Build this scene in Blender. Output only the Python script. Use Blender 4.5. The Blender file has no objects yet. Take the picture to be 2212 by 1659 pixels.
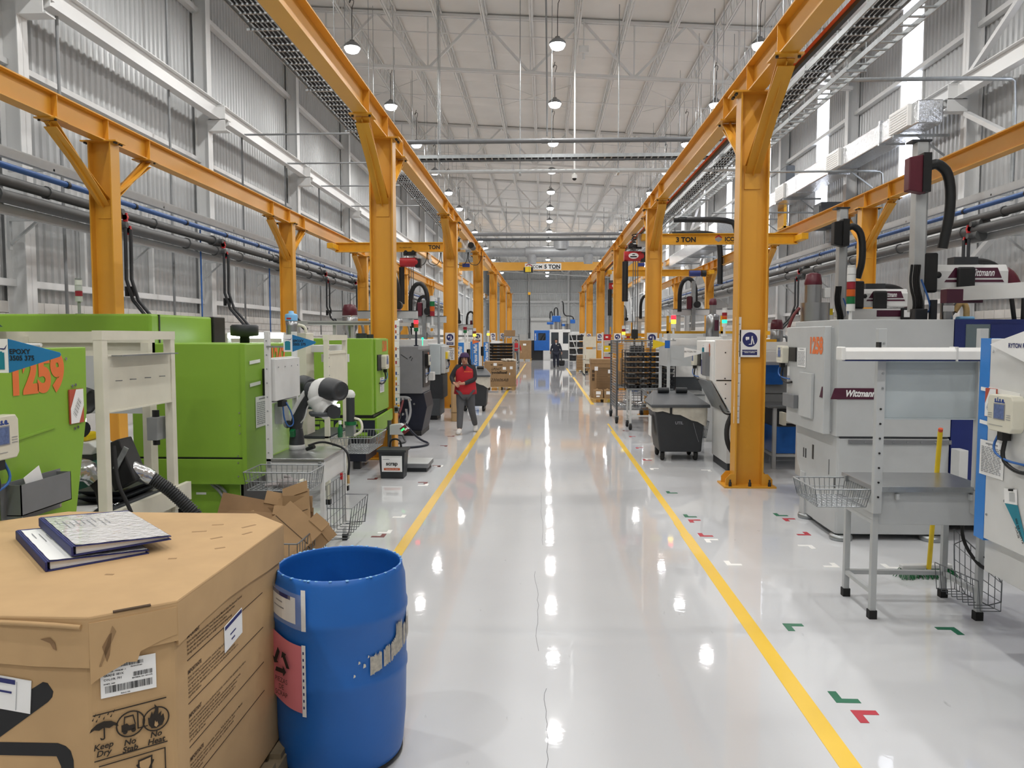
import bpy, math, random
from mathutils import Vector as V, Matrix as MX
random.seed(7)
S = bpy.context.scene
COL = S.collection
PI = math.pi
# ---------------------------------------------------------------- camera
cd = bpy.data.cameras.new('camera'); cam = bpy.data.objects.new('camera', cd); COL.objects.link(cam)
cd.sensor_width = 36.0; cd.lens = 1640.0 * 36.0 / 2212.0; cd.clip_end = 400
cam.location = (0, 0, 1.95)
cam.rotation_euler = (PI / 2 - math.radians(3.611), 0, math.radians(2.439))
S.camera = cam
# ---------------------------------------------------------------- world, exposure
w = bpy.data.worlds.new('world'); S.world = w; w.use_nodes = True
w.node_tree.nodes['Background'].inputs[0].default_value = (0.9, 0.95, 1, 1)
w.node_tree.nodes['Background'].inputs[1].default_value = 1.0
S.view_settings.view_transform = 'Standard'; S.view_settings.look = 'None'
S.view_settings.gamma = 1; S.view_settings.use_curve_mapping = False
S.view_settings.exposure = 0.0
LAMP_POWER = 150.0      # watts of each high-bay lamp
WINDOW_GLOW = 3.0       # translucent daylight strips
# ---------------------------------------------------------------- materials
def lin(h):
    h = h.lstrip('#'); c = [int(h[i:i + 2], 16) / 255 for i in (0, 2, 4)]
    return tuple(x / 12.92 if x <= 0.04045 else ((x + 0.055) / 1.055) ** 2.4 for x in c) + (1,)
MATS = {}
def mat(name, col, rough=0.5, metal=0.0, var=0.06, scale=6.0, bump=0.0, bscale=80.0, spec=0.5, emit=0, trans=0, alpha=1, coat=0):
    m = bpy.data.materials.new(name); m.use_nodes = True
    nt = m.node_tree; b = nt.nodes['Principled BSDF']; c = lin(col)
    b.inputs['Roughness'].default_value = rough; b.inputs['Metallic'].default_value = metal
    b.inputs['Specular IOR Level'].default_value = spec
    b.inputs['Transmission Weight'].default_value = trans; b.inputs['Alpha'].default_value = alpha
    b.inputs['Coat Weight'].default_value = coat
    b.inputs['Base Color'].default_value = c
    if var > 0:
        tc = nt.nodes.new('ShaderNodeTexCoord'); no = nt.nodes.new('ShaderNodeTexNoise')
        no.inputs['Scale'].default_value = scale; no.inputs['Detail'].default_value = 3
        nt.links.new(tc.outputs['Object'], no.inputs['Vector'])
        mr = nt.nodes.new('ShaderNodeMapRange'); mr.inputs['From Min'].default_value = 0.3; mr.inputs['From Max'].default_value = 0.7
        mr.inputs['To Min'].default_value = 1 - var; mr.inputs['To Max'].default_value = 1 + var
        nt.links.new(no.outputs['Fac'], mr.inputs['Value'])
        mu = nt.nodes.new('ShaderNodeVectorMath'); mu.operation = 'SCALE'; mu.inputs[0].default_value = c[:3]
        nt.links.new(mr.outputs['Result'], mu.inputs['Scale']); nt.links.new(mu.outputs['Vector'], b.inputs['Base Color'])
    if bump > 0:
        tc = nt.nodes.new('ShaderNodeTexCoord'); n2 = nt.nodes.new('ShaderNodeTexNoise'); n2.inputs['Scale'].default_value = bscale
        nt.links.new(tc.outputs['Object'], n2.inputs['Vector'])
        bp = nt.nodes.new('ShaderNodeBump'); bp.inputs['Strength'].default_value = bump; bp.inputs['Distance'].default_value = 0.02
        nt.links.new(n2.outputs['Fac'], bp.inputs['Height']); nt.links.new(bp.outputs['Normal'], b.inputs['Normal'])
    if emit:
        b.inputs['Emission Color'].default_value = c; b.inputs['Emission Strength'].default_value = emit
        if name != 'daylight': m.cycles.emission_sampling = 'NONE'
    MATS[name] = m; return m
mat('orange', '#d89c33', 0.38, var=0.04, scale=1.5)
mat('crane_yellow', '#e0a41c', 0.4)
mat('lime', '#86b03a', 0.4, var=0.03, scale=2)
mat('lime_dark', '#6d9a22', 0.45)
mat('dark_green', '#12493c', 0.5)
mat('cream', '#d9d6c6', 0.45, var=0.04)
mat('white', '#e6e6e4', 0.45, var=0.02)
mat('off_white', '#d4d5d4', 0.5, var=0.03)
mat('steel_white', '#dcdddd', 0.5, var=0.03, scale=1)
mat('sheet_gray', '#bcbebf', 0.36, metal=0.15, var=0.05, scale=0.8)
mat('sheet_light', '#d3d5d5', 0.45, var=0.04, scale=0.8)
mat('duct_gray', '#8f9193', 0.5, metal=0.3, var=0.06)
mat('ceil_white', '#e9e7e3', 0.8, var=0.05, scale=0.6, bump=0.15, bscale=2)
mat('joist_white', '#e2e2e0', 0.55, var=0)
mat('roof_seam', '#6b6b6b', 0.8, var=0)
mat('gray', '#8d9092', 0.5)
mat('light_gray', '#b9bcbd', 0.45, var=0.03)
mat('cool_gray', '#b4bdc0', 0.45, var=0.03)
mat('mid_gray', '#75777a', 0.5)
mat('dark_gray', '#4b4f53', 0.5)
mat('charcoal', '#2c2f33', 0.5)
mat('black', '#141517', 0.45, var=0)
mat('rubber', '#1c1c1d', 0.8, var=0)
mat('navy', '#1b2a6b', 0.4)
mat('dark_navy', '#11182a', 0.45)
mat('blue', '#1c63b8', 0.4)
mat('panel_blue', '#2f7fd0', 0.4, var=0.02)
mat('drum_blue', '#1f68bd', 0.42, var=0.06, scale=3, bump=0.05, bscale=30)
mat('pipe_blue', '#2f62a8', 0.4)
mat('sky_blue', '#7fbcec', 0.4)
mat('teal', '#1c7f93', 0.5)
mat('flag_blue', '#2176ad', 0.5)
mat('maroon', '#5a1a2a', 0.4)
mat('wine', '#4a1830', 0.4)
mat('red', '#b8262c', 0.45)
mat('vest_red', '#b0202b', 0.8)
mat('pipe_dark', '#4a4c4d', 0.5)
mat('galv', '#9fa3a5', 0.35, metal=0.7, var=0.12, scale=8)
mat('foil', '#c9cbcd', 0.22, metal=0.95, var=0.08, scale=10, bump=0.6, bscale=14)
mat('stainless', '#a7a9ab', 0.28, metal=0.9, var=0.06)
mat('wire', '#9b9fa2', 0.35, metal=0.6, var=0)
mat('dark_wire', '#6b6f73', 0.4, metal=0.6, var=0)
mat('chrome', '#d4d6d8', 0.15, metal=1.0, var=0)
mat('kraft', '#ba9a70', 0.8, var=0.07, scale=5)
mat('kraft_dark', '#86694a', 0.85, var=0.08, scale=6)
mat('kraft_mid', '#967957', 0.85, var=0.08, scale=6)
mat('ink', '#2b241d', 0.8, var=0)
mat('ink_brown', '#4a3826', 0.85, var=0)
mat('print_black', '#17181b', 0.6, var=0)
mat('print_blue', '#20408c', 0.6, var=0)
mat('print_navy', '#252a66', 0.6, var=0)
mat('print_white', '#eeeeee', 0.5, var=0)
mat('print_gray', '#8b8d93', 0.6, var=0)
mat('num_orange', '#e2743a', 0.5, var=0)
mat('paper', '#eceded', 0.6, var=0.02)
mat('paper_red', '#b6503c', 0.6, var=0)
mat('pink_paper', '#d77c86', 0.5, var=0.04)
mat('yellow_line', '#e6bd2d', 0.35, var=0.03, scale=2)
mat('mark_white', '#f4f4f2', 0.4, var=0)
mat('mark_red', '#b3293a', 0.45, var=0.05)
mat('mark_maroon', '#6d2a2c', 0.5, var=0.05)
mat('mark_green', '#1c6a4c', 0.45, var=0.05)
mat('torn', '#b9b4a8', 0.6, var=0.2, scale=60)
mat('yellow', '#e3c31f', 0.45)
mat('wood_gray', '#85775f', 0.85, var=0.2, scale=15)
mat('wood', '#b69763', 0.8, var=0.15, scale=12)
mat('skin', '#c08f76', 0.55, var=0.03)
mat('hair', '#1d1820', 0.6, var=0.1)
mat('purple', '#3d2650', 0.8)
mat('cloth_black', '#2b2c30', 0.85)
mat('cloth_gray', '#55565a', 0.85)
mat('cloth_navy', '#232838', 0.85)
mat('glove', '#8d8888', 0.9, bump=0.3)
mat('shoe_white', '#dcdad6', 0.6)
mat('belt', '#34383b', 0.6)
mat('liner', '#d7d2c5', 0.3, var=0.08, scale=12, bump=0.5, bscale=18, alpha=0.85)
mat('clear', '#eef2f2', 0.08, var=0, alpha=0.18)
mat('window_pane', '#3b4148', 0.1, var=0, spec=0.7)
mat('glass_green', '#9fb3b6', 0.1, var=0, alpha=0.45)
mat('block_white', '#dcdad6', 0.75, var=0.03)
mat('lens', '#ffffff', emit=14, var=0)
mat('tube_glow', '#f7fbff', emit=9, var=0)
mat('daylight', '#eef3ff', emit=WINDOW_GLOW, var=0)
mat('screen', '#4c5b80', emit=0.25, var=0.3, scale=60)
mat('lcd_green', '#3fe07a', emit=0.8, var=0)
mat('lamp_red', '#ff2a3a', emit=2.0, var=0)
mat('lamp_green', '#20e89a', emit=2.0, var=0)
mat('lamp_yellow', '#ffe23a', emit=2.5, var=0)
mat('dim_red', '#8e1f2c', 0.3)
mat('dim_amber', '#c2571c', 0.3)
mat('dim_green', '#14683a', 0.3)
mat('cable_orange', '#d2512a', 0.5)
# ---------------------------------------------------------------- geometry collector
class G:
    def __init__(s): s.v = []; s.f = []; s.sm = []
    def add(s, vs, fs, sm=False):
        n = len(s.v); s.v += [tuple(p) for p in vs]
        for f in fs: s.f.append(tuple(i + n for i in f)); s.sm.append(sm)
        return s
    def hexa(s, p): return s.add(p, [(0, 3, 2, 1), (4, 5, 6, 7), (0, 1, 5, 4), (1, 2, 6, 5), (2, 3, 7, 6), (3, 0, 4, 7)])
    def box(s, x0, x1, y0, y1, z0, z1):
        x0, x1 = sorted((x0, x1)); y0, y1 = sorted((y0, y1)); z0, z1 = sorted((z0, z1))
        return s.hexa([(x0, y0, z0), (x1, y0, z0), (x1, y1, z0), (x0, y1, z0), (x0, y0, z1), (x1, y0, z1), (x1, y1, z1), (x0, y1, z1)])
    def obox(s, c, size, rx=0, ry=0, rz=0):
        R = MX.Rotation(rz, 3, 'Z') @ MX.Rotation(ry, 3, 'Y') @ MX.Rotation(rx, 3, 'X'); a, b, d = [k / 2 for k in size]
        q = [(-a, -b, -d), (a, -b, -d), (a, b, -d), (-a, b, -d), (-a, -b, d), (a, -b, d), (a, b, d), (-a, b, d)]
        return s.hexa([V(c) + R @ V(p) for p in q])
    def bar(s, p0, p1, wd, ht, up=(0, 0, 1)):
        p0, p1 = V(p0), V(p1); d = (p1 - p0).normalized(); u = V(up)
        if abs(d.dot(u)) > 0.98: u = V((0, 1, 0))
        r = d.cross(u).normalized(); u = r.cross(d); r *= wd / 2; u *= ht / 2
        return s.hexa([p0 - r - u, p0 + r - u, p1 + r - u, p1 - r - u, p0 - r + u, p0 + r + u, p1 + r + u, p1 - r + u])
    def cyl(s, p0, p1, r, n=12, r2=None, cap=True, sm=True):
        p0, p1 = V(p0), V(p1); r2 = r if r2 is None else r2; d = (p1 - p0).normalized()
        a = d.cross(V((0, 0, 1)) if abs(d.z) < 0.9 else V((1, 0, 0))).normalized(); b = d.cross(a)
        vs = []
        for p, k in ((p0, r), (p1, r2)):
            for i in range(n): t = 2 * PI * i / n; vs.append(p + a * k * math.cos(t) + b * k * math.sin(t))
        s.add(vs, [(i, (i + 1) % n, n + (i + 1) % n, n + i) for i in range(n)], sm)
        if cap: s.add(vs, [tuple(range(n))[::-1], tuple(range(n, 2 * n))])
        return s
    def tube(s, pts, r, n=8, smooth=2, closed=False):
        P = [V(p) for p in pts]
        for _ in range(smooth):                       # corner cutting
            Q = [] if closed else [P[0]]
            for i in range(len(P) - (0 if closed else 1)):
                a, b = P[i], P[(i + 1) % len(P)]; Q += [a * .75 + b * .25, a * .25 + b * .75]
            if not closed: Q.append(P[-1])
            P = Q
        m = len(P); a = None; vs = []
        for i in range(m):
            d = (P[(i + 1) % m] - P[i - 1]) if closed or 0 < i < m - 1 else (P[1] - P[0] if i == 0 else P[-1] - P[-2])
            d.normalize()
            if a is None: a = d.cross(V((0, 0, 1)) if abs(d.z) < 0.9 else V((1, 0, 0))).normalized()
            a = (a - d * a.dot(d)).normalized(); b = d.cross(a)
            k = r[i * len(r) // m] if isinstance(r, (list, tuple)) else r
            for j in range(n): t = 2 * PI * j / n; vs.append(P[i] + a * k * math.cos(t) + b * k * math.sin(t))
        fs = []
        for i in range(m if closed else m - 1):
            for j in range(n):
                q = (i + 1) % m
                fs.append((i * n + j, i * n + (j + 1) % n, q * n + (j + 1) % n, q * n + j))
        s.add(vs, fs, True)
        if not closed: s.add(vs, [tuple(range(n))[::-1], tuple(range((m - 1) * n, m * n))])
        return s
    def prism(s, poly, ax, a0, a1):
        def P(u, v, t): return {'x': (t, u, v), 'y': (u, t, v), 'z': (u, v, t)}[ax]
        n = len(poly); vs = [P(u, v, a0) for u, v in poly] + [P(u, v, a1) for u, v in poly]
        return s.add(vs, [tuple(range(n))[::-1], tuple(range(n, 2 * n))] + [(i, (i + 1) % n, n + (i + 1) % n, n + i) for i in range(n)])
    def lathe(s, prof, c=(0, 0, 0), n=24, sm=True, ax='z'):
        vs = []; m = len(prof)
        for r, z in prof:
            for i in range(n):
                t = 2 * PI * i / n; q = (r * math.cos(t), r * math.sin(t), z)
                if ax == 'x': q = (q[2], q[0], q[1])
                if ax == 'y': q = (q[0], q[2], q[1])
                vs.append((c[0] + q[0], c[1] + q[1], c[2] + q[2]))
        return s.add(vs, [(j * n + i, j * n + (i + 1) % n, (j + 1) * n + (i + 1) % n, (j + 1) * n + i) for j in range(m - 1) for i in range(n)], sm)
    def quad(s, *p): return s.add(p, [tuple(range(len(p)))])
    def ibeam(s, p0, p1, dep, wid, tf=0.015, tw=0.01, up=(0, 0, 1)):
        p0, p1 = V(p0), V(p1); u = V(up).normalized()
        s.bar(p0 + u * (dep / 2 - tf / 2), p1 + u * (dep / 2 - tf / 2), wid, tf, up); s.bar(p0 - u * (dep / 2 - tf / 2), p1 - u * (dep / 2 - tf / 2), wid, tf, up)
        return s.bar(p0, p1, tw, dep - 2 * tf, up)
    def ball(s, c, r, n=10, sc=(1, 1, 1)):
        m = n // 2 + 1; pr = [(math.sin(PI * j / m) * r, -math.cos(PI * j / m) * r) for j in range(m + 1)]
        g = G().lathe([(max(a, 1e-4), b) for a, b in pr], n=n)
        return s.add([(c[0] + p[0] * sc[0], c[1] + p[1] * sc[1], c[2] + p[2] * sc[2]) for p in g.v], g.f, True)
    def xf(s, M):
        s.v = [tuple(M @ V(p)) for p in s.v]; return s
    def mesh(s, name, off=(0, 0, 0)):
        me = bpy.data.meshes.new(name); o = V(off)
        me.from_pydata([(p[0] - o.x, p[1] - o.y, p[2] - o.z) for p in s.v], [], s.f)
        me.polygons.foreach_set('use_smooth', s.sm); me.update(); return me
ROOT = {}
def link(o): COL.objects.link(o); return o
def rootloc(p):
    while p.parent: p = p.parent
    return ROOT[p.name]
def thing(name, loc, label, cat, group=None):
    o = link(bpy.data.objects.new(name, None)); o.location = loc; o.empty_display_size = 0.1
    o['label'] = label; o['category'] = cat; o['kind'] = 'thing'
    if group: o['group'] = group
    ROOT[o.name] = V(loc); return o
def part(name, g, m, parent, label=None, bev=0, stuff=False, fix=True):
    off = rootloc(parent)
    me = g.mesh(name, off) if isinstance(g, G) else g
    o = link(bpy.data.objects.new(name, me)); o.parent = parent
    if not me.materials: me.materials.append(MATS[m])
    if label: o['label'] = label
    if stuff: o['kind'] = 'stuff'
    if bev: bevel(o, bev)
    return o
def bevel(o, wd, seg=2):
    b = o.modifiers.new('bevel', 'BEVEL'); b.width = wd; b.segments = seg; b.limit_method = 'ANGLE'
def solo(name, g, m, label, cat, group=None, bev=0, kind=None):
    xs, ys, zs = zip(*g.v); c = ((min(xs) + max(xs)) / 2, (min(ys) + max(ys)) / 2, min(zs))
    o = link(bpy.data.objects.new(name, g.mesh(name, c))); o.location = c; o.data.materials.append(MATS[m]); ROOT[o.name] = V(c)
    if kind: o['kind'] = kind
    else:
        o['label'] = label; o['category'] = cat
        if group: o['group'] = group
    if bev: bevel(o, bev)
    return o
def struct(name, g, m, bev=0):
    o = link(bpy.data.objects.new(name, g.mesh(name))); o.data.materials.append(MATS[m]); o['kind'] = 'structure'; ROOT[o.name] = V((0, 0, 0)); return o
def inst(name, me, m, parent, loc, rot=(0, 0, 0)):
    """one more piece sharing mesh data; loc in the parent's frame"""
    o = link(bpy.data.objects.new(name, me)); o.parent = parent; o.location = loc; o.rotation_euler = rot
    if not me.materials: me.materials.append(MATS[m])
    return o
def dup(root, loc, label, rz=None, group=None, skip=()):
    def cp(o, par):
        c = link(o.copy()); c.parent = par
        for k in kids.get(o.name, []): cp(k, c)
        return c
    kids = {}
    stack = [root]
    while stack:
        q = stack.pop()
        kids[q.name] = [k for k in q.children if k.name.split('.')[0] not in skip]; stack += kids[q.name]
    c = cp(root, None); c.location = loc; c['label'] = label; ROOT[c.name] = V(loc)
    if rz is not None: c.rotation_euler[2] = rz
    if group: c['group'] = group
    return c
def text(name, s, size, m, parent, loc, right=(1, 0, 0), up=(0, 0, 1), bold=0.0, shear=0.0, align='CENTER', sx=1.0, label=None, line=1.0, res=3):
    cu = bpy.data.curves.new(name, 'FONT'); cu.body = s; cu.size = size; cu.align_x = align; cu.offset = bold; cu.shear = shear
    cu.resolution_u = res; cu.space_line = line; cu.materials.append(MATS[m])
    o = link(bpy.data.objects.new(name, cu)); o.parent = parent
    r = V(right).normalized(); u = V(up).normalized(); n = r.cross(u).normalized(); u = n.cross(r)
    M = MX((r * sx, u, n)).transposed().to_4x4(); M.translation = V(loc) - rootloc(parent)
    o.matrix_local = M
    if label: o['label'] = label
    return o
def decal(name, m, parent, o, right, up, wd, ht, t=0.002, label=None):
    """flat sheet: o = lower corner point, extends wd along right and ht along up, thickness t"""
    o = V(o); r = V(right).normalized(); u = V(up).normalized(); n = r.cross(u) * t
    p = [o, o + r * wd, o + r * wd + u * ht, o + u * ht]
    return part(name, G().hexa([q for q in p] + [q + n for q in p]), m, parent, label)
def rect_on(g, o, right, up, x, y, wd, ht, t=0.001):
    """adds a thin printed rectangle to collector g, in the frame (o, right, up)"""
    r = V(right).normalized(); u = V(up).normalized(); n = r.cross(u) * t; b = V(o) + r * x + u * y
    p = [b, b + r * wd, b + r * wd + u * ht, b + u * ht]
    return g.hexa(p + [q + n for q in p])
def poly_on(g, o, right, up, pts, t=0.001):
    r = V(right).normalized(); u = V(up).normalized(); n = r.cross(u) * t
    p = [V(o) + r * a + u * b for a, b in pts]; k = len(p)
    return g.add(p + [q + n for q in p], [tuple(range(k))[::-1], tuple(range(k, 2 * k))] + [(i, (i + 1) % k, k + (i + 1) % k, k + i) for i in range(k)])
ORD = 'first second third fourth fifth sixth seventh eighth ninth tenth eleventh twelfth thirteenth fourteenth fifteenth sixteenth seventeenth eighteenth nineteenth twentieth'.split()
# ================================================================ the hall
XL, XR, YF, YB = -9.2, 10.45, -22.0, 117.0
def zc(x): return 12.5 - 0.06 * x
# floor -----------------------------------------------------------
floor = struct('floor', G().box(XL - .3, XR + .3, YF, YB + .3, -0.2, 0), 'white')
fm = bpy.data.materials.new('epoxy_floor'); fm.use_nodes = True; MATS['epoxy_floor'] = fm
nt = fm.node_tree; b = nt.nodes['Principled BSDF']
tc = nt.nodes.new('ShaderNodeTexCoord')
def nz(scale, det=4, vec=None):
    n = nt.nodes.new('ShaderNodeTexNoise'); n.inputs['Scale'].default_value = scale; n.inputs['Detail'].default_value = det
    nt.links.new(vec or tc.outputs['Object'], n.inputs['Vector']); return n
def ramp(src, a, bb, c0, c1):
    r = nt.nodes.new('ShaderNodeValToRGB'); r.color_ramp.elements[0].position = a; r.color_ramp.elements[1].position = bb
    r.color_ramp.elements[0].color = c0; r.color_ramp.elements[1].color = c1; nt.links.new(src, r.inputs['Fac']); return r
r1 = ramp(nz(0.5).outputs['Fac'], 0.35, 0.65, lin('#cbcdd1'), lin('#d3d5d8'))
# scuffs: thin dark flecks
mp = nt.nodes.new('ShaderNodeMapping'); mp.inputs['Scale'].default_value = (9, 2.5, 1); mp.inputs['Rotation'].default_value = (0, 0, 0.6)
nt.links.new(tc.outputs['Object'], mp.inputs['Vector'])
r2 = ramp(nz(2.0, 8, mp.outputs['Vector']).outputs['Fac'], 0.70, 0.78, (1, 1, 1, 1), (0.72, 0.72, 0.73, 1))
mm = nt.nodes.new('ShaderNodeMixRGB'); mm.blend_type = 'MULTIPLY'; mm.inputs['Fac'].default_value = 1
nt.links.new(r1.outputs['Color'], mm.inputs[1]); nt.links.new(r2.outputs['Color'], mm.inputs[2]); nt.links.new(mm.outputs[0], b.inputs['Base Color'])
r3 = ramp(nz(1.2).outputs['Fac'], 0.3, 0.7, (0.02, 0.02, 0.02, 1), (0.05, 0.05, 0.05, 1)); nt.links.new(r3.outputs['Color'], b.inputs['Roughness'])
bp = nt.nodes.new('ShaderNodeBump'); bp.inputs['Strength'].default_value = 0.014; bp.inputs['Distance'].default_value = 0.02
nt.links.new(nz(14, 2).outputs['Fac'], bp.inputs['Height']); nt.links.new(bp.outputs['Normal'], b.inputs['Normal'])
b.inputs['Specular IOR Level'].default_value = 0.5
floor.data.materials[0] = fm
# painted aisle lines
part('yellow_line', G().box(-1.365, -1.265, -4, 53.8, 0, .002), 'yellow_line', floor)
for x0, x1, y0, y1 in ((1.34, 1.442, -3, 7.45), (1.352, 1.435, 7.45, 7.9), (1.36, 1.44, 7.9, 15.6), (1.40, 1.44, 15.6, 16.9), (1.33, 1.43, 21.7, 36), (1.30, 1.33, 36, 38), (1.30, 1.40, 38, 46)):
    part('yellow_line', G().box(x0, x1, y0, y1, 0, .002), 'yellow_line', floor)
def mark(x, y, sx, sy, m, lab, a=0.13, wd=0.045):
    """corner mark: arms of length a from corner (x, y) going towards sx and sy"""
    g = G().box(x, x + sx * a, y, y + sy * wd, 0, .002).box(x, x + sx * wd, y + sy * wd, y + sy * a, 0, .002)
    part('corner_mark', g, m, floor, lab)
# (x, y, sx, sy) of the tape corners beside the aisle
for x, y, sx, sy, m, lab in (
    (1.56, 4.00, 1, 1, 'mark_green', 'green tape corner'), (1.60, 3.92, 1, -1, 'mark_red', 'red tape corner'),
    (1.62, 5.12, 1, -1, 'mark_green', 'green tape corner'), (2.75, 5.10, -1, -1, 'mark_green', 'green tape corner'),
    (1.56, 6.43, 1, 1, 'mark_white', 'white tape corner'), (2.50, 6.41, -1, 1, 'mark_white', 'white tape corner'), (2.88, 6.4, 1, 1, 'mark_white', 'white tape corner'),
    (1.54, 7.28, 1, -1, 'mark_white', 'white tape corner'), (2.50, 7.1, -1, -1, 'mark_white', 'white tape corner'),
    (1.52, 7.36, 1, 1, 'mark_red', 'red tape corner'), (2.62, 7.45, -1, 1, 'mark_red', 'red tape corner'),
    (1.53, 8.05, 1, -1, 'mark_red', 'red tape corner'), (1.52, 8.15, 1, 1, 'mark_green', 'dark green tape corner'), (2.55, 8.15, 1, -1, 'mark_red', 'red tape corner'),
    (2.52, 8.25, 1, 1, 'mark_green', 'dark green tape corner'), (1.53, 9.4, 1, 1, 'mark_green', 'dark green tape corner'),
    (1.56, 11.2, 1, -1, 'mark_white', 'white tape corner'), (1.56, 11.9, 1, 1, 'mark_red', 'red tape corner'), (1.6, 12.1, 1, -1, 'mark_white', 'white tape corner'),
    (2.42, 11.1, -1, -1, 'mark_white', 'white tape corner'), (1.6, 13.3, 1, -1, 'mark_red', 'red tape corner'), (1.62, 15.6, 1, 1, 'mark_maroon', 'maroon tape corner'),
    (1.65, 14.8, 1, -1, 'mark_red', 'red tape corner'),
    (-1.52, 9.75, -1, 1, 'mark_white', 'white tape corner'), (-1.55, 10.0, -1, -1, 'mark_maroon', 'maroon tape corner'), (-1.52, 11.2, -1, 1, 'mark_white', 'white tape corner'),
    (-1.55, 11.3, -1, -1, 'mark_maroon', 'maroon tape corner'), (-1.5, 8.0, -1, 1, 'mark_white', 'white tape corner'), (-1.52, 7.35, -1, 1, 'mark_white', 'white tape corner'),
    (-1.55, 7.2, -1, 1, 'mark_maroon', 'maroon tape corner'), (-1.75, 14.6, -1, 1, 'mark_maroon', 'maroon tape corner'), (-1.75, 15.6, -1, 1, 'mark_maroon', 'maroon tape corner'),
    (-1.72, 13.4, -1, -1, 'mark_maroon', 'maroon tape corner'), (-1.62, 17.5, -1, 1, 'mark_maroon', 'maroon tape corner'), (-1.6, 22, -1, 1, 'mark_maroon', 'maroon tape corner'), (-2.28, 10.15, -1, 1, 'mark_maroon', 'maroon tape corner')):
    mark(x, y, sx, sy, m, lab)
for x, y, l, r in ((0.02, 3.2, .9, .1), (-.03, 4.6, 1.6, -.05), (-.01, 7, 2.4, .02), (.02, 10.5, 1.8, -.03), (-.6, 13, 2.2, -.06)):
    g = G(); px = x; n = 14
    for i in range(n):
        nx = px + random.uniform(-.012, .012) + r * .04; g.bar((px, y + l * i / n, .0003), (nx, y + l * (i + 1) / n, .0003), .0025, .0006); px = nx
    part('hairline_crack', g, 'dark_gray', floor)
# corrugated cladding ---------------------------------------------
def corr(w_, h, pitch=0.2, dep=0.035):
    """ribbed sheet in local (u, depth, z) with u along X"""
    g = G(); n = int(round(w_ / pitch)); us = []
    for i in range(n):
        a = i * pitch; us += [(a, 0), (a + pitch * .45, 0), (a + pitch * .58, dep), (a + pitch * .88, dep)]
    us.append((w_, 0)); k = len(us)
    return g.add([(u, d, 0) for u, d in us] + [(u, d, h) for u, d in us], [(i, i + 1, k + i + 1, k + i) for i in range(k - 1)])
wl = struct('wall_left', G().box(XL - .25, XL - .06, YF, YB, 0, 13.2), 'gray')
wr = struct('wall_right', G().box(XR + .06, XR + .25, YF, YB, 0, 12.0), 'gray')
wb = struct('wall_back', G().box(XL, XR, YB + .06, YB + .25, 0, 13.2), 'gray')
wf = struct('wall_front', G().box(XL, XR, YF - .2, YF, 0, 13.2), 'off_white')
BAY = 7.2
def wall_side(wl, X, s, y0, top, bands):
    """s = +1: interior lies towards +X"""
    ms = {}
    for k, (a, bb) in enumerate(bands):
        ms[k] = corr(BAY, bb - a).mesh('cladding_sheet')
    bays = [y0 + BAY * i for i in range(-5, 14)]
    for y in bays:
        if y + BAY < -8 or y > YB: continue
        for k, (a, bb) in enumerate(bands):
            inst('cladding_sheet', ms[k], 'sheet_gray', wl, (X, y if s < 0 else y + BAY, a), (0, 0, PI / 2 if s < 0 else -PI / 2))
    return bays
LY0, RY0 = 19.9, 18.96
bl = wall_side(wl, XL, 1, LY0, 13, ((2.55, 6.5), (6.5, 10.35), (10.35, 13.1)))
br = wall_side(wr, XR, -1, RY0, 12, ((2.55, 6.5), (6.5, 9.3), (9.3, 12.0)))
def blocks(par, X, s, y0, y1):
    bm = G().box(0, .06 * s, .006, .394, .004, .194).mesh('wall_block')
    y = y0; n = 0
    while y < y1 and n < 290:
        for k in range(0, 3):
            inst('wall_block', bm, 'block_white', par, (X, y + (.2 if k % 2 else 0), 1.95 + k * .2)); n += 1
        y += .4
part('block_course', G().box(XL, XL + .05, YF, YB, 0, 2.55), 'block_white', wl); part('block_course', G().box(XR - .05, XR, YF, YB, 0, 2.55), 'block_white', wr)
blocks(wl, XL + .05, 1, 9.5, 46); blocks(wr, XR - .05, -1, 10, 46)
# wall columns, corbels, girts, crane runway girder
def wall_frame(par, X, s, y0, top, girts):
    xf = X + s * .45
    g = G(); xa, xb = X + s * .1, xf; yc = 0
    g.box(xb - s * .015, xb, -.13, .13, 0, top).box(xa, xa + s * .015, -.13, .13, 0, top).box(xa, xb, -.006, .006, 0, top)
    cm = g.mesh('wall_column')
    g = G().box(xf, xf + s * .5, -.13, .13, 7.56, 7.58).prism([(xf, 7.3), (xf + s * .5, 7.45), (xf + s * .5, 7.56), (xf, 7.56)], 'y', -.01, .01).box(xf, xf + s * .5, -.13, .13, 7.28, 7.3) \
        .box(xf, xf + s * .45, -.13, -.11, 7.3, 7.9).box(xf + s * .02, xf + s * .45, -.14, .14, 7.9, 7.92)
    bm = g.mesh('corbel')
    for i in range(-3, 14):
        y = y0 + BAY * i
        if y > YB - .3: break
        inst('wall_column', cm, 'steel_white', par, (0, y, 0)); inst('corbel', bm, 'steel_white', par, (0, y, 0))
    for z, dz, dx in girts:
        part('girt', G().box(X + s * .03, X + s * (.03 + dx), YF, YB, z, z + dz), 'steel_white', par)
    xb = xf + s * .22
    part('runway_girder', G().ibeam((xb, -10, 7.78), (xb, 48, 7.78), .42, .22), 'steel_white', par)
    part('runway_girder', G().ibeam((xb, 48, 7.78), (xb, YB - 1, 7.78), .42, .22), 'orange', par, 'orange painted run of the girder')
    return xb
GL = ((2.80, .12, .16), (4.3, .1, .12), (6.5, .1, .16), (10.3, .14, .18), (12.3, .1, .16))
xbl = wall_frame(wl, XL, 1, LY0, 12.9, GL)
GR = ((2.80, .12, .16), (4.6, .1, .12), (6.45, .1, .16), (9.25, .12, .18), (11.4, .1, .16))
xbr = wall_frame(wr, XR, -1, RY0, 11.8, GR)
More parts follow.
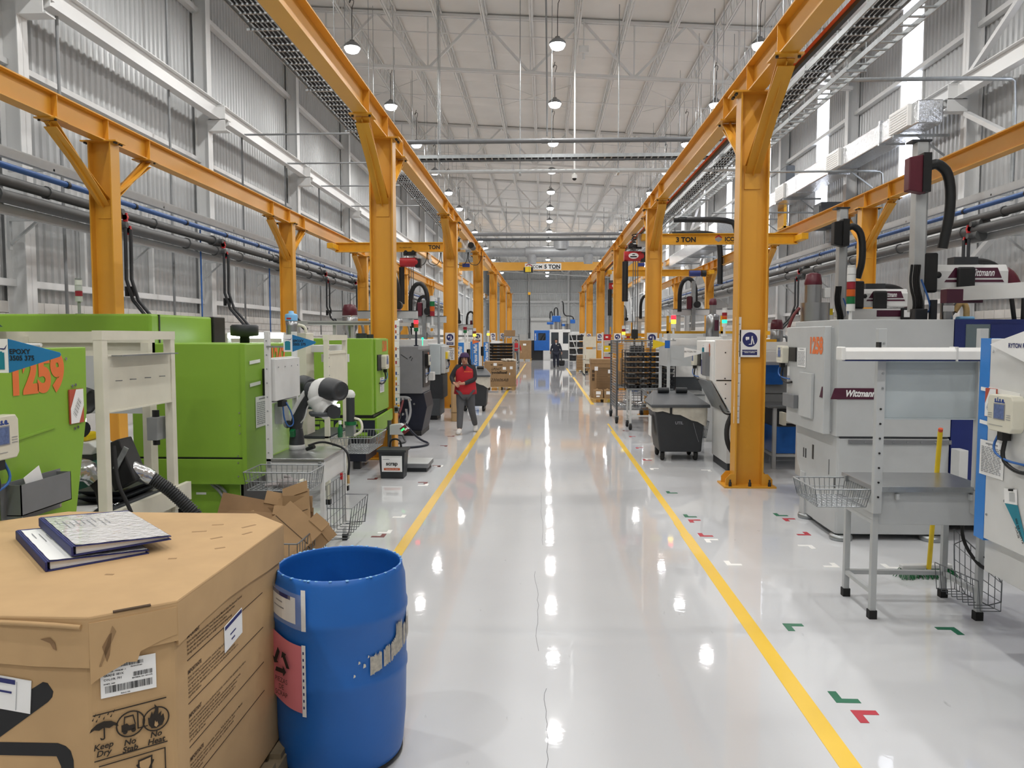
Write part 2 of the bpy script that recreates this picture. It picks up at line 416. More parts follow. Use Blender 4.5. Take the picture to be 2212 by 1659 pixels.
for y in [LY0 + BAY * i for i in range(-2, 6)]:                     # framed louvre openings low on the windowless wall
    g = G()
    for dy in (2.0, 4.6): g.box(XL + .06, XL + .16, y + dy, y + dy + .07, 2.9, 4.6)
    part('opening_frame', g, 'steel_white', wl)
# daylight strips
for i, y in enumerate([15.3, 22.5, 29.4, 36.6, 43.8, 51, 58.2, 65.4, 72.6, 79.8]):
    wn = struct('window_%d' % (i + 1), G().box(XR - .06, XR - .045, y - .62, y + .62, 6.0, 11.7), 'daylight')
    part('window_frame', G().box(XR - .07, XR, y - .68, y - .62, 6, 11.7).box(XR - .07, XR, y + .62, y + .68, 6, 11.7), 'steel_white', wn)
# wind bracing on the window wall
g = G()
for y, f in ((RY0 - BAY, 1), (RY0 + 4 * BAY, 1), (RY0 + 9 * BAY, 1)):
    part('wind_brace', G().bar((XR - .5, y + .1, 11.6), (XR - .5, y + BAY - .2, 8.0), .14, .1), 'steel_white', wr)
    part('wind_brace', G().bar((XR - .5, y + BAY - .2, 7.2), (XR - .5, y, 3.4), .14, .1), 'steel_white', wr)
    part('wind_brace', G().bar((XR - .55, y, 7.2), (XR - .55, y + BAY - .2, 3.4), .14, .1), 'steel_white', wr)
# back wall
for k, (a, bb) in enumerate(((2.2, 7), (7, 12.9))):
    me = corr(6.0, bb - a).mesh('cladding_sheet')
    for i in range(-2, 3): inst('cladding_sheet', me, 'sheet_light', wb, (i * 6 - 2.3 + 6, YB, a), (0, 0, PI))
for x in (-8.35, -2.35, 3.64, 9.6): part('wall_column', G().box(x - .15, x + .15, YB - .5, YB - .05, 0, 12.4), 'steel_white', wb)
for z in (4.6, 6.6, 8.4, 10.4, 11.6): part('girt', G().box(XL, XR, YB - .2, YB - .04, z, z + .14), 'steel_white', wb)
part('girt', G().box(XL, XR, YB - .35, YB - .04, 7.0, 7.35), 'steel_white', wb)
for a, bb in (((5, 9.5), (9.8, 7.2)), ((5, 7.4), (9.8, 10)), ((3.8, 7.3), (9.6, 4))): part('wind_brace', G().bar((a[0], YB - .4, a[1]), (bb[0], YB - .4, bb[1]), .16, .1), 'steel_white', wb)
dr = struct('door_1', G().box(-2.1, 3.4, YB - .16, YB - .06, 0, 4.2), 'white')
for k in range(9): part('door_slat', G().box(-2.0, 3.3, YB - .2, YB - .16, .03 + k * .46, .46 + k * .46), 'white', dr)
part('door_roller', G().cyl((-2.1, YB - .45, 4.5), (3.4, YB - .45, 4.5), .32, 16), 'white', dr)
part('block_course', G().box(XL, XR, YB - .05, YB + .05, 0, 2.2), 'block_white', wb)
# ceiling ----------------------------------------------------------
def slab(x0, x1, y0, y1, t0, t1): return G().hexa([(x0, y0, zc(x0) + t0), (x1, y0, zc(x1) + t0), (x1, y1, zc(x1) + t0), (x0, y1, zc(x0) + t0), (x0, y0, zc(x0) + t1), (x1, y0, zc(x1) + t1), (x1, y1, zc(x1) + t1), (x0, y1, zc(x0) + t1)])
ceil = struct('ceiling', slab(XL - .2, XR + .2, YF, YB + .2, .06, .25), 'roof_seam')
TY = 13.55; T0 = 25.9 - 2 * TY
pm = slab(XL, XR, 0, TY / 4 - .02, 0, .05).mesh('ceiling_panel')
for i in range(-6, 36):
    y = T0 + i * TY / 4
    if y < YB - 3: inst('ceiling_panel', pm, 'ceil_white', ceil, (0, y, random.uniform(-.006, .006)))
# open-web joists running along the hall
g = G(); L = TY; h = .58
for dx in (-.035, .035): g.bar((dx, 0, h), (dx, L, h), .05, .05).bar((dx, 0, 0), (dx, L, 0), .04, .045)
n = 22
for i in range(n):
    a = L * i / n; bb = L * (i + .5) / n; c = L * (i + 1) / n
    g.bar((0, a, h), (0, bb, 0), .025, .025).bar((0, bb, 0), (0, c, h), .025, .025)
jm = g.mesh('roof_joist'); JX = [-8.05 + 1.52 * i for i in range(12)]
for i in range(0, 9):
    for x in JX: inst('roof_joist', jm, 'joist_white', ceil, (x, T0 + TY * i, zc(x) - h - .06))
# girders across the hall
g = G(); dz = 1.85
def tz(x, k): return zc(x) - (.1 if k else dz)
for dy in (-.06, .06): g.bar((XL + .4, dy, tz(XL + .4, 1)), (XR - .4, dy, tz(XR - .4, 1)), .08, .1).bar((XL + .4, dy, tz(XL + .4, 0)), (XR - .4, dy, tz(XR - .4, 0)), .08, .1)
xs = [-7.35 + 3.43 * i for i in range(6)]
for x in xs:
    g.bar((x, 0, tz(x, 0)), (x, 0, tz(x, 1)), .05, .05)
    g.bar((x, 0, tz(x, 0)), (x - 1.7, 0, tz(x - 1.7, 1)), .08, .08).bar((x, 0, tz(x, 0)), (min(x + 1.7, XR - .4), 0, tz(x + 1.7, 1)), .08, .08)
tm = g.mesh('roof_girder')
for i in range(1, 9): inst('roof_girder', tm, 'joist_white', ceil, (0, T0 + TY * i, 0))
bm = G().hexa([(XL, -.02, zc(XL) - .68), (XR, -.02, zc(XR) - .68), (XR, .02, zc(XR) - .68), (XL, .02, zc(XL) - .68), (XL, -.02, zc(XL) - .65), (XR, -.02, zc(XR) - .65), (XR, .02, zc(XR) - .65), (XL, .02, zc(XL) - .65)]).mesh('bridging_bar')
for i in range(-1, 36):
    y = T0 + TY + i * TY / 4
    if i % 4 != 3 and y < YB: inst('bridging_bar', bm, 'joist_white', ceil, (0, y, 0))
for i in range(1, 8):
    for x in (-6.5, -.45, 5.6):
        for sg in (1, -1): part('sway_rod', G().cyl((x - 1.5, T0 + TY * (i + .5) - 1.6 * sg, zc(x - 1.5) - .5), (x + 1.5, T0 + TY * (i + .5) + 1.6 * sg, zc(x + 1.5) - .5), .011, 5), 'joist_white', ceil)
# high-bay lamps ----------------------------------------------------
def lamp(x, y, z, label, group):
    t = thing('high_bay_lamp', (x, y, z), label, 'lamp', group)
    if not LM:
        LM['housing'] = G().lathe([(.001, .22), (.07, .22), (.08, .17), (.14, .15), (.2, .1), (.24, .06), (.24, .0), (.22, .0), (.001, .03)], n=16).mesh('housing')
        LM['lens'] = G().lathe([(.001, -.15), (.1, -.145), (.18, -.11), (.225, -.03), (.235, .0), (.001, .001)], n=16).mesh('lens')
        LM['cable'] = G().tube([(0, 0, .22), (0, 0, 1.15), (.05, 0, 1.25), (.07, 0, 1.38), (-.07, 0, 1.38), (-.06, 0, 1.26), (0, 0, 1.5)], .011, 5, 1).mesh('cable')
    inst('housing', LM['housing'], 'gray', t, (0, 0, 0)); inst('lens', LM['lens'], 'lens', t, (0, 0, 0)); inst('cable', LM['cable'], 'black', t, (0, 0, 0))
    if 'l' not in LM:
        l = bpy.data.lights.new('lamp_light', 'AREA'); l.shape = 'DISK'; l.size = .36; l.energy = LAMP_POWER; l.color = (1, .985, .955); LM['l'] = l
    lo = link(bpy.data.objects.new('lamp_light', LM['l'])); lo.parent = t; lo.location = (0, 0, -.165)
LM = {}
for nm, x, k0, k1, zz in (('over the windowless side', -5.7, -6, 15, 10.45), ('over the aisle', .36, -6, 16, 10.45), ('over the window side', 6.2, -6, 15, 10.35)):
    for k in range(k0, k1):
        y = 22.8 + 5.67 * k
        lab = '%s lamp from the near end in the row %s' % (ORD[k], nm) if k >= 0 else '%s lamp beyond the picture behind the viewer in the row %s' % (ORD[-k - 1], nm)
        lamp(x, y, zz, lab, 'high-bay lamps ' + nm)
# ================================================================ crane frames
ZB = 5.02                                                            # underside of the runway beams
CB = G().cyl((0, 0, 0), (0, 0, .05), .02, 6).cyl((0, 0, .05), (0, 0, .085), .012, 8).mesh('anchor_bolt')
CN = G().cyl((0, 0, 0), (0, 0, .025), .018, 6).mesh('bolt')
def brace(g, y, s, z0):
    p0 = (0, y + s * .02, z0); p1 = (0, y + s * 1.3, ZB - .03)
    g.bar(p0, p1, .19, .012, (0, -s, 1)); g.bar(p0, p1, .012, .11, (0, -s, 1)); g.bar((0, y + s * .02, z0 + .1), (0, y + s * 1.3, ZB + .01 - .12), .19, .01, (0, -s, 1))
    g.box(-.16, .16, y + s * 1.12, y + s * 1.42, ZB - .02, ZB)
    g.box(-.1, .1, y + s * .006, y + s * .02, z0 - .2, z0 + .1)
def column_meshes():
    g = G().box(-.185, -.165, -.125, .125, .02, ZB - .02).box(.165, .185, -.125, .125, .02, ZB - .02).box(-.165, .165, -.006, .006, .02, ZB - .02)
    M = {'shaft': g.mesh('shaft')}
    M['base_plate'] = G().box(-.33, .33, -.21, .21, 0, .02).mesh('base_plate')
    M['cap_plate'] = G().box(-.29, .29, -.15, .15, ZB - .02, ZB).mesh('cap_plate')
    for s, k in ((-1, 'n'), (1, 'f')):
        g = G(); brace(g, 0, s, 4.02); M['knee' + k] = g.mesh('knee_brace')
    g = G()
    for y in (-.12, .12):
        for s in (-1, 1): g.prism([(s * .185, .02), (s * .3, .02), (s * .3, .1), (s * .24, .17), (s * .185, .17)], 'y', y - .006, y + .006)
    M['gusset'] = g.mesh('gusset')
    return M
CM = column_meshes()
def crane_column(x, y, label, row):
    t = thing('crane_column', (x, y, 0), label, 'column', 'orange crane columns ' + row)
    for k, nm in (('shaft', 'shaft'), ('base_plate', 'base_plate'), ('cap_plate', 'cap_plate'), ('kneen', 'knee_brace'), ('kneef', 'knee_brace'), ('gusset', 'gusset_plates')):
        inst(nm, CM[k], 'orange', t, (0, 0, 0))
    for bx, by in ((-.25, -.17), (0, -.17), (.25, -.17), (-.25, .17), (.25, .17)): inst('anchor_bolt', CB, 'charcoal', t, (bx, by, .02))
    for bx in (-.24, .24):
        for by in (-.1, -.05, .05, .1): inst('bolt', CN, 'charcoal', t, (bx, by, ZB - .045))
    for s in (-1, 1):
        for bx in (-.12, .12): inst('bolt', CN, 'charcoal', t, (bx, s * 1.36, ZB - .045))
    return t
LYS = [11.97 + 8.62 * i for i in range(6)]; RYS = [9.96 + 8.75 * i for i in range(6)]
COLS = {}
for nm, x, ys in (('aisle side, windowless half', -2.54, LYS), ('aisle side, window half', 2.645, RYS), ('machine side, windowless half', -7.0, LYS), ('machine side, window half', 7.75, [y + .1 for y in RYS])):
    near = {'aisle side, windowless half': 'orange crane column at the aisle beside the green machines, %s from the near end', 'aisle side, window half': 'orange crane column at the aisle before the white machines, %s from the near end',
            'machine side, windowless half': 'orange crane column by the pipe rack behind the green machines, %s from the near end', 'machine side, window half': 'orange crane column by the duct behind the white machines, %s from the near end'}[nm]
    ext = [ys[0] - (ys[1] - ys[0])] if 'machine' in nm or True else []
    for i, y in enumerate(ys): COLS[nm, i] = crane_column(x, y, near % ORD[i], nm)
    t = thing('runway_beam', (x, ys[0], ZB), 'long orange crane runway beam, column row ' + {'aisle side, windowless half': 'at the aisle, green machine side', 'aisle side, window half': 'at the aisle, white machine side', 'machine side, windowless half': 'behind the green machines', 'machine side, window half': 'behind the white machines'}[nm], 'beam', 'orange runway beams')
    y0, y1 = -9.0, ys[-1] - .15
    edges = [y0] + [y + .02 for y in ys[:-1]] + [y1]
    for a, bb in zip(edges[:-1], edges[1:]):
        part('beam_segment', G().ibeam((x, a + .003, ZB + .18), (x, bb - .003, ZB + .18), .36, .2, .016, .012), 'orange', t)
    g = G().box(-.094, .094, -.006, .006, .016, .344).mesh('stiffener')
    for y in ys:
        for dy in (-1.27, 0, 1.27):
            if y + dy < y1: inst('stiffener', g, 'orange', t, (0, y + dy - ys[0], 0))
    part('crane_rail', G().box(x - .025, x + .025, y0, y1, ZB + .36, ZB + .4), 'orange', t)
# conductor bar along the window-side aisle beam
t = thing('conductor_rail', (2.87, 0, 4.97), 'orange and black conductor rail slung beside the aisle runway beam', 'rail')
part('shield', G().box(2.84, 2.88, -8, 53, 5.03, 5.07), 'cable_orange', t); part('conductor', G().box(2.85, 2.90, -8, 53, 4.98, 5.028), 'black', t)
for i in range(8): part('bracket', G().box(2.74, 2.9, 3 + i * 6.4, 3.03 + i * 6.4, 5.07, 5.09), 'orange', t)
# notices on the columns
def notice(par, x, y, z, k=1.0):
    """blue hard-hat style notice: white sheet, round blue emblem, blue caption band"""
    o = (x - .13 * k, y, z); R, U = (1, 0, 0), (0, 0, 1)
    d = decal('notice_sheet', 'paper', par, o, R, U, .26 * k, .35 * k)
    o2 = (o[0], y - .003, z); g = G()
    n = 24; poly_on(g, o2, R, U, [(k * (.13 + .095 * math.cos(2 * PI * i / n)), k * (.225 + .095 * math.sin(2 * PI * i / n))) for i in range(n)])
    rect_on(g, o2, R, U, .035 * k, .025 * k, .19 * k, .07 * k)
    part('notice_print', g, 'print_navy', d)
    o3 = (o[0], y - .005, z); g = G()
    rect_on(g, o3, R, U, .075 * k, .225 * k, .045 * k, .035 * k); rect_on(g, o3, R, U, .083 * k, .215 * k, .012 * k, .012 * k)
    poly_on(g, o3, R, U, [(.15 * k, .27 * k), (.165 * k, .27 * k), (.155 * k, .16 * k), (.142 * k, .16 * k)]); poly_on(g, o3, R, U, [(.155 * k, .25 * k), (.165 * k, .25 * k), (.19 * k, .165 * k), (.176 * k, .165 * k)])
    poly_on(g, o3, R, U, [(.125 * k, .17 * k), (.14 * k, .17 * k), (.14 * k, .16 * k), (.11 * k, .16 * k)])
    part('emblem', g, 'print_white', d)
    if k >= .95: text('caption', 'ES OBLIGATORIO MANTENER\nORDEN Y LIMPIEZA', .0155 * k, 'print_white', d, (x, y - .006, z + .068 * k), bold=.0004)
notice(COLS['aisle side, window half', 0], 2.645, 9.92, 1.68, 1.0)
for i in range(1, 6): notice(COLS['aisle side, window half', i], 2.62, RYS[i] - .04, 1.66 + .02 * i, 1.0)
for i in range(1, 6): notice(COLS['aisle side, windowless half', i], -2.56, LYS[i] - .04, 1.66 + .03 * i, 1.0)
def sheet(par, o, R, U, wd, ht, rows, m='paper', name='paper_sheet', ink='print_gray', head=True):
    """printed sheet with rows of small print"""
    d = decal(name, m, par, o, R, U, wd, ht); r = V(R).normalized(); u = V(U).normalized(); n = r.cross(u) * .003; g = G()
    rng = random.Random(int(1000 * abs(o[1])) + rows)
    if head: rect_on(g, V(o) + n, R, U, wd * .25, ht * .9, wd * .5, ht * .035)
    for i in range(rows):
        y = ht * (.1 + .75 * i / rows); x = wd * .08
        while x < wd * .85:
            l = wd * rng.uniform(.05, .2); rect_on(g, V(o) + n, R, U, x, y, min(l, wd * .9 - x), ht * .3 / rows); x += l + wd * .04
    part('print', g, ink, d); return d
# strip of tags hanging on two near columns
for key, x, y in ((('aisle side, window half', 0), 2.455, 9.86), (('aisle side, windowless half', 0), -2.352, 11.86)):
    z = .82
    for k, (h, cols) in enumerate(((.22, ['print_blue', 'teal']), (.42, ['print_blue', 'dim_amber', 'yellow', 'print_blue']), (.4, ['mark_red', 'print_navy', 'dim_amber']), (.32, ['print_blue', 'dim_amber', 'mark_red']))):
        s = -1 if x > 0 else 1
        R_ = (0, -1, 0) if x > 0 else (0, 1, 0)
        d = decal('tag_strip', 'paper', COLS[key], (x + (.0 if x > 0 else -.0), y + (.06 if x > 0 else -.0), z), (1, 0, 0) if x > 0 else (1, 0, 0), (0.02 * (k % 2 - .5), 0, 1), .075, h)
        for q, c in enumerate(cols): part('tag_print', rect_on(G(), (x, y + (.06 if x > 0 else 0) - .003, z), (1, 0, 0), (0, 0, 1), .01, h * (.1 + .8 * q / len(cols)), .022, .05), c, d)
        part('tag_lines', rect_on(rect_on(G(), (x, y + (.06 if x > 0 else 0) - .003, z), (1, 0, 0), (0, 0, 1), .036, h * .3, .03, .008), (x, y + (.06 if x > 0 else 0) - .003, z), (1, 0, 0), (0, 0, 1), .036, h * .7, .03, .008), 'print_gray', d)
        z += h + .005
for key, x, y, z in ((('aisle side, windowless half', 1), -2.58, LYS[1] - .012, 1.3), (('aisle side, window half', 3), 2.645, RYS[3] - .012, 1.28)):
    sheet(COLS[key], (x - .14, y, z), (1, 0, 0), (0, 0, 1), .28, .34, 6, ink='print_black')
# ---------------------------------------------------------------- bridge cranes
def chain_hoist(x, y, z, drop, label, plate=True):
    t = thing('chain_hoist', (x, y, z), label, 'hoist', 'chain hoists under the bridge cranes')
    part('trolley', G().box(x - .2, x + .2, y - .1, y + .1, z - .12, z).cyl((x - .12, y - .14, z - .02), (x - .12, y + .14, z - .02), .06, 10).cyl((x + .12, y - .14, z - .02), (x + .12, y + .14, z - .02), .06, 10), 'black', t)
    part('motor_housing', G().cyl((x - .32, y, z - .34), (x + .2, y, z - .34), .15, 16).ball((x + .2, y, z - .34), .15), 'red', t)
    if plate:
        e = [(.15 * math.cos(2 * PI * i / 18), .09 * math.sin(2 * PI * i / 18)) for i in range(18)]
        d = part('name_plate', poly_on(G(), (x - .05, y - .155, z - .34), (1, 0, 0), (0, 0, 1), e, .004), 'print_white', t)
        part('plate_print', rect_on(rect_on(G(), (x - .05, y - .161, z - .34), (1, 0, 0), (0, 0, 1), -.1, -.05, .2, .04), (x - .05, y - .161, z - .34), (1, 0, 0), (0, 0, 1), -.04, .02, .08, .025), 'print_black', d)
    part('gear_cover', G().box(x + .18, x + .36, y - .12, y + .12, z - .52, z - .22), 'black', t, bev=.02)
    part('chain_bag', G().cyl((x - .28, y, z - .5), (x - .28, y, z - 1.7), .09, 12), 'black', t)
    for dx in (-.04, .03, .1): part('load_chain', G().cyl((x + dx, y, z - .45), (x + dx, y, z - drop), .014, 6), 'dark_wire', t)
    part('hook_block', G().box(x - .07, x + .12, y - .06, y + .06, z - drop - .28, z - drop).cyl((x + .02, y, z - drop - .6), (x + .02, y, z - drop - .28), .03, 8), 'black', t, bev=.02)
    return t
def bridge(x0, x1, y, z, dep, label, m='crane_yellow'):
    t = thing('bridge_crane', ((x0 + x1) / 2, y, z), label, 'crane')
    part('girder', G().ibeam((x0, y, z + dep / 2), (x1, y, z + dep / 2), dep, .22, .02, .012), m, t)
    for x in (x0, x1): part('end_truck', G().box(x - .1, x + .1, y - .7, y + .7, z + dep * .2, z + dep * .75), m, t, bev=.01)
    return t
t = bridge(-6.85, -2.75, 24.9, 4.70, .30, 'yellow overhead bridge crane over the windowless side bay, behind the second column')
text('capacity_lettering', 'TON', .17, 'print_black', t, (-3.6, 24.885, 4.79), bold=.006); text('phone_lettering', 'TEL. (442)291 8000', .05, 'print_black', t, (-4.55, 24.885, 4.82))
part('control_box', G().box(-2.72, -2.45, 24.5, 24.8, 4.75, 5.05), 'off_white', t, bev=.008); part('drive_motor', G().cyl((-2.35, 24.4, 4.85), (-2.35, 25.1, 4.85), .1, 10), 'black', t)
g = G()
for k in range(5): g.tube([(-4.3 + k * .45, 25.1, 4.7), (-4.3 + k * .45, 25.1, 4.35), (-4.05 + k * .45, 25.1, 4.25), (-3.9 + k * .45, 25.1, 4.4), (-3.87 + k * .45, 25.1, 4.7)], .012, 5)
part('festoon_cable', g, 'black', t)
chain_hoist(-4.4, 24.9, 4.7, 2.2, 'red chain hoist hanging over the windowless side bay', False)
t = bridge(2.95, 7.55, 23.3, 4.70, .32, 'yellow three ton bridge crane over the window side bay, nearest one')
text('capacity_lettering', '3 TON', .2, 'print_black', t, (4.25, 23.283, 4.78), bold=.008); text('maker_lettering', 'ICOM', .17, 'print_black', t, (5.62, 23.283, 4.8), bold=.006); text('phone_lettering', 'TEL. (442)291 8000', .05, 'print_black', t, (5.62, 23.283, 4.735))
o = (5.12, 23.289, 4.79)
part('maker_emblem', poly_on(G(), o, (1, 0, 0), (0, 0, 1), [(0, .09), (.1, .15), (.2, .09), (.2, .13), (.1, .2), (0, .13)]), 'mark_red', t); part('maker_emblem', poly_on(G(), o, (1, 0, 0), (0, 0, 1), [(0, .08), (.1, .14), (.2, .08), (.2, .04), (.1, -.02), (0, .04)]), 'print_gray', t)
part('control_box', G().box(2.78, 3.36, 22.9, 23.15, 4.62, 4.98), 'light_gray', t, bev=.01)
g = G()
for k in range(6): g.tube([(2.72, 22.95, 4.98 - k * .08), (2.6, 22.95, 4.96 - k * .08), (2.6, 22.95, 4.92 - k * .08), (2.72, 22.95, 4.9 - k * .08)], .014, 5)
part('spring_cable', g, 'black', t)
chain_hoist(2.72, 23.3, 4.7, 2.55, 'red chain hoist hanging just beyond the second aisle column on the window half')
t = bridge(2.95, 7.55, 35.5, 4.70, .30, 'yellow bridge crane over the window side bay, the farther one')
part('control_box', G().box(3.0, 3.4, 35.0, 35.3, 4.5, 4.9), 'off_white', t, bev=.01); part('drive_motor', G().cyl((6.6, 35.2, 4.8), (7.1, 35.2, 4.8), .14, 10), 'navy', t); part('drive_motor', G().cyl((7.15, 35.2, 4.8), (7.35, 35.2, 4.8), .15, 10), 'black', t)
chain_hoist(3.3, 35.5, 4.6, 1.9, 'small red chain hoist near the third aisle column on the window half')
# five ton crane right across the hall
t = thing('overhead_crane', (0, 74, 8.3), 'wide orange five ton overhead crane spanning the whole hall', 'crane')
part('girder', G().box(-8.3, 9.55, 73.8, 74.2, 8.28, 9.06), 'orange', t)
for x in (-8.35, 9.6): part('end_truck', G().box(x - .2, x + .2, 72.6, 75.4, 8.0, 8.45), 'orange', t, bev=.03)
part('drive_motor', G().cyl((-7.9, 73.4, 8.75), (-7.2, 73.4, 8.75), .18, 12), 'navy', t); part('drive_motor', G().cyl((8.9, 73.4, 8.75), (9.5, 73.4, 8.75), .18, 12), 'navy', t)
part('trolley', G().box(-2.0, -1.1, 72.9, 73.7, 8.0, 8.5), 'black', t, bev=.05); part('hoist_cover', G().box(-1.85, -1.3, 72.85, 73.2, 8.05, 8.55), 'yellow', t, bev=.03)
d = decal('sign_board', 'paper', t, (-1.9, 73.79, 8.33), (1, 0, 0), (0, 0, 1), 1.75, .62); part('board_edge', poly_on(poly_on(G(), (-1.9, 73.785, 8.33), (1, 0, 0), (0, 0, 1), [(.02, .02), (1.73, .02), (1.73, .035), (.02, .035)]), (-1.9, 73.785, 8.33), (1, 0, 0), (0, 0, 1), [(.02, .585), (1.73, .585), (1.73, .6), (.02, .6)]), 'print_gray', d)
part('maker_emblem', poly_on(G(), (-1.8, 73.78, 8.5), (1, 0, 0), (0, 0, 1), [(0, .16), (.28, .32), (.56, .16), (.56, .26), (.28, .42), (0, .26)]), 'mark_red', d)
text('maker_lettering', 'ICOM', .4, 'print_black', d, (-.75, 73.78, 8.48), bold=.008, sx=1.0)
d = decal('sign_board', 'paper', t, (-.12, 73.79, 8.33), (1, 0, 0), (0, 0, 1), 1.72, .62); text('capacity_lettering', '5 TON', .52, 'print_black', d, (.74, 73.78, 8.45), bold=.022); text('phone_lettering', 'T. 442 291 8000', .12, 'print_black', d, (1.0, 73.78, 8.35), bold=.004)
# ---------------------------------------------------------------- cable ladders
def ladder(name, p0, p1, wd, label, step=.3, drop=None, fill=True):
    p0, p1 = V(p0), V(p1); d = (p1 - p0); L = d.length; d.normalize(); r = d.cross(V((0, 0, 1))).normalized() * wd / 2
    t = thing(name, (p0 + p1) / 2, label, 'cable tray')
    for s in (-1, 1): part('side_rail', G().bar(p0 + r * s, p1 + r * s, .02, .1), 'galv', t)
    n = int(L / step)
    g = G()
    for i in range(n): q = p0 + d * step * (i + .5); g.bar(q - r, q + r, .04, .025)
    part('rung_set', g, 'galv', t, stuff=True)
    if fill:
        g = G()
        for k in range(5): o = r * (-.75 + .32 * k); g.cyl(p0 + o + V((0, 0, .03)), p1 + o + V((0, 0, .03)), .022 + .006 * (k % 2), 6)
        part('cable_bundle', g, 'rubber', t)
    for i in range(int(L / 3.4)):
        q = p0 + d * (1.7 + 3.4 * i)
        part('hanger', G().bar(q - r * 1.25 + V((0, 0, -.07)), q + r * 1.25 + V((0, 0, -.07)), .04, .04).cyl(q - r * 1.15, (q.x - r.x * 1.15, q.y - r.y * 1.15, zc(q.x) - .6), .008, 5).cyl(q + r * 1.15, (q.x + r.x * 1.15, q.y + r.y * 1.15, zc(q.x) - .6), .008, 5), 'galv', t)
    return t
ladder('cable_tray', (-5.05, 2, 7.55), (-5.05, 60, 7.55), .55, 'cable ladder running along the hall above the green machines', .35)
ladder('cable_tray', (5.2, 3, 7.0), (5.2, 62, 7.0), .5, 'cable ladder running along the hall above the white machines', .35)
ladder('cable_tray', (5.85, 3, 7.0), (5.85, 62, 7.0), .3, 'narrow cable ladder beside the one above the white machines', .35, fill=False)
ladder('cable_tray', (-4.9, 23.3, 7.32), (5.1, 23.3, 7.32), .5, 'cable ladder crossing over the aisle between two gray pipes', .2)
def pipe(name, pts, r, m, label, cat='pipe', n=10, clamp=None, group=None, sm=1):
    t = thing(name, pts[0], label, cat, group); part('run', G().tube(pts, r, n, sm), m, t)
    return t
t = pipe('cross_pipe', [(-4.2, 23.3, 7.82), (6.3, 23.3, 7.82)], .07, 'mid_gray', 'gray pipe crossing over the aisle just above the cable ladder')
part('coupling', G().cyl((-.1, 23.3, 7.82), (.1, 23.3, 7.82), .085, 12).cyl((3.4, 23.3, 7.82), (3.6, 23.3, 7.82), .085, 12), 'mid_gray', t)
t = pipe('cross_pipe', [(-4.6, 23.3, 6.92), (5.9, 23.3, 6.92)], .06, 'light_gray', 'pale pipe crossing over the aisle just below the cable ladder')
for x in (-3.2, -.75, 2.2, 5): part('hanger_rod', G().cyl((x, 23.3, 6.85), (x, 23.3, zc(x) - .6), .014, 6).box(x - .03, x + .03, 23.1, 23.5, 6.82, 6.86), 'galv', t)
pipe('cross_pipe', [(-5.8, 44, 7.78), (6.5, 44, 7.78)], .09, 'mid_gray', 'upper one of two far gray pipes crossing the hall'); pipe('cross_pipe', [(-5.6, 44, 7.48), (6.3, 44, 7.48)], .08, 'dark_gray', 'lower one of two far gray pipes crossing the hall')
# camera on a long drop pole, ceiling riser
t = thing('dome_camera', (.93, 24.3, 6.95), 'small white dome camera at the foot of a long white pole', 'camera')
part('pole', G().cyl((.93, 24.3, 7.0), (.93, 24.3, 12.5), .028, 8), 'white', t); part('camera_housing', G().cyl((.93, 24.3, 6.9), (.93, 24.3, 7.02), .085, 14), 'white', t); part('dome', G().ball((.93, 24.3, 6.9), .07), 'black', t)
pipe('riser_pipe', [(.06, 22.9, 7.85), (.06, 22.9, 9.2), (.0, 20.3, 11.8), (0, 2, 11.9)], .028, 'gray', 'thin gray conduit running along the roof over the aisle', n=6)
t = thing('speaker_box', (1.25, 25.6, 10.5), 'small white box under the roof beside the middle lamp row', 'speaker'); part('casing', G().box(1.1, 1.42, 25.5, 25.75, 11.2, 11.42).cyl((1.26, 25.6, 11.0), (1.26, 25.6, 11.2), .05, 8), 'white', t, bev=.01); part('rod', G().cyl((1.26, 25.6, 11.42), (1.26, 25.6, 12.3), .02, 6), 'white', t)
# round duct across the far hall
t = thing('round_duct', (0, 60, 8.4), 'fat round silver duct crossing high over the far aisle', 'duct')
part('main_run', G().cyl((-4.3, 60, 8.5), (8, 60, 8.5), .34, 20).cyl((-1.5, 60, 8.52), (3.6, 60, 8.52), .42, 20), 'duct_gray', t); part('elbow', G().tube([(-4.2, 60, 8.5), (-4.8, 60, 8.4), (-4.9, 60, 8.0), (-4.9, 60, 7.6)], .34, 16), 'duct_gray', t)
part('saddle', G().cyl((1.3, 60, 8.7), (1.3, 60, 9.5), .6, 18), 'duct_gray', t)
for x in (-1.0, 3.4): part('outlet', G().cyl((x, 60, 7.6), (x, 60, 8.3), .34, 18, r2=.42), 'duct_gray', t)
for x in (-3, .2, 4.6): part('hanger', G().cyl((x, 60, 8.8), (x, 60, zc(x) - .3), .02, 5), 'duct_gray', t)
# ================================================================ services along the side walls
def rack(x, s, zt, label_h, y1=62):
    t = thing('pipe_rack', (x, 20, zt - .9), 'gray steel channel rack carrying pipes along the ' + label_h, 'rack')
    part('upper_channel', G().box(x - .02, x + .02, -4, y1, zt, zt + .16).box(x, x - s * .06, -4, y1, zt + .15, zt + .165).box(x, x - s * .06, -4, y1, zt - .005, zt + .01), 'light_gray', t)
    part('lower_channel', G().box(x - .02, x + .02, -4, y1, zt - .86, zt - .72).box(x, x - s * .06, -4, y1, zt - .72, zt - .705), 'light_gray', t)
    for i in range(-1, 18):
        y = 1.5 + i * 3.6
        part('bracket', G().box(x - s * .75, x, y - .03, y + .03, zt - .78, zt - .72).bar((x - s * .75, y, zt - 1.15), (x - s * .25, y, zt - .75), .04, .04).box(x - s * .8, x - s * .75, y - .03, y + .03, zt - 1.25, zt - .6), 'light_gray', t)
        part('bracket', G().box(x - s * .75, x + s * .02, y - .02, y + .02, zt + .02, zt + .06).box(x - s * .5, x - s * .46, y - .02, y + .02, zt - .7, zt + .02), 'light_gray', t)
    return t
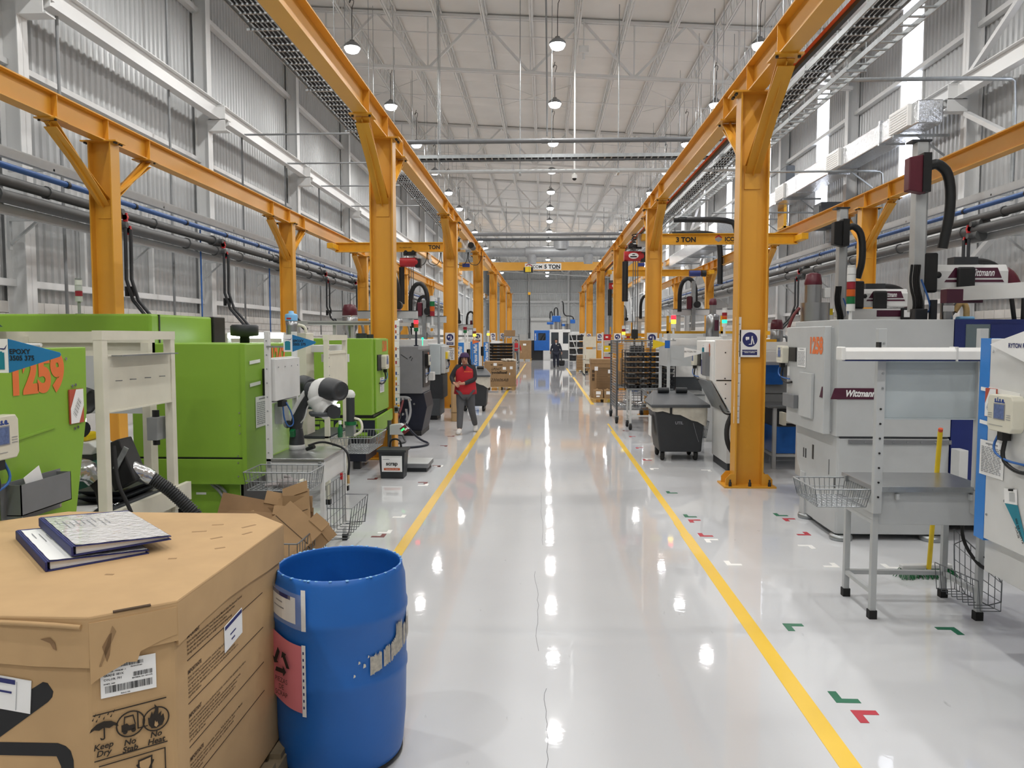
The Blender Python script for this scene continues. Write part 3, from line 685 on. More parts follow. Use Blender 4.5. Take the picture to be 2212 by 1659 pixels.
rack(-8.05, 1, 4.62, 'windowless wall'); rack(9.0, -1, 4.75, 'window wall')
def long_pipe(x, z, r, m, label, step, cm=None, s=1):
    t = thing('service_pipe', (x, 20, z), label, 'pipe'); part('run', G().cyl((x, -4, z), (x, 62, z), r, 12), m, t)
    cl = G().cyl((0, -.035, 0), (0, .035, 0), r * 1.22, 12).mesh('coupling'); i = 0
    while 2 + i * step < 60: inst('coupling', cl, cm or m, t, (0, 2 + i * step - 20, 0)); i += 1
    return t
for x, dz, tag_, s in ((-7.95, 0, 'windowless wall', 1), (8.9, .13, 'window wall', -1)):
    long_pipe(x, 4.46 + dz, .05, 'pipe_blue', 'thin blue compressed air pipe, top of the pipes along the ' + tag_, 2.1, 'black')
    long_pipe(x + .05 * s, 4.22 + dz, .085, 'pipe_dark', 'upper dark gray water pipe along the ' + tag_, 3.3)
    long_pipe(x + .1 * s, 3.98 + dz, .1, 'pipe_dark', 'lower dark gray water pipe along the ' + tag_, 2.9)
# valve drops to the machines
def drop(x, y, label, s=1, base=2.15):
    t = thing('valve_drop', (x, y, base), label, 'pipe', 'valve drops from the pipe rack')
    for k, z in enumerate((4.22, 3.98)):
        xx = x + .06 * k * s
        part('tee', G().cyl((xx, y - .16, z), (xx, y + .16, z), .12, 12).cyl((xx, y, z), (xx + .2 * s, y, z), .055, 10), 'pipe_dark', t)
        part('valve_handle', G().cyl((xx + .16 * s, y + .1 + .0, z - .08), (xx + .16 * s, y + .16, z - .08), .05, 8).box(xx + .12 * s, xx + .2 * s, y + .1, y + .14, z - .16, z), 'red', t)
    for k in (0, 1):
        xx = x + (.22 + .1 * k) * s
        part('drop_pipe', G().tube([(xx, y, 4.0 - .1 * k), (xx, y, 3.7), (xx, y - .02, 2.75), (xx + .65 * s, y - .35, base)], .032, 8, 1), 'charcoal', t)
        part('elbow', G().cyl((xx, y, 2.68), (xx, y, 2.86), .042, 8), 'black', t)
    return t
for i in range(7): drop(-7.9, 9.45 + 4.3 * i, 'black twin pipe drop, red valve handles, windowless side rack, %s from the near end' % ORD[i])
for i in range(4): drop(8.85, 16 + 5.2 * i, 'black twin pipe drop on the window side rack, %s from the near end' % ORD[i], -1)
# thin conduits climbing the windowless wall
for i, (y, z0, m) in enumerate(((10.9, 0, 'gray'), (13.4, 0, 'gray'), (17.4, 0, 'gray'), (21.6, 0, 'gray'), (25.2, 0, 'gray'), (29, 0, 'gray'), (33.5, 0, 'gray'))):
    top = 7.65
    pipe('wall_conduit', [(XL + .6, y, z0 + 2), (XL + .6, y, top), (XL + .62, y, top + .0), (-5.4, y, top + .0)] if i > 2 else [(XL + .6, y, 2), (XL + .6, y, 11.8)], .028, 'gray', 'thin gray conduit up the windowless wall, %s from near end' % ORD[i], 'conduit', 6, group='wall conduits', sm=0)
for i, y in enumerate((9.1, 13.2, 17.4, 21.8)):
    pipe('air_drop', [(-7.95, y, 4.4), (-7.95, y, 1.6)], .018, 'pipe_blue', 'thin blue air line dropping from the windowless side rack, %s from the near end' % ORD[i], 'pipe', 6, sm=0)
# conduits out to the window wall
for i, (y, z) in enumerate(((16.7, 7.35), (22.9, 6.75), (27.5, 6.3))):
    pipe('wall_conduit', [(5.9, y, z), (9.7, y, z), (9.85, y, z - .1), (9.85, y, 4.8)], .045 if i == 0 else .03, 'galv', 'silver conduit reaching from the cable ladder to the window wall, %s from the near end' % ORD[i], 'conduit', 8, sm=1)
# insulated rectangular duct on the window wall
t = thing('supply_duct', (9.0, 26, 7.0), 'silver foil wrapped rectangular duct along the window wall', 'duct')
part('duct_run', G().box(8.75, 9.35, 18.6, 24.2, 6.95, 7.5), 'foil', t, bev=.03)
part('duct_run', G().box(8.72, 9.38, 24.2, 29.5, 6.93, 7.54), 'foil', t, bev=.03)
part('duct_run', G().box(8.77, 9.35, 29.5, 34.5, 6.95, 7.48), 'foil', t, bev=.03)
for y in (20.6, 24.2, 27.2, 29.5): part('duct_joint', G().box(8.715, 9.385, y - .04, y + .04, 6.92, 7.55), 'foil', t)
for y in (18.9, 23.2, 28.4, 33): part('air_grille', G().box(8.66, 8.76, y, y + 1.0, 6.98, 7.5), 'white', t, bev=.01); 
g = G()
for y in (18.9, 23.2, 28.4, 33):
    for k in range(7): g.box(8.65, 8.665, y + .06, y + .94, 7.03 + k * .063, 7.065 + k * .063)
part('grille_slats', g, 'off_white', t, stuff=True)
for y in (19.5, 23.6, 28.2, 33): part('duct_bracket', G().box(8.6, 9.95, y - .03, y + .03, 6.86, 6.92).bar((9.2, y, 6.88), (9.85, y, 6.4), .04, .04), 'galv', t)
t = thing('supply_duct', (9.0, 42, 6.9), 'farther silver rectangular duct along the window wall', 'duct'); part('duct_run', G().box(8.4, 9.4, 40, 52, 6.6, 7.3), 'foil', t, bev=.03); part('duct_end', G().box(8.42, 9.38, 38, 39.9, 6.9, 7.6), 'foil', t, bev=.03)
for y in (41, 45, 49): part('duct_bracket', G().box(8.3, 9.95, y - .03, y + .03, 6.5, 6.58), 'galv', t)
t = thing('wall_cabinet', (8.6, 24.5, 5.2), 'dark gray electrical box standing above the window side runway beam', 'cabinet'); part('casing', G().box(8.55, 9.35, 24.2, 24.9, 5.3, 6.1), 'charcoal', t, bev=.015); part('front_plate', G().box(8.53, 8.55, 24.3, 24.8, 5.4, 6.0), 'dark_gray', t); part('stand', G().box(8.9, 9.3, 24.4, 24.7, 4.9, 5.3), 'gray', t)
t = thing('air_handler', (9.6, 30, 7.2), 'tall dark gray unit on yellow brackets by the window wall', 'unit'); part('casing', G().box(9.4, 9.75, 30.5, 31.3, 7.2, 8.6), 'dark_gray', t, bev=.04); part('bracket', G().box(9.35, 9.45, 30.5, 31.3, 6.2, 7.2).box(9.3, 9.9, 30.5, 30.56, 6.2, 6.26), 'crane_yellow', t); part('flue', G().cyl((9.6, 30.9, 5.6), (9.6, 30.9, 7.2), .12, 12), 'chrome', t)
# black flexible ducts far on the window side
t = thing('cable_chase', (6.4, 33, 6.4), 'fat black flexible conduits curving from the cable ladder near the window wall', 'conduit')
part('conduit_run', G().tube([(5.5, 33, 6.9), (7.8, 33, 6.9), (8.2, 33, 6.6), (8.2, 33, 4.2)], .12, 10), 'black', t); part('conduit_run', G().tube([(5.5, 33.5, 6.4), (7.2, 33.5, 6.4), (7.6, 33.5, 6.1), (7.6, 33.5, 4.2)], .12, 10), 'black', t)
# ================================================================ shared furniture builders
def wire_grid(x0, x1, y0, y1, z0, z1, nx, ny, nz=2, r=.003, tp=.04):
    """open wire basket: sides lean in by tp at the bottom"""
    rim = G(); g = G()
    a = [(x0, y0, z1), (x1, y0, z1), (x1, y1, z1), (x0, y1, z1)]; bq = [(x0 + tp, y0 + tp, z0), (x1 - tp, y0 + tp, z0), (x1 - tp, y1 - tp, z0), (x0 + tp, y1 - tp, z0)]
    for i in range(4):
        rim.cyl(a[i], a[(i + 1) % 4], r * 1.8, 6)
        n = nx if i % 2 == 0 else ny
        for k in range(n + 1):
            f = k / n; p = V(a[i]).lerp(V(a[(i + 1) % 4]), f); q = V(bq[i]).lerp(V(bq[(i + 1) % 4]), f); g.cyl(p, q, r, 4, cap=False)
        for k in range(nz):
            f = (k + 1) / nz; g.cyl(V(a[i]).lerp(V(bq[i]), f), V(a[(i + 1) % 4]).lerp(V(bq[(i + 1) % 4]), f), r * (1.4 if k == nz - 1 else 1), 4, cap=False)
    for k in range(nx + 1): f = k / nx; g.cyl(V(bq[0]).lerp(V(bq[1]), f), V(bq[3]).lerp(V(bq[2]), f), r, 4, cap=False)
    for k in range(ny + 1): f = k / ny; g.cyl(V(bq[0]).lerp(V(bq[3]), f), V(bq[1]).lerp(V(bq[2]), f), r, 4, cap=False)
    return rim, g
def basket(x0, x1, y0, y1, z0, z1, nx, ny, label, m='wire', nz=2, r=.003, tp=.04, grp=None):
    t = thing('wire_basket', ((x0 + x1) / 2, (y0 + y1) / 2, z0), label, 'basket', grp)
    rim, g = wire_grid(x0, x1, y0, y1, z0, z1, nx, ny, nz, r, tp)
    part('rim', rim, m, t); part('wire_mesh', g, m, t, stuff=True)
    return t
def hook_tabs(t, pts, m='wire'):
    for x, y, z in pts: part('hook', G().box(x - .012, x + .012, y - .012, y + .012, z - .03, z + .012), m, t)
def flag(x, y, z, wd, ht, label, tri='flag_blue', words='EPOXY\n3505 375', m2=None, facing=1):
    """pennant sign facing the near end: white pictogram square and a pointed coloured half"""
    t = thing('pennant_sign', (x, y, z), label, 'sign', 'material pennants')
    sq = ht * .52 if m2 is None else 0
    d = part('square', G().box(x, x + sq + .001, y - .002, y + .002, z - ht / 2, z + ht / 2), 'paper', t)
    part('pointed_half', poly_on(G(), (x + sq, y + .002, z), (1, 0, 0), (0, 0, 1), [(0, ht / 2), (0, -ht / 2), (wd - .004, -.02 * ht), (wd, .05 * ht), (wd - .004, .1 * ht)], .004), tri, t)
    if sq:
        part('canister_print', rect_on(rect_on(G(), (x, y - .003, z), (1, 0, 0), (0, 0, 1), sq * .16, -ht * .4, sq * .62, ht * .5), (x, y - .003, z), (1, 0, 0), (0, 0, 1), sq * .26, ht * .1, sq * .4, ht * .03), 'teal', d)
        part('swoosh', poly_on(G(), (x, y - .003, z), (1, 0, 0), (0, 0, 1), [(sq * .1, ht * .24), (sq * .8, ht * .22), (sq * .95, ht * .33), (sq * .85, ht * .2), (sq * .75, ht * .18)]), 'print_navy', d)
        text('words', words, ht * .2, 'print_black', t, (x + sq + .006, y - .004, z + ht * .06), align='LEFT', bold=.0008, line=.95)
    return t
def sise(par_loc, x, y, z, s, label, k=1.0):
    """wall mounted temperature controller: pale casing, small screen, blue maker letters; faces along s*X"""
    t = thing('controller_box', (x, y, z), label, 'controller', 'controllers on the machines')
    h, wd, dp = .22 * k, .25 * k, .07
    w2, w3 = wd * .42, wd * .5
    part('casing', G().prism([(y - w2, z - h / 2), (y + w2, z - h / 2), (y + w3, z - h * .38), (y + w3, z + h * .38), (y + w2, z + h / 2), (y - w2, z + h / 2), (y - w3, z + h * .38), (y - w3, z - h * .38)], 'x', x, x + s * dp), 'cream', t, bev=.006)
    R = (0, s, 0); xo = x + s * (dp + .001); yo = y - s * wd / 2
    part('screen_bezel', rect_on(G(), (xo, yo, z - h / 2), R, (0, 0, 1), wd * .27, h * .33, wd * .45, h * .44), 'print_gray', t)
    part('screen', rect_on(G(), (xo + s * .0012, yo, z - h / 2), R, (0, 0, 1), wd * .3, h * .36, wd * .39, h * .38), 'screen', t)
    text('maker_lettering', 's.i.s.e.', h * .2, 'print_blue', t, (xo, y, z + h * .3), R, bold=.002)
    g = G()
    for q in range(3):
        for e in (.05, .78): rect_on(g, (xo, yo, z - h / 2), R, (0, 0, 1), wd * e, h * (.36 + .06 * q), wd * .16, h * .012)
    rect_on(g, (xo, yo, z - h / 2), R, (0, 0, 1), wd * .1, h * .16, wd * .55, h * .01); part('vents', g, 'print_gray', t)
    part('plug', G().box(x + s * .01, x + s * .06, y - .02, y + .03, z - h / 2 - .05, z - h / 2), 'black', t)
    part('lead', G().tube([(x + s * .03, y, z - h / 2 - .04), (x + s * .05, y, z - h / 2 - .16), (x + s * .02, y - .1, z - h / 2 - .22), (x, y - .22, z - h / 2 - .2)], .012, 6), 'black', t)
    part('blue_lead', G().tube([(x + s * .03, y + .05, z - h / 2), (x + s * .06, y + .08, z - h / 2 - .11), (x + s * .05, y - .02, z - h / 2 - .16), (x, y - .15, z - h / 2 - .17)], .007, 6), 'pipe_blue', t)
    return t
def scan_card(par, x, y, z, s, k=1.0):
    R = (0, s, 0); d = decal('barcode_card', 'paper_red', par, (x, y - s * .065 * k, z), R, (0, 0, 1), .13 * k, .2 * k, .008)
    o = (x + s * .009, y - s * .065 * k, z)
    part('card_white', poly_on(G(), o, R, (0, 0, 1), [(.005 * k, .002), (.08 * k, .002), (.128 * k, .1 * k), (.128 * k, .198 * k), (.06 * k, .198 * k), (.005 * k, .09 * k)]), 'paper', d)
    g = G()
    for i in range(11):
        a = i * .0085 * k; poly_on(g, (x + s * .0105, o[1], z), R, (0, 0, 1), [(.022 * k + a * .62, .065 * k + a), (.022 * k + a * .62 + .004 * k * (1 + i % 2) * .6, .065 * k + a - .003 * k), (.05 * k + a * .62 + .004 * k * (1 + i % 2) * .6, .035 * k + a), (.05 * k + a * .62, .037 * k + a)])
    part('barcode', g, 'print_black', d)
def screws(par, pts, r=.008, m='chrome', ax=(1, 0, 0)):
    for p in pts: part('screw', G().cyl(p, V(p) + V(ax) * .006, r, 8), m, par)
def cobot(x, y, z, label, rz=0, arm=1.0):
    """white and charcoal jointed robot arm, pointing along +X before rotation"""
    t = thing('robot_arm', (x, y, z), label, 'robot', 'white and charcoal robot arms')
    def P(a, b, c): return (x + a, y + b, z + c)
    part('base_ring', G().lathe([(.001, 0), (.072, 0), (.072, .035), (.068, .045), (.001, .045)], (x, y, z), 24), 'off_white', t)
    part('base_body', G().lathe([(.07, .045), (.066, .1), (.055, .19), (.05, .2), (.001, .2)], (x, y, z), 24), 'charcoal', t)
    part('lower_arm', G().tube([P(-.01, 0, .16), P(-.0, 0, .26), P(.05, 0, .38), P(.13, -.01, .5), P(.17, -.02, .54)], [.058, .056, .05, .048, .05], 14, 2), 'charcoal', t)
    part('arm_cover', G().tube([P(-.055, -.012, .24), P(-.03, -.015, .34), P(.05, -.02, .46), P(.1, -.02, .53)], [.02, .026, .026, .03], 10, 2), 'off_white', t)
    part('joint_cap', G().cyl(P(-.06, -.05, .24), P(-.06, -.085, .24), .035, 16), 'charcoal', t)
    part('elbow_ring', G().cyl(P(.12, -.01, .55), P(.21, -.03, .55), .075, 20, r2=.09), 'charcoal', t)
    part('shoulder_shell', G().ball(P(.27, -.04, .52), .155, 20, (.95, .8, .95)), 'off_white', t)
    hood = G(); ns = 20
    for k, (dx, r, m_) in enumerate(((.0, .15, 0), (.06, .145, 0), (.13, .125, 0))): pass
    hood.lathe([(.135, 0), (.13, .06), (.118, .11), (.105, .14), (.085, .13), (.072, .118), (.001, .112)], (0, 0, 0), ns, ax='x')
    hood.xf(MX.Translation(P(.31, -.06, .565)) @ MX.Rotation(.12, 4, 'Y') @ MX.Rotation(-.35, 4, 'Z') @ MX.Diagonal((1.15, 1, .8, 1)))
    part('hood', hood, 'charcoal', t)
    part('wrist_shell', G().tube([P(.24, -.05, .48), P(.27, -.07, .4), P(.33, -.09, .36)], [.12, .1, .085], 16, 2), 'off_white', t)
    part('wrist_band', G().lathe([(.001, -.02), (.11, -.02), (.125, .0), (.125, .02), (.001, .02)], P(.27, -.07, .34), 20), 'dark_gray', t)
    part('wrist_cap', G().cyl(P(.37, -.1, .37), P(.4, -.16, .36), .06, 16), 'charcoal', t)
    part('tool_flange', G().cyl(P(.4, -.06, .3), P(.41, -.06, .4), .022, 10), 'dark_green', t); part('tool_light', G().cyl(P(.4, -.06, .4), P(.4, -.06, .425), .024, 10), 'lens', t)
    part('cable', G().tube([P(.05, -.03, .25), P(.1, -.06, .3), P(.13, -.07, .42), P(.19, -.08, .44)], .006, 6), 'white', t)
    if rz: t.rotation_euler = (0, 0, rz)
    return t
def signal_tower(x, y, z, label, cols, h=.5, pole='charcoal', seg=.07, r=.03):
    t = thing('signal_tower', (x, y, z), label, 'signal light', 'stacked signal lights')
    n = len(cols); zz = z + h - seg * n
    part('pole', G().cyl((x, y, z), (x, y, zz), r * .45, 8), pole, t); part('base', G().cyl((x, y, z), (x, y, z + .02), r * 1.1, 10), pole, t)
    for i, c in enumerate(cols): part('segment', G().cyl((x, y, zz + i * seg), (x, y, zz + (i + 1) * seg - .004), r, 12), c, t)
    part('cap', G().cyl((x, y, z + h), (x, y, z + h + .015), r * .9, 12), pole, t)
    return t
def hopper(x, y, z, label, head='maroon', body='stainless', r=.13, h=.55, grp='dryer hoppers'):
    t = thing('hopper_loader', (x, y, z), label, 'hopper', grp)
    part('vessel', G().lathe([(.001, 0), (r * .5, 0), (r * .5, h * .12), (r, h * .3), (r, h * .62), (r * .8, h * .66), (.001, h * .66)], (x, y, z), 18), body, t)
    part('loader_head', G().lathe([(r * .92, h * .66), (r, h * .68), (r * .95, h * .85), (r * .75, h * .98), (.001, h)], (x, y, z), 18), head, t)
    part('clamp_ring', G().lathe([(r * 1.02, h * .64), (r * 1.06, h * .655), (r * 1.02, h * .67)], (x, y, z), 18), 'chrome', t)
    part('stand', G().box(x - r * .7, x - r * .6, y - .02, y + .02, 0, z + h * .2).box(x + r * .6, x + r * .7, y - .02, y + .02, 0, z + h * .2), 'gray', t)
    part('feed_pipe', G().tube([(x + r, y, z + h * .45), (x + r * 1.6, y, z + h * .45), (x + r * 1.8, y, z + h * .2), (x + r * 1.8, y, z - .05)], .025, 8), 'galv', t)
    return t
# ================================================================ windowless half, nearest machine 1259
t = thing('molding_machine', (-3.6, 4.4, 0), 'lime green molding machine numbered 1259, nearest of the green ones', 'machine')
M1259 = t
dp = part('door_panel', G().prism([(2.3, .45), (4.2, .45), (4.305, .92), (4.44, 1.5), (4.45, 1.885), (2.3, 1.885)], 'x', -2.8, -2.75), 'lime', t, bev=.006)
part('panel_fold', G().bar((-2.75, 3.6, 1.39), (-2.75, 4.13, 1.44), .012, .012), 'lime', dp)
text('machine_number', '1259', .27, 'num_orange', t, (-2.747, 4.0, 1.655), (0, 1, 0), (0, 0, 1), bold=.015, sx=.84, res=6)
screws(dp, [(-2.75, 4.25, 1.82), (-2.75, 4.27, 1.45), (-2.75, 4.15, .99), (-2.75, 4.3, 1.66), (-2.75, 4.33, 1.665), (-2.75, 4.31, 1.41), (-2.75, 4.34, 1.415)], .009)
scan_card(t, -2.747, 4.325, 1.44, 1, 1.0)
pk = part('document_pocket', G().box(-2.75, -2.745, 3.68, 4.16, .98, 1.2).box(-2.67, -2.665, 3.72, 4.13, 1.03, 1.19).box(-2.75, -2.665, 3.72, 3.725, 1.0, 1.19).box(-2.75, -2.665, 4.125, 4.13, 1.03, 1.19).box(-2.75, -2.665, 3.72, 4.13, 1.03, 1.035), 'mid_gray', t, 'bent gray sheet metal pocket')
part('loose_paper', G().obox((-2.7, 3.87, 1.19), (.002, .13, .1), rx=.35), 'paper', pk)
sise(t, -2.75, 3.62, 1.445, 1, 'pale controller with blue screen on the green machine 1259', 1.0)
fl_ = flag(-2.52, 3.36, 1.86, .245, .155, 'blue EPOXY pennant before the orange number 1259')
part('bracket', G().bar((-2.76, 3.4, 1.86), (-2.5, 3.37, 1.86), .02, .02), 'galv', fl_)
part('guard_rail', G().box(-6.4, -2.98, 5.62, 5.7, 1.9, 1.985).box(-6.4, -2.98, 5.66, 5.7, 1.55, 1.9), 'cream', t)
part('guard_post', G().box(-3.04, -2.98, 5.6, 5.7, .2, 1.9), 'cream', t); part('guard_post', G().box(-4.35, -4.28, 5.58, 5.66, 1.2, 1.95), 'cream', t); part('guard_post', G().box(-3.98, -3.92, 5.58, 5.66, 1.2, 1.95), 'cream', t)
part('guard_sheet', G().box(-3.9, -3.04, 5.64, 5.66, 1.36, 1.8), 'light_gray', t); part('dark_opening', G().box(-4.27, -3.99, 5.6, 5.63, 1.75, 1.86), 'black', t)
part('handle_bar', G().tube([(-4.1, 4.9, 1.85), (-4.1, 4.9, 1.88), (-3.8, 4.9, 1.88), (-3.8, 4.9, 1.85)], .015, 6), 'white', t); part('handle_bar', G().tube([(-3.6, 5.0, 1.86), (-3.55, 5.0, 1.89), (-3.4, 5.0, 1.89)], .014, 6), 'white', t)
part('info_sheet', G().box(-4.0, -3.55, 4.55, 4.56, 1.84, 2.01), 'paper', t)
part('machine_bed', G().box(-6.2, -3.4, 3.0, 5.55, 0, .75), 'cream', t); part('base_block', G().box(-6, -3.1, 3.2, 4.4, .0, .45), 'dark_green', t)
part('rear_block', G().box(-6.4, -3.5, 3.0, 4.3, .75, 1.85), 'cream', t, bev=.01)
part('green_cowl', G().prism([(-4.6, 2.02), (-4.1, 2.02), (-4.2, 2.1), (-4.7, 2.16), (-5, 2.16), (-5, 2.02)], 'y', 4.6, 5.6), 'dark_green', t)
signal_tower(-4.72, 7.55, 2.16, 'gray signal light with one red band before the orange column', ['light_gray', 'dim_red', 'light_gray', 'off_white'], .36, 'gray', .055, .034)
# granulator beside it
t = thing('granulator', (-3.72, 6.0, 0), 'dark green granulator with yellow stop box, behind the 1259 panel', 'machine')
part('hopper_body', G().box(-3.97, -3.57, 5.85, 6.2, .45, .95), 'dark_green', t, bev=.02); part('top_cover', G().prism([(-3.97, 1.0), (-3.62, 1.0), (-3.58, 1.06), (-3.64, 1.1), (-3.97, 1.1)], 'y', 5.88, 6.15), 'off_white', t, bev=.01)
part('neck', G().box(-3.92, -3.62, 5.9, 6.12, .95, 1.0), 'charcoal', t)
eb = part('stop_box', G().box(-3.84, -3.68, 5.92, 6.08, 1.1, 1.17), 'yellow', t, bev=.02); part('stop_button', G().cyl((-3.76, 6.0, 1.17), (-3.76, 6.0, 1.2), .045, 14), 'red', eb)
part('wheel_base', G().box(-3.97, -3.57, 5.85, 6.2, 0, .45), 'charcoal', t); part('green_lid', G().box(-3.62, -3.42, 5.8, 5.95, .7, .85), 'dark_green', t, bev=.02)
t = thing('suction_hose', (-2.95, 4.8, 0), 'short black hose with foil wrapped joint hanging beside the 1259 panel', 'hose')
part('foil_joint', G().tube([(-3.05, 4.7, 1.06), (-2.98, 4.74, 1.1), (-2.92, 4.78, 1.02)], [.05, .075, .06], 10), 'foil', t)
part('hose_run', G().tube([(-2.93, 4.78, 1.02), (-2.87, 4.8, .92), (-2.86, 4.8, .4), (-2.9, 4.8, .1)], .045, 12), 'rubber', t)
cobot(-3.6, 5.0, .95, 'robot arm half hidden behind the 1259 panel and cream frame', rz=.5)
t = thing('plastic_wrap', (-2.95, 4.6, 1.3), 'crumpled clear plastic wrap hanging beside the 1259 panel', 'wrap')
g = G().ball((-2.98, 4.62, 1.62), .12, 10, (.6, .5, 1.5)); g.v = [(a + random.uniform(-.02, .02), b + random.uniform(-.02, .02), c) for a, b, c in g.v]; part('wrap_film', g, 'clear', t)
# cream workstation frame with conveyor
def workstation(x, y0, y1, s, label, m, z_top, zb0, zb1, tz_, dep, post=.05, name='work_station', board_in=.0, posts_down=True, pegs=0, top='stainless', group='workstations along the machines', apron=.2, feet=True, sidebar=.32):
    """two tall posts at (x, y0) and (x, y1), a board between them, a table reaching dep along s*X"""
    t = thing(name, (x + s * dep / 2, (y0 + y1) / 2, 0), label, 'workstation', group); h = post / 2; xe = x + s * dep
    for y in (y0, y1):
        part('post', G().box(x - h, x + h, y - h, y + h, (tz_ - .16), z_top), m, t, bev=.004)
        if feet: part('leg', G().box(x - h * .8, x + h * .8, y - h * .8, y + h * .8, .05, tz_ - .02), m, t); part('foot', G().box(x - h, x + h, y - h, y + h, 0, .06), 'rubber', t)
        part('leg', G().box(xe - h * .8, xe + h * .8, y - h * .8, y + h * .8, .05, tz_ - .02), m, t); part('foot', G().box(xe - h, xe + h, y - h, y + h, 0, .06), 'rubber', t)
    bd = part('board', G().box(x - s * .01 - .012, x - s * .01 + .012, y0 + h, y1 - h, zb0, zb1).box(x - s * .03, x + s * .02, y0 + h, y1 - h, zb1, zb1 + .01).box(x - s * .03, x + s * .02, y0 + h, y1 - h, zb0 - .01, zb0), m, t)
    part('table_top', G().box(min(x, xe) - h, max(x, xe) + h, y0 - h, y1 + h, tz_ - .03, tz_), top, t, bev=.004)
    if apron: part('apron', G().box(min(x, xe), max(x, xe), y0 - h * .6, y1 + h * .6, tz_ - .03 - apron, tz_ - .032), m, t, bev=.004)
    part('stretcher', G().box(x - .016, x + .016, y0, y1, sidebar, sidebar + .035).box(xe - .016, xe + .016, y0, y1, sidebar, sidebar + .035), m, t); part('stretcher', G().box(min(x, xe), max(x, xe), y1 - .016 - .1, y1 + .016 - .1, sidebar, sidebar + .035), m, t)
    return t, bd
t, bd = workstation(-2.80, 4.68, 5.56, -1, 'cream workstation frame with peg board beside machine 1259', 'cream', 1.955, 1.47, 1.82, .8, .55, .06, apron=.3, top='belt')
part('top_bar', G().box(-2.832, -2.768, 4.648, 5.592, 1.925, 1.985), 'cream', t)
for y in (4.8, 4.97, 5.16, 5.36): part('peg', G().cyl((-2.79, y, 1.66), (-2.74, y + .015, 1.662), .0035, 6), 'mid_gray', bd)
part('board_lip', G().box(-2.8, -2.70, 4.75, 5.5, 1.82, 1.828), 'galv', t)
part('side_rail', G().box(-2.79, -2.75, 4.6, 5.75, .68, .82), 'cream', t); part('belt_edge', G().box(-2.9, -2.86, 4.6, 5.7, .8, .812), 'stainless', t)
t = thing('junction_box', (-2.76, 5.45, 1.2), 'gray electrical box on the post of the cream frame', 'box'); part('casing', G().box(-2.93, -2.85, 5.45, 5.58, 1.18, 1.35), 'gray', t, bev=.004); part('gland', G().cyl((-2.89, 5.51, 1.35), (-2.89, 5.51, 1.4), .025, 10).cyl((-2.89, 5.51, 1.14), (-2.89, 5.51, 1.18), .025, 10), 'black', t)
t = thing('part_tray', (-3.0, 5.2, .8), 'dark gray trays stacked on the belt under the cream frame', 'tray')
for k in range(2): part('tray_shell', G().hexa([(-3.15, 5.05, .805 + .045 * k), (-2.93, 5.05, .805 + .045 * k), (-2.93, 5.45, .805 + .045 * k), (-3.15, 5.45, .805 + .045 * k), (-3.2, 4.98, .85 + .045 * k), (-2.87, 4.98, .85 + .045 * k), (-2.87, 5.52, .85 + .045 * k), (-3.2, 5.52, .85 + .045 * k)]), 'charcoal', t, bev=.006)
solo('paper_slip', G().obox((-3.1, 4.85, .803), (.25, .2, .002), rz=.3), 'paper', 'white paper slip lying on the dark belt', 'paper')
t = thing('metal_clips', (-2.9, 4.9, .815), 'small bright metal clips lying on the dark belt', 'clips')
for k in range(3): part('clip', G().tube([(-2.92 + .02 * k, 4.86 + .03 * k, .82), (-2.9 + .02 * k, 4.88 + .03 * k, .83), (-2.93 + .02 * k, 4.9 + .03 * k, .82)], .007, 6, 1), 'chrome', t)
t = thing('extraction_hose', (-2.5, 5.4, .6), 'black corrugated hose taped with foil beside the cream frame', 'hose')
part('foil_joint', G().tube([(-2.9, 5.0, 1.02), (-2.8, 5.05, 1.03), (-2.72, 5.1, .97)], [.05, .075, .06, .055], 12), 'foil', t)
pts = [(-2.74, 5.09, .99), (-2.6, 5.12, .88), (-2.45, 5.15, .72), (-2.34, 5.18, .5), (-2.3, 5.2, .2)]
part('hose_run', G().tube(pts, .042, 12), 'rubber', t)
g = G(); P = [V(p) for p in pts]
for a, b in zip(P[:-1], P[1:]):
    n = int((b - a).length / .016)
    for k in range(n): c = a.lerp(b, k / n); g.cyl(c, c + (b - a).normalized() * .008, .047, 12)
part('corrugation', g, 'charcoal', t, stuff=True)
part('hood', G().prism([(-3.0, 1.2), (-2.86, 1.26), (-2.75, .98), (-2.9, .9)], 'y', 4.95, 5.12), 'black', t, bev=.01); part('bracket_plate', G().obox((-2.84, 4.94, 1.13), (.035, .008, .17), ry=.5), 'galv', t)
part('cable', G().tube([(-2.86, 4.9, 1.22), (-2.8, 4.82, .98), (-2.72, 4.8, .85), (-2.66, 4.85, .6)], .013, 8), 'rubber', t)
# ---------------------------------------------------------------- second green machine
t = thing('molding_machine', (-3.2, 7.1, 0), 'large lime green molding machine behind the cream frame, number half hidden', 'machine')
part('main_housing', G().box(-3.62, -2.62, 6.5, 7.75, .885, 1.885), 'lime', t, bev=.008); part('corner_trim', G().box(-2.64, -2.6, 6.49, 6.53, .66, 1.88), 'lime', t)
part('side_door', G().prism([(6.53, .7), (7.66, .7), (7.7, 1.1), (7.86, 1.3), (7.87, 1.88), (6.53, 1.88)], 'x', -2.64, -2.605), 'lime', t, bev=.006)
part('lower_skirt', G().box(-3.62, -2.62, 6.5, 7.75, .646, .87), 'lime', t, bev=.006); part('shadow_gap', G().box(-3.6, -2.63, 6.51, 7.7, .87, .885), 'black', t)
part('recessed_plate', G().box(-3.2, -2.72, 6.62, 6.64, .1, .646), 'lime', t); part('underframe', G().box(-3.6, -2.72, 6.7, 7.7, 0, .646), 'black', t)
part('label_strip', G().box(-3.12, -3.03, 6.615, 6.62, .53, .55), 'paper', t)
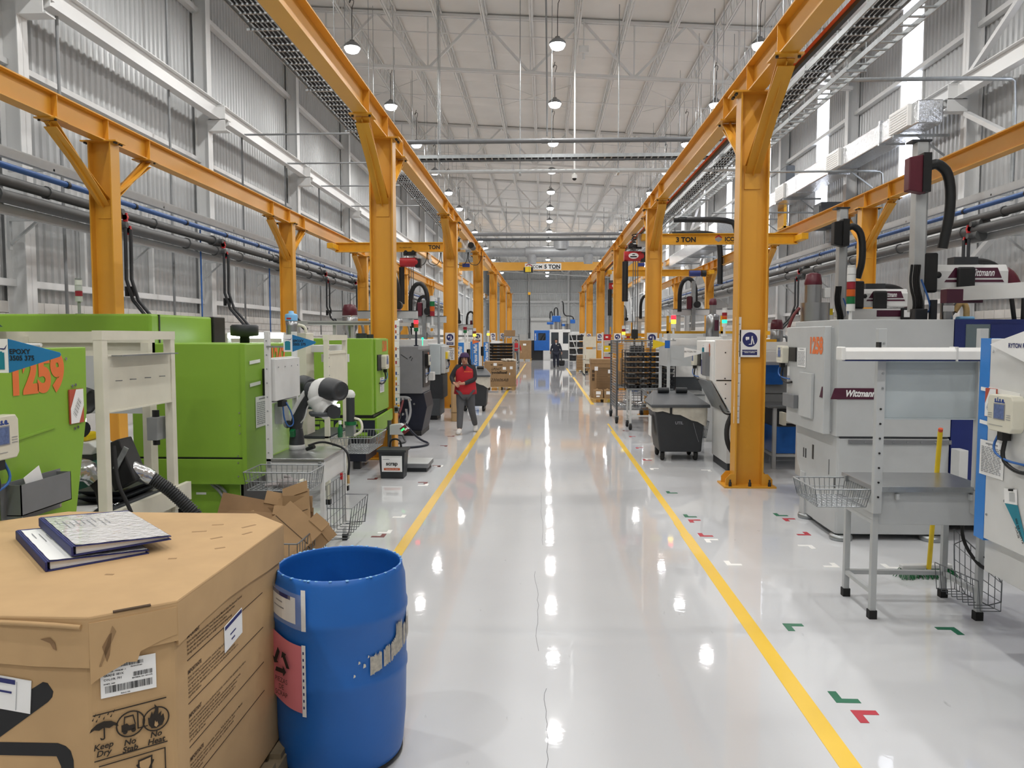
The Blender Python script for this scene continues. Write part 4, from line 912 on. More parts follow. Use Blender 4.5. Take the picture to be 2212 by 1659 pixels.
screws(t, [(x, 6.497, z) for x in (-3.42, -2.68) for z in (.9, .84, .72)] + [(-2.66, 6.497, z) for z in (1.28, 1.17, 1.1)], .007, 'chrome', (0, -1, 0))
g = G().tube([(-2.95, 6.6, .64), (-2.84, 6.58, .58), (-2.79, 6.57, .46), (-2.8, 6.57, .3)], .014, 6).tube([(-2.98, 6.6, .64), (-2.87, 6.57, .56), (-2.82, 6.56, .44), (-2.88, 6.56, .25)], .014, 6)
part('gray_cables', g, 'gray', t); part('plug_block', G().box(-2.86, -2.7, 6.52, 6.6, .22, .3), 'light_gray', t, bev=.01)
part('socket_box', G().box(-3.42, -3.28, 6.38, 6.5, .36, .58), 'gray', t, bev=.006); part('socket_plate', G().box(-3.28, -3.275, 6.38, 6.49, .42, .57), 'cream', t)
part('upper_hood', G().box(-5.3, -3.62, 6.86, 8.15, 1.8, 2.155), 'lime', t, bev=.02); part('hood_seam', G().box(-3.625, -3.612, 7.0, 7.02, 1.85, 2.15), 'black', t)
part('hood_rear_cap', G().box(-3.85, -3.6, 8.15, 8.45, 1.86, 2.16), 'black', t, bev=.01)
part('vent_drum', G().lathe([(.001, 0), (.045, 0), (.045, .06), (.13, .07), (.13, .16), (.115, .175), (.001, .175)], (-2.9, 7.25, 1.885), 28), 'charcoal', t)
text('machine_number', '1247', .26, 'num_orange', t, (-2.6, 7.32, 1.66), (0, 1, 0), bold=.011, sx=.8)
for z in (1.72, 1.52): part('tape_strip', G().obox((-2.6, 6.72, z), (.003, .25, .03), rx=.04), 'paper', t)
sheet(t, (-2.602, 6.72, 1.12), (0, 1, 0), (0, 0, 1), .3, .28, 12)
scan_card(t, -2.6, 7.77, 1.45, 1, .9)
part('dark_box', G().box(-2.6, -2.53, 7.2, 7.4, 1.1, 1.3), 'mid_gray', t, bev=.004)
part('door_handle', G().box(-2.6, -2.57, 6.9, 6.94, 1.4, 1.65), 'black', t)
t = thing('tube_light', (-3.1, 8.05, 1.94), 'bright white tube light above the second green machine', 'light'); part('tube', G().cyl((-3.4, 8.05, 1.945), (-2.82, 8.05, 1.945), .02, 10), 'tube_glow', t); part('holder', G().box(-3.42, -2.8, 8.07, 8.12, 1.93, 1.99), 'off_white', t); part('holder_leg', G().box(-3.42, -3.39, 8.08, 8.11, 1.2, 1.93).box(-2.83, -2.8, 8.08, 8.11, 1.2, 1.93), 'off_white', t)
t, bd = workstation(-2.365, 6.4, 7.1, 1, 'pale workstation with gray board and steel table carrying the robot arm', 'off_white', 1.99, 1.38, 1.75, .9, .46, .045, apron=.2, sidebar=.14)
part('drawer_board', G().box(-2.35, -2.31, 6.43, 7.08, 1.39, 1.75), 'off_white', t, bev=.003); part('clear_sheet', G().box(-2.37, -2.364, 6.42, 7.08, .92, 1.37), 'clear', t)
screws(t, [(-2.31, 6.5 + .17 * k, 1.68) for k in range(4)], .005, 'gray'); screws(t, [(-2.365 + .0, 6.377, .95 + .12 * k) for k in range(9)], .006, 'gray', (0, -1, 0))
part('board_plug', G().box(-2.34, -2.3, 6.55, 6.68, 1.33, 1.38), 'black', t); part('blue_lead', G().tube([(-2.3, 6.65, 1.36), (-2.28, 6.72, 1.28), (-2.27, 6.78, 1.15), (-2.3, 6.7, 1.13), (-2.31, 6.62, 1.22), (-2.31, 6.6, 1.34)], .007, 6), 'pipe_blue', t); part('green_plug', G().obox((-2.31, 6.85, 1.06), (.04, .05, .06), rx=.3), 'dim_green', t)
fl_ = flag(-2.20, 6.33, 1.89, .20, .145, 'blue EPOXY pennant on the pale workstation with the robot arm'); part('bracket', G().bar((-2.36, 6.37, 1.86), (-2.18, 6.335, 1.86), .015, .015), 'galv', fl_)
cobot(-2.30, 6.93, .9, 'robot arm with dark hood on the steel table, nearest the aisle')
t = thing('black_cable', (-1.95, 6.95, .9), 'black cable drooping over the steel table edge, brass fitting at its end', 'cable'); part('cable_run', G().tube([(-2.2, 6.95, .93), (-2.1, 7.02, .96), (-1.98, 7.0, .94), (-1.84, 6.95, .9), (-1.81, 6.94, .78), (-1.82, 6.93, .66)], .011, 8), 'black', t); part('fitting', G().cyl((-1.82, 6.93, .58), (-1.82, 6.93, .66), .012, 8), 'wood', t); part('red_clip', G().box(-1.89, -1.87, 6.9, 6.93, .62, .68), 'red', t)
solo('black_rod', G().cyl((-2.14, 6.72, .93), (-2.06, 6.68, .96), .018, 10), 'black', 'small black rod lying on the steel table by the robot base', 'rod')
bk = basket(-2.43, -1.88, 5.98, 6.36, .70, .85, 12, 6, 'wire basket hung before the steel table, a gray glove inside', nz=2, tp=.02); hook_tabs(bk, [(-2.36, 6.37, .86), (-1.92, 6.37, .86)])
t = thing('work_glove', (-2.15, 6.15, .705), 'gray knit work glove lying in the wire basket', 'glove')
part('palm', G().tube([(-2.02, 6.12, .73), (-2.12, 6.13, .735), (-2.2, 6.14, .73)], [.04, .045, .035], 10), 'glove', t); part('cuff', G().cyl((-2.02, 6.12, .73), (-1.97, 6.115, .74), .036, 10, r2=.042), 'cream', t)
for k in range(4): part('finger', G().tube([(-2.18, 6.10 + .022 * k, .728), (-2.25, 6.09 + .024 * k, .725), (-2.3 + .01 * abs(k - 1), 6.085 + .026 * k, .722)], .011, 6), 'glove', t)
part('thumb', G().tube([(-2.08, 6.15, .75), (-2.11, 6.17, .78), (-2.16, 6.17, .785)], .013, 6), 'glove', t)
t = thing('wire_basket', (-1.75, 6.6, .17), 'tall dark wire basket hung on the aisle face of the steel table', 'basket'); g = G(); rim = G()
for k in range(7): y = 6.42 + .1 * k; g.cyl((-1.875, y, .66), (-1.875, y, .2), .003, 4).cyl((-1.875, y, .2), (-1.7, y, .2), .003, 4).cyl((-1.7, y, .2), (-1.66, y, .46), .003, 4)
for z in (.66, .56, .46, .36, .27): g.cyl((-1.875, 6.42, z), (-1.875, 7.02, z), .003, 4)
for z, x in ((.46, -1.66), (.37, -1.675), (.28, -1.69)): g.cyl((x, 6.42, z), (x, 7.02, z), .003, 4)
rim.tube([(-1.875, 6.42, .46), (-1.66, 6.42, .46), (-1.69, 6.42, .2), (-1.875, 6.42, .18)], .004, 6, 0).tube([(-1.875, 7.02, .46), (-1.66, 7.02, .46), (-1.69, 7.02, .2), (-1.875, 7.02, .18)], .004, 6, 0)
part('rim', rim, 'dark_wire', t); part('wire_mesh', g, 'dark_wire', t, stuff=True)
# flattened cardboard in a wire container
t = basket(-2.42, -1.72, 5.15, 5.85, .02, .5, 12, 12, 'wire container full of flattened cardboard behind the big carton', 'dark_wire', 4, .003, .01)
for i, (c, sz, r_) in enumerate((((-2.2, 5.5, .5), (.5, .012, .5), (-.5, .25, .3)), ((-2.0, 5.55, .52), (.55, .012, .45), (-.6, -.35, -.1)), ((-2.1, 5.42, .48), (.6, .012, .4), (-.75, .1, .15)), ((-1.88, 5.4, .5), (.35, .012, .4), (-.8, .6, -.3)), ((-2.25, 5.35, .45), (.4, .012, .35), (-.9, -.2, .5)), ((-1.85, 5.5, .42), (.32, .012, .42), (-.7, .9, 0)), ((-2.05, 5.6, .35), (.6, .012, .6), (-.1, 0, 0)))):
    q = thing('flat_carton', c, '%s flattened brown carton in the wire container, counted from the machine' % ORD[i], 'cardboard', 'flattened cartons in the wire container')
    g = G().obox(c, sz, *r_); part('sheet', g, 'kraft_mid' if i % 2 else 'kraft_dark', q)
    R = (MX.Rotation(r_[2], 3, 'Z') @ MX.Rotation(r_[1], 3, 'Y') @ MX.Rotation(r_[0], 3, 'X'))
    part('flap', G().obox(V(c) + R @ V((sz[0] * .3, -.01, sz[2] * .55)), (sz[0] * .38, .01, sz[2] * .2), *r_), 'kraft_mid', q); part('crease', G().obox(V(c) + R @ V((0, -.0065, sz[2] * .12)), (sz[0] * .95, .002, .006), *r_), 'ink_brown', q)
# ---------------------------------------------------------------- third green machine 1260
t = thing('molding_machine', (-2.9, 11.1, 0), 'lime green molding machine numbered 1260 before the first aisle column', 'machine')
part('main_housing', G().box(-3.9, -2.43, 10.6, 11.63, .83, 1.918), 'lime', t, bev=.012); part('side_door', G().box(-2.43, -2.405, 10.75, 11.62, .85, 1.91), 'lime', t, bev=.006)
part('lower_band', G().box(-3.9, -2.4, 10.62, 11.66, .52, .78), 'dark_navy', t, bev=.004); part('band_edge', G().box(-3.9, -2.39, 10.615, 10.63, .76, .785).box(-3.9, -2.39, 10.615, 10.63, .515, .53), 'lime', t); part('band_side', G().prism([(10.63, .6), (10.75, .5), (11.75, .66), (11.75, .82), (10.63, .79)], 'x', -2.405, -2.37), 'lime', t, bev=.004)
text('maker_lettering', 'ENGEL', .27, 'lime', t, (-2.92, 10.612, .55), bold=.012, sx=1.0)
part('seam', G().box(-3.9, -2.42, 10.63, 11.6, .79, .83), 'black', t); part('base', G().box(-3.6, -2.6, 10.9, 11.6, .12, .52), 'dark_navy', t)
for x in (-2.75, -3.4): part('foot', G().box(x - .05, x + .05, 10.95, 11.05, 0, .12), 'charcoal', t)
text('machine_number', '1260', .21, 'num_orange', t, (-2.402, 11.33, 1.73), (0, 1, 0), bold=.01, sx=.8)
part('vent_cap', G().cyl((-2.62, 10.8, 1.918), (-2.62, 10.8, 1.99), .075, 18).cyl((-2.55, 11.0, 1.918), (-2.55, 11.0, 1.975), .06, 18), 'charcoal', t)
sheet(t, (-2.403, 11.0, 1.12), (0, 1, 0), (0, 0, 1), .28, .22, 9); part('card', G().box(-2.403, -2.4, 11.5, 11.57, 1.45, 1.62), 'paper', t); part('backing_plate', G().box(-2.405, -2.39, 10.83, 11.12, 1.45, 1.68), 'black', t)
sise(t, -2.39, 11.15, 1.57, 1, 'pale controller on the green machine 1260', .95)
part('cream_guard', G().box(-4.6, -2.8, 8.75, 8.85, .2, 1.985).box(-2.88, -2.76, 8.7, 9.0, .2, 1.985), 'cream', t, bev=.006); part('guard_window', G().box(-3.15, -2.92, 8.74, 8.75, 1.72, 1.88), 'black', t); part('guard_seam', G().box(-3.2, -2.9, 8.738, 8.75, .9, 1.6), 'off_white', t)
part('light_bar', G().box(-2.85, -2.5, 9.6, 9.65, 1.62, 1.72), 'off_white', t)
t, bd = workstation(-2.5, 8.62, 9.42, -1, 'cream workstation frame in front of machine 1260', 'cream', 1.96, 1.3, 1.74, .8, .26, .055, apron=.25, top='belt')
part('top_bar', G().box(-2.53, -2.47, 8.59, 9.45, 1.9, 1.965), 'cream', t); part('mid_bar', G().box(-2.52, -2.48, 8.6, 9.45, 1.74, 1.775), 'cream', t); part('lamp_trough', G().box(-2.85, -2.6, 8.9, 9.9, 1.76, 1.84), 'off_white', t)
screws(t, [(-2.47, 8.62, 1.0 + .1 * k) for k in range(9)], .005, 'gray')
cobot(-2.95, 8.35, .85, 'robot arm behind the gray board, beside the cream frame', rz=-.2)
basket(-2.45, -1.98, 8.55, 9.4, .6, .78, 12, 14, 'pale wire basket beside the cream frame of machine 1260')
t = thing('tool_head', (-2.15, 8.9, .9), 'small white and green gripper tool on the far table', 'gripper'); part('body', G().cyl((-2.25, 8.7, .95), (-2.25, 8.7, 1.25), .05, 12), 'charcoal', t); part('knuckle', G().ball((-2.25, 8.7, 1.27), .06), 'off_white', t); part('green_disc', G().cyl((-2.25, 8.7, .92), (-2.25, 8.7, .96), .07, 14), 'dim_green', t); part('hose', G().tube([(-2.22, 8.7, 1.0), (-2.12, 8.68, .98), (-2.1, 8.66, .85), (-2.2, 8.66, .8)], .015, 6), 'cream', t); part('stand', G().box(-2.3, -2.2, 8.65, 8.75, .79, .92), 'galv', t)
t = thing('bottle', (-2.32, 8.45, .8), 'small green bottle with white cap behind the robot arm', 'bottle'); part('glass', G().lathe([(.001, 0), (.03, 0), (.03, .1), (.015, .13), (.015, .15), (.001, .15)], (-2.32, 8.5, .8), 12), 'dim_green', t); part('cap', G().cyl((-2.32, 8.5, .95), (-2.32, 8.5, .99), .018, 10), 'print_white', t)
# things standing above the green machines
t = thing('hopper_loader', (-2.9, 8.62, 1.985), 'hopper loader with light blue lid above the second green machine', 'hopper', 'dryer hoppers')
part('blue_lid', G().lathe([(.07, .165), (.072, .225), (.066, .24), (.03, .25), (.028, .275), (.001, .28)], (-2.9, 8.62, 1.96), 20), 'sky_blue', t); part('badge', G().obox((-2.905, 8.548, 2.15), (.05, .004, .018)), 'red', t)
part('vessel', G().lathe([(.06, 0), (.062, .1), (.068, .16), (.001, .165)], (-2.9, 8.62, 1.96), 20), 'stainless', t); part('return_hose', G().tube([(-2.84, 8.66, 2.08), (-2.76, 8.68, 2.06), (-2.75, 8.68, 1.99)], .018, 8), 'cream', t)
t = thing('beam_frame', (-3.4, 12, 2.1), 'pale aluminium profile frame over the green machines', 'frame')
part('beam', G().box(-4.2, -2.83, 12.4, 12.46, 2.13, 2.2), 'light_gray', t); part('slot', G().box(-3.9, -2.85, 12.395, 12.4, 2.158, 2.17), 'dark_gray', t); part('end_cap', G().box(-4.26, -4.2, 12.4, 12.46, 2.13, 2.2), 'black', t); part('beam', G().box(-2.9, -2.3, 13.0, 13.06, 2.12, 2.18), 'light_gray', t)
for x in (-2.89, -3.2, -3.5): part('upright', G().box(x, x + .05, 12.46, 12.51, 0, 2.13), 'light_gray', t)
part('carriage', G().box(-4.15, -4.05, 12.35, 12.4, 2.0, 2.13), 'light_gray', t)
hopper(-3.35, 13, 1.9, 'maroon topped hopper between the first and second green bays', r=.13, h=.6)
# ---------------------------------------------------------------- scale and scrap bin by the first column
t = thing('scrap_bin', (-2.07, 10.35, 0), 'black plastic bin with a sheet reading scrap', 'bin')
def tub(x0, x1, y0, y1, z0, z1, tp, th=.012):
    g = G(); a = [(x0 + tp, y0 + tp, z0), (x1 - tp, y0 + tp, z0), (x1 - tp, y1 - tp, z0), (x0 + tp, y1 - tp, z0)]; c = [(x0, y0, z1), (x1, y0, z1), (x1, y1, z1), (x0, y1, z1)]
    a2 = [(p[0] + (th if p[0] < (x0 + x1) / 2 else -th), p[1] + (th if p[1] < (y0 + y1) / 2 else -th), z0 + th) for p in a]; c2 = [(p[0] + (th if p[0] < (x0 + x1) / 2 else -th), p[1] + (th if p[1] < (y0 + y1) / 2 else -th), z1) for p in c]
    for i in range(4): j = (i + 1) % 4; g.quad(a[i], a[j], c[j], c[i]); g.quad(a2[j], a2[i], c2[i], c2[j]); g.quad(c[i], c[j], c2[j], c2[i])
    g.quad(*a[::-1]); g.quad(*a2); return g
part('bin_body', tub(-2.26, -1.9, 10.2, 10.5, 0, .38, .025), 'charcoal', t); part('rim', tub(-2.28, -1.88, 10.18, 10.52, .37, .40, -.002, .03), 'charcoal', t, bev=.006)
part('handle', G().tube([(-2.16, 10.48, .4), (-2.15, 10.48, .49), (-2.08, 10.48, .52), (-2.01, 10.48, .49), (-2.0, 10.48, .4)], .014, 8), 'black', t)
d = decal('scrap_sheet', 'paper', t, (-2.215, 10.2, .1), (1, 0, 0), (0, -.07, 1), .28, .22); text('scrap_lettering', 'scrap', .075, 'print_black', d, (-2.075, 10.187, .19), bold=.002); part('color_bar', rect_on(G(), (-2.215, 10.196, .1), (1, 0, 0), (0, -.07, 1), .03, .02, .22, .032), 'dim_amber', d); part('frame_line', rect_on(rect_on(G(), (-2.215, 10.196, .1), (1, 0, 0), (0, -.07, 1), .015, .205, .25, .003), (-2.215, 10.196, .1), (1, 0, 0), (0, -.07, 1), .02, .17, .09, .005), 'print_gray', d)
text('bar_lettering', 'Estándares de calidad', .02, 'print_white', d, (-2.075, 10.19, .13))
t = thing('floor_scale', (-1.85, 10.95, 0), 'low gray floor scale with a green display on a post', 'scale')
part('platform', G().box(-2.2, -1.66, 10.72, 11.25, .06, .12), 'mid_gray', t, bev=.006); part('base', G().box(-2.18, -1.69, 10.76, 11.22, .0, .06), 'charcoal', t); part('top_sheet', G().box(-2.2, -1.66, 10.72, 11.25, .12, .126), 'light_gray', t)
part('column', G().cyl((-2.26, 10.95, 0), (-2.26, 10.95, .72), .03, 10), 'dark_gray', t)
h_ = part('display_head', G().prism([(-2.24, .52), (-2.05, .52), (-1.97, .6), (-2.08, .68), (-2.24, .66)], 'y', 10.86, 11.0), 'light_gray', t, bev=.006)
part('keypad', G().obox((-2.02, 10.855, .6), (.11, .004, .1), ry=.9), 'mark_maroon', h_); part('display', G().obox((-2.045, 10.851, .6), (.03, .004, .06), ry=.9), 'lcd_green', h_); part('keys', G().obox((-1.998, 10.851, .605), (.025, .004, .05), ry=.9), 'paper', h_)
part('knob', G().box(-2.34, -2.26, 10.94, 10.96, .58, .6), 'black', t)
part('foot_strip', G().box(-2.3, -2.18, 10.9, 11.0, 0, .03), 'charcoal', t)
t = thing('wall_socket', (-2.3, 11.8, .78), 'socket box with a black plug on the first aisle column', 'socket'); part('box', G().box(-2.36, -2.31, 11.83, 11.86, .74, .86), 'light_gray', t); part('plug', G().box(-2.35, -2.3, 11.79, 11.83, .77, .83), 'black', t); part('frame', G().box(-2.37, -2.28, 11.84, 11.86, .84, .87), 'crane_yellow', t); part('lead', G().tube([(-2.3, 11.8, .78), (-2.24, 11.78, .7), (-2.27, 11.7, .62), (-2.2, 11.3, .55)], .008, 6), 'black', t)
# ---------------------------------------------------------------- dark machine and hoses
t = thing('molding_machine', (-3.0, 15.2, 0), 'dark gray molding machine with hoses beside the first aisle column', 'machine')
part('upper_housing', G().box(-3.6, -2.38, 14.65, 15.7, .83, 1.75), 'mid_gray', t, bev=.012); part('bevel_edge', G().box(-2.45, -2.375, 14.64, 15.7, 1.68, 1.76), 'gray', t, bev=.01)
part('side_panel', G().box(-2.38, -2.36, 14.75, 15.6, .95, 1.66), 'charcoal', t); part('lower_housing', G().prism([(-3.6, .0), (-2.42, 0), (-2.3, .55), (-2.36, .83), (-3.6, .83)], 'y', 14.75, 15.65), 'dark_navy', t, bev=.01); part('plinth', G().box(-3.6, -2.4, 14.68, 15.7, 0, .1), 'black', t, bev=.01)
part('logo_dot', G().cyl((-2.55, 14.75, .62), (-2.55, 14.74, .62), .02, 10), 'galv', t); part('scratch', G().obox((-2.72, 14.646, 1.55), (.16, .002, .012), ry=.6).obox((-2.6, 14.646, 1.54), (.05, .002, .02), ry=-.8).obox((-2.57, 14.646, 1.5), (.012, .002, .07), ry=.4), 'charcoal', t)
part('black_bracket', G().box(-2.36, -2.3, 14.95, 15.0, 1.35, 1.6), 'black', t); sheet(t, (-2.358, 15.0, 1.02), (0, 1, 0), (0, 0, 1), .22, .28, 6); part('tag_red', G().box(-2.36, -2.357, 15.3, 15.42, 1.5, 1.62), 'dim_amber', t)
part('side_box', G().box(-2.36, -2.24, 15.3, 15.5, 1.05, 1.22), 'off_white', t, bev=.01)
sise(t, -2.36, 15.15, 1.47, 1, 'pale controller on the dark gray machine', .9)
part('manifold', G().box(-3.05, -2.78, 14.5, 14.65, .68, .78).box(-3.05, -2.8, 14.5, 14.65, .48, .56), 'gray', t); part('elbow', G().tube([(-2.8, 14.55, .76), (-2.62, 14.52, .76), (-2.58, 14.5, .7)], .035, 8), 'gray', t)
signal_tower(-2.56, 15.1, 1.75, 'signal light glowing red above the dark gray machine', ['dim_green', 'dim_amber', 'lamp_red'], .52, 'dark_navy', .075, .045)
part('status_lamp', G().cyl((-2.48, 15.4, 1.76), (-2.48, 15.4, 1.88), .008, 6).ball((-2.48, 15.4, 1.9), .025, 8), 'lamp_green', t)
for i, (m, pts, r) in enumerate((('mark_maroon', [(-2.72, 14.5, .72), (-2.74, 14.3, .5), (-2.85, 14.1, .25), (-2.95, 13.9, .03), (-3.3, 13.6, .02)], .022), ('gray', [(-2.6, 14.5, .7), (-2.55, 14.4, .45), (-2.65, 14.2, .2), (-2.9, 13.9, .04), (-3.3, 13.8, .03)], .025), ('gray', [(-2.66, 14.5, .5), (-2.62, 14.4, .35), (-2.75, 14.2, .15), (-3.0, 14.0, .03), (-3.4, 14.0, .03)], .022), ('dark_navy', [(-2.72, 14.5, .42), (-2.6, 14.2, .25), (-2.3, 13.8, .05), (-2.0, 13.4, .02), (-2.3, 12.95, .02), (-3.0, 12.9, .02)], .02), ('pipe_dark', [(-2.85, 14.5, .5), (-2.75, 14.2, .3), (-2.6, 13.9, .05), (-2.5, 13.6, .02), (-2.8, 13.4, .02), (-3.2, 13.4, .02)], .02))):
    q = thing('coolant_hose', pts[-1], ['dark red', 'thick pale gray', 'thin pale gray', 'navy looping', 'dark gray'][i] + ' hose from the dark gray machine down to the floor', 'hose', 'hoses at the dark gray machine'); part('hose_run', G().tube(pts, r, 8), m, q); part('coupling', G().cyl(pts[0], V(pts[0]) + V((0, 0, .05)), r * 1.3, 8), 'chrome', q)
t = thing('molding_machine', (-2.9, 17.7, 0), 'pale blue gray machine with charcoal lower half, just before the second aisle column', 'machine')
part('upper_housing', G().box(-3.4, -2.4, 17.45, 18.4, 1.06, 1.76), 'cool_gray', t, bev=.012); part('side_door', G().box(-2.4, -2.3, 17.5, 18.3, 1.08, 1.72), 'light_gray', t, bev=.02); part('lower_housing', G().box(-3.4, -2.35, 17.5, 18.35, .5, 1.06), 'charcoal', t, bev=.01); part('lower_block', G().box(-3.4, -2.42, 17.5, 18.3, .1, .5), 'dark_gray', t, bev=.01); part('plinth', G().box(-3.4, -2.5, 17.55, 18.2, 0, .1), 'black', t)
sise(t, -2.3, 17.9, 1.5, 1, 'pale controller on the blue gray machine', .9); part('yellow_tag', G().box(-2.31, -2.26, 17.6, 17.75, 1.42, 1.58), 'yellow', t)
t = thing('support_pole', (-2.5, 17.0, 0), 'slim gray pole rising behind the blue gray machine', 'pole'); part('tube', G().cyl((-2.62, 18.8, 0), (-2.62, 18.8, 2.9), .03, 8), 'gray', t); part('cap', G().cyl((-2.62, 18.8, 2.9), (-2.62, 18.8, 2.95), .035, 8), 'off_white', t)
signal_tower(-2.75, 18.6, 2.2, 'tilted unlit signal light by the slim gray pole', ['dim_red', 'dim_amber', 'dim_green', 'off_white'], .72, 'off_white', .12, .06)
# linear robots above the far green bays
def linear_robot(x0, x1, y, z, label, mast_x=None, mast=1.2, m='light_gray', chain=True):
    t = thing('linear_robot', ((x0 + x1) / 2, y, z), label, 'robot', 'linear robots over the bays')
    part('beam', G().box(x0, x1, y - .1, y + .1, z, z + .16), m, t, bev=.01); part('beam_top', G().box(x0, x1, y - .11, y + .11, z + .16, z + .17), 'charcoal', t)
    if mast_x is not None:
        part('carriage', G().box(mast_x - .14, mast_x + .02, y - .2, y - .1, z + .16, z + .5), 'maroon', t, bev=.02); part('mast', G().box(mast_x - .02, mast_x + .08, y - .2, y - .12, z - .4, z + mast), 'galv', t); part('motor', G().cyl((mast_x + .12, y - .25, z + .28), (mast_x + .12, y - .1, z + .28), .09, 14), 'black', t)
        if chain: part('energy_chain', G().tube([(mast_x + .1, y - .1, z + .25), (mast_x + .1, y - .1, z + .8), (mast_x - .1, y - .1, z + 1.02), (mast_x - .32, y - .1, z + .8), (mast_x - .32, y - .1, z + .1)], .055, 8), 'black', t)
    part('post', G().box(x0 + .1, x0 + .22, y - .06, y + .06, 0, z), 'light_gray', t)
    return t
linear_robot(-4.6, -2.75, 16.4, 2.33, 'near linear robot beam with dark mast over the windowless side bay', -3.25, 1.4)
linear_robot(-4.2, -2.45, 18.9, 2.28, 'far linear robot beam with black arched chain over the windowless side bay', -3.0, .55)
t = thing('machine_cover', (-3.2, 16.3, 0), 'long pale machine cover behind the dark gray machine', 'machine'); part('cover', G().box(-4.5, -2.55, 15.8, 16.6, 0, 1.88), 'off_white', t, bev=.02); part('rail', G().box(-4.5, -2.6, 15.78, 15.8, 1.9, 1.98), 'galv', t); part('vent_strip', G().box(-4.2, -2.7, 15.79, 15.8, 1.6, 1.75), 'cool_gray', t)
hopper(-3.4, 17.1, 1.9, 'maroon hopper lid beside the near linear robot', r=.2, h=.7); 
t = thing('gripper_unit', (-2.9, 19.2, 2.0), 'small white gripper hanging below the far linear robot', 'gripper'); part('arm', G().tube([(-2.95, 19.2, 2.3), (-2.95, 19.1, 2.1), (-2.85, 19.0, 2.0), (-2.75, 19, 2.05)], .05, 8), 'white', t); part('joint', G().ball((-2.95, 19.1, 2.12), .08), 'white', t); part('pole', G().cyl((-3.0, 19.2, 1.6), (-3.0, 19.2, 2.3), .03, 8), 'charcoal', t)
# ---------------------------------------------------------------- blue fronted machines
def blue_machine(x0, x1, y, z1, label, words, word_x, flag_m=None):
    t = thing('molding_machine', ((x0 + x1) / 2, y + .6, 0), label, 'machine', 'blue fronted machines')
    part('body', G().box(x0 - .9, x1 + .02, y + .02, y + .25, .3, z1 - .02).box(x0 - 1.2, x0 - .02, y + .25, y + 1.6, .3, z1 - .02), 'white', t, bev=.02); part('blue_front', G().box(x0, x1 - .06, y - .01, y + .02, .68, z1), 'panel_blue', t); part('front_edge', G().box(x1 - .06, x1 + .02, y - .01, y + .03, .68, z1), 'white', t); part('lower_trim', G().box(x0, x1, y - .012, y + .02, .62, .68), 'cream', t); part('base', G().box(x0 - 1.1, x0 - .04, y + .1, y + 1.5, 0, .3).box(x0 - .04, x1 - .1, y + .05, y + .22, 0, .3), 'dark_gray', t)
    text('maker_lettering', words, .185, 'print_white', t, (x1 - .12, y - .013, .85), (0, 0, 1), (-1, 0, 0), align='LEFT', bold=.005, sx=.78, shear=.15); text('model_lettering', '80-180', .1, 'print_white', t, (x0 + .16, y - .013, .74), bold=.004)
    part('black_box', G().box(x1 + .02, x1 + .12, y + .05, y + .15, 1.2, 1.55), 'black', t); part('hinge_post', G().box(x1 + .02, x1 + .06, y + .05, y + .1, .7, z1 + .3), 'white', t)
    return t
blue_machine(-2.72, -2.38, 23, 1.755, 'blue fronted machine right behind the second aisle column', 'Krauss Maffei', 0)
blue_machine(-2.80, -2.43, 28.75, 1.74, 'blue fronted machine before the third aisle column', 'Krauss Maffei', 0)
blue_machine(-2.72, -2.38, 33.6, 1.68, 'farthest of the three blue fronted machines', 'Krauss Maffei', 0)
t = flag(-2.62, 27.5, 1.74, .27, .16, 'orange pennant above the middle blue fronted machine', 'num_orange', '', 1); part('stick', G().cyl((-2.61, 27.5, 0), (-2.61, 27.5, 1.82), .01, 6), 'galv', t)
t = flag(-2.55, 36.2, 1.66, .62, .22, 'white pennant beyond the blue fronted machines', 'paper', '', 1); part('stick', G().cyl((-2.54, 36.2, 0), (-2.54, 36.2, 1.78), .015, 6), 'galv', t)
for x, y, z, cols, lab in ((-2.55, 24.4, 1.73, ['dim_green', 'dim_red'], 'small unlit signal light behind the second aisle column'), (-2.66, 28.9, 1.72, ['lamp_yellow', 'mark_maroon', 'off_white'], 'signal light glowing yellow before the third aisle column'), (-2.5, 33.8, 1.66, ['lamp_yellow', 'off_white'], 'signal light glowing yellow beyond the third aisle column')):
    signal_tower(x, y, z, lab, cols, .52, 'off_white', .1, .06)
# ================================================================ big carton and drum nearest the camera
def octa(x0, x1, y0, y1, c): return [(x0 + c, y0), (x1 - c, y0), (x1, y0 + c * .78), (x1, y1 - c), (x1 - c, y1), (x0 + c, y1), (x0, y1 - c), (x0, y0 + c * .78)]
t = thing('octagonal_carton', (-1.85, 2.88, 0), 'big brown octagonal carton with lid, nearest the camera', 'carton')
part('carton_body', G().prism(octa(-2.49, -1.197, 2.212, 3.53, .19), 'z', .12, 1.08), 'kraft', t, bev=.012)
lid = part('lid_top', G().prism(octa(-2.51, -1.18, 2.195, 3.55, .2), 'z', 1.085, 1.1), 'kraft', t, bev=.006)
ro = octa(-2.51, -1.18, 2.195, 3.55, .2); ri = octa(-2.498, -1.192, 2.207, 3.538, .196)
g = G(); rnd = random.Random(3)
for i in range(8):
    a, b, c, d = ro[i], ro[(i + 1) % 8], ri[(i + 1) % 8], ri[i]; n = 5
    for k in range(n):
        f0, f1 = k / n, (k + 1) / n
        L = lambda p, q, f: (p[0] + (q[0] - p[0]) * f, p[1] + (q[1] - p[1]) * f)
        za = .955 + (.015 * math.sin(i * 3 + k) if i != 1 else .012); zb = .955 + (.015 * math.sin(i * 3 + k + 1) if i != 1 else .012)
        A, B, C_, D = L(a, b, f0), L(a, b, f1), L(d, c, f1), L(d, c, f0)
        g.hexa([(A[0], A[1], za), (B[0], B[1], zb), (C_[0], C_[1], zb), (D[0], D[1], za), (A[0], A[1], 1.09), (B[0], B[1], 1.09), (C_[0], C_[1], 1.09), (D[0], D[1], 1.09)])
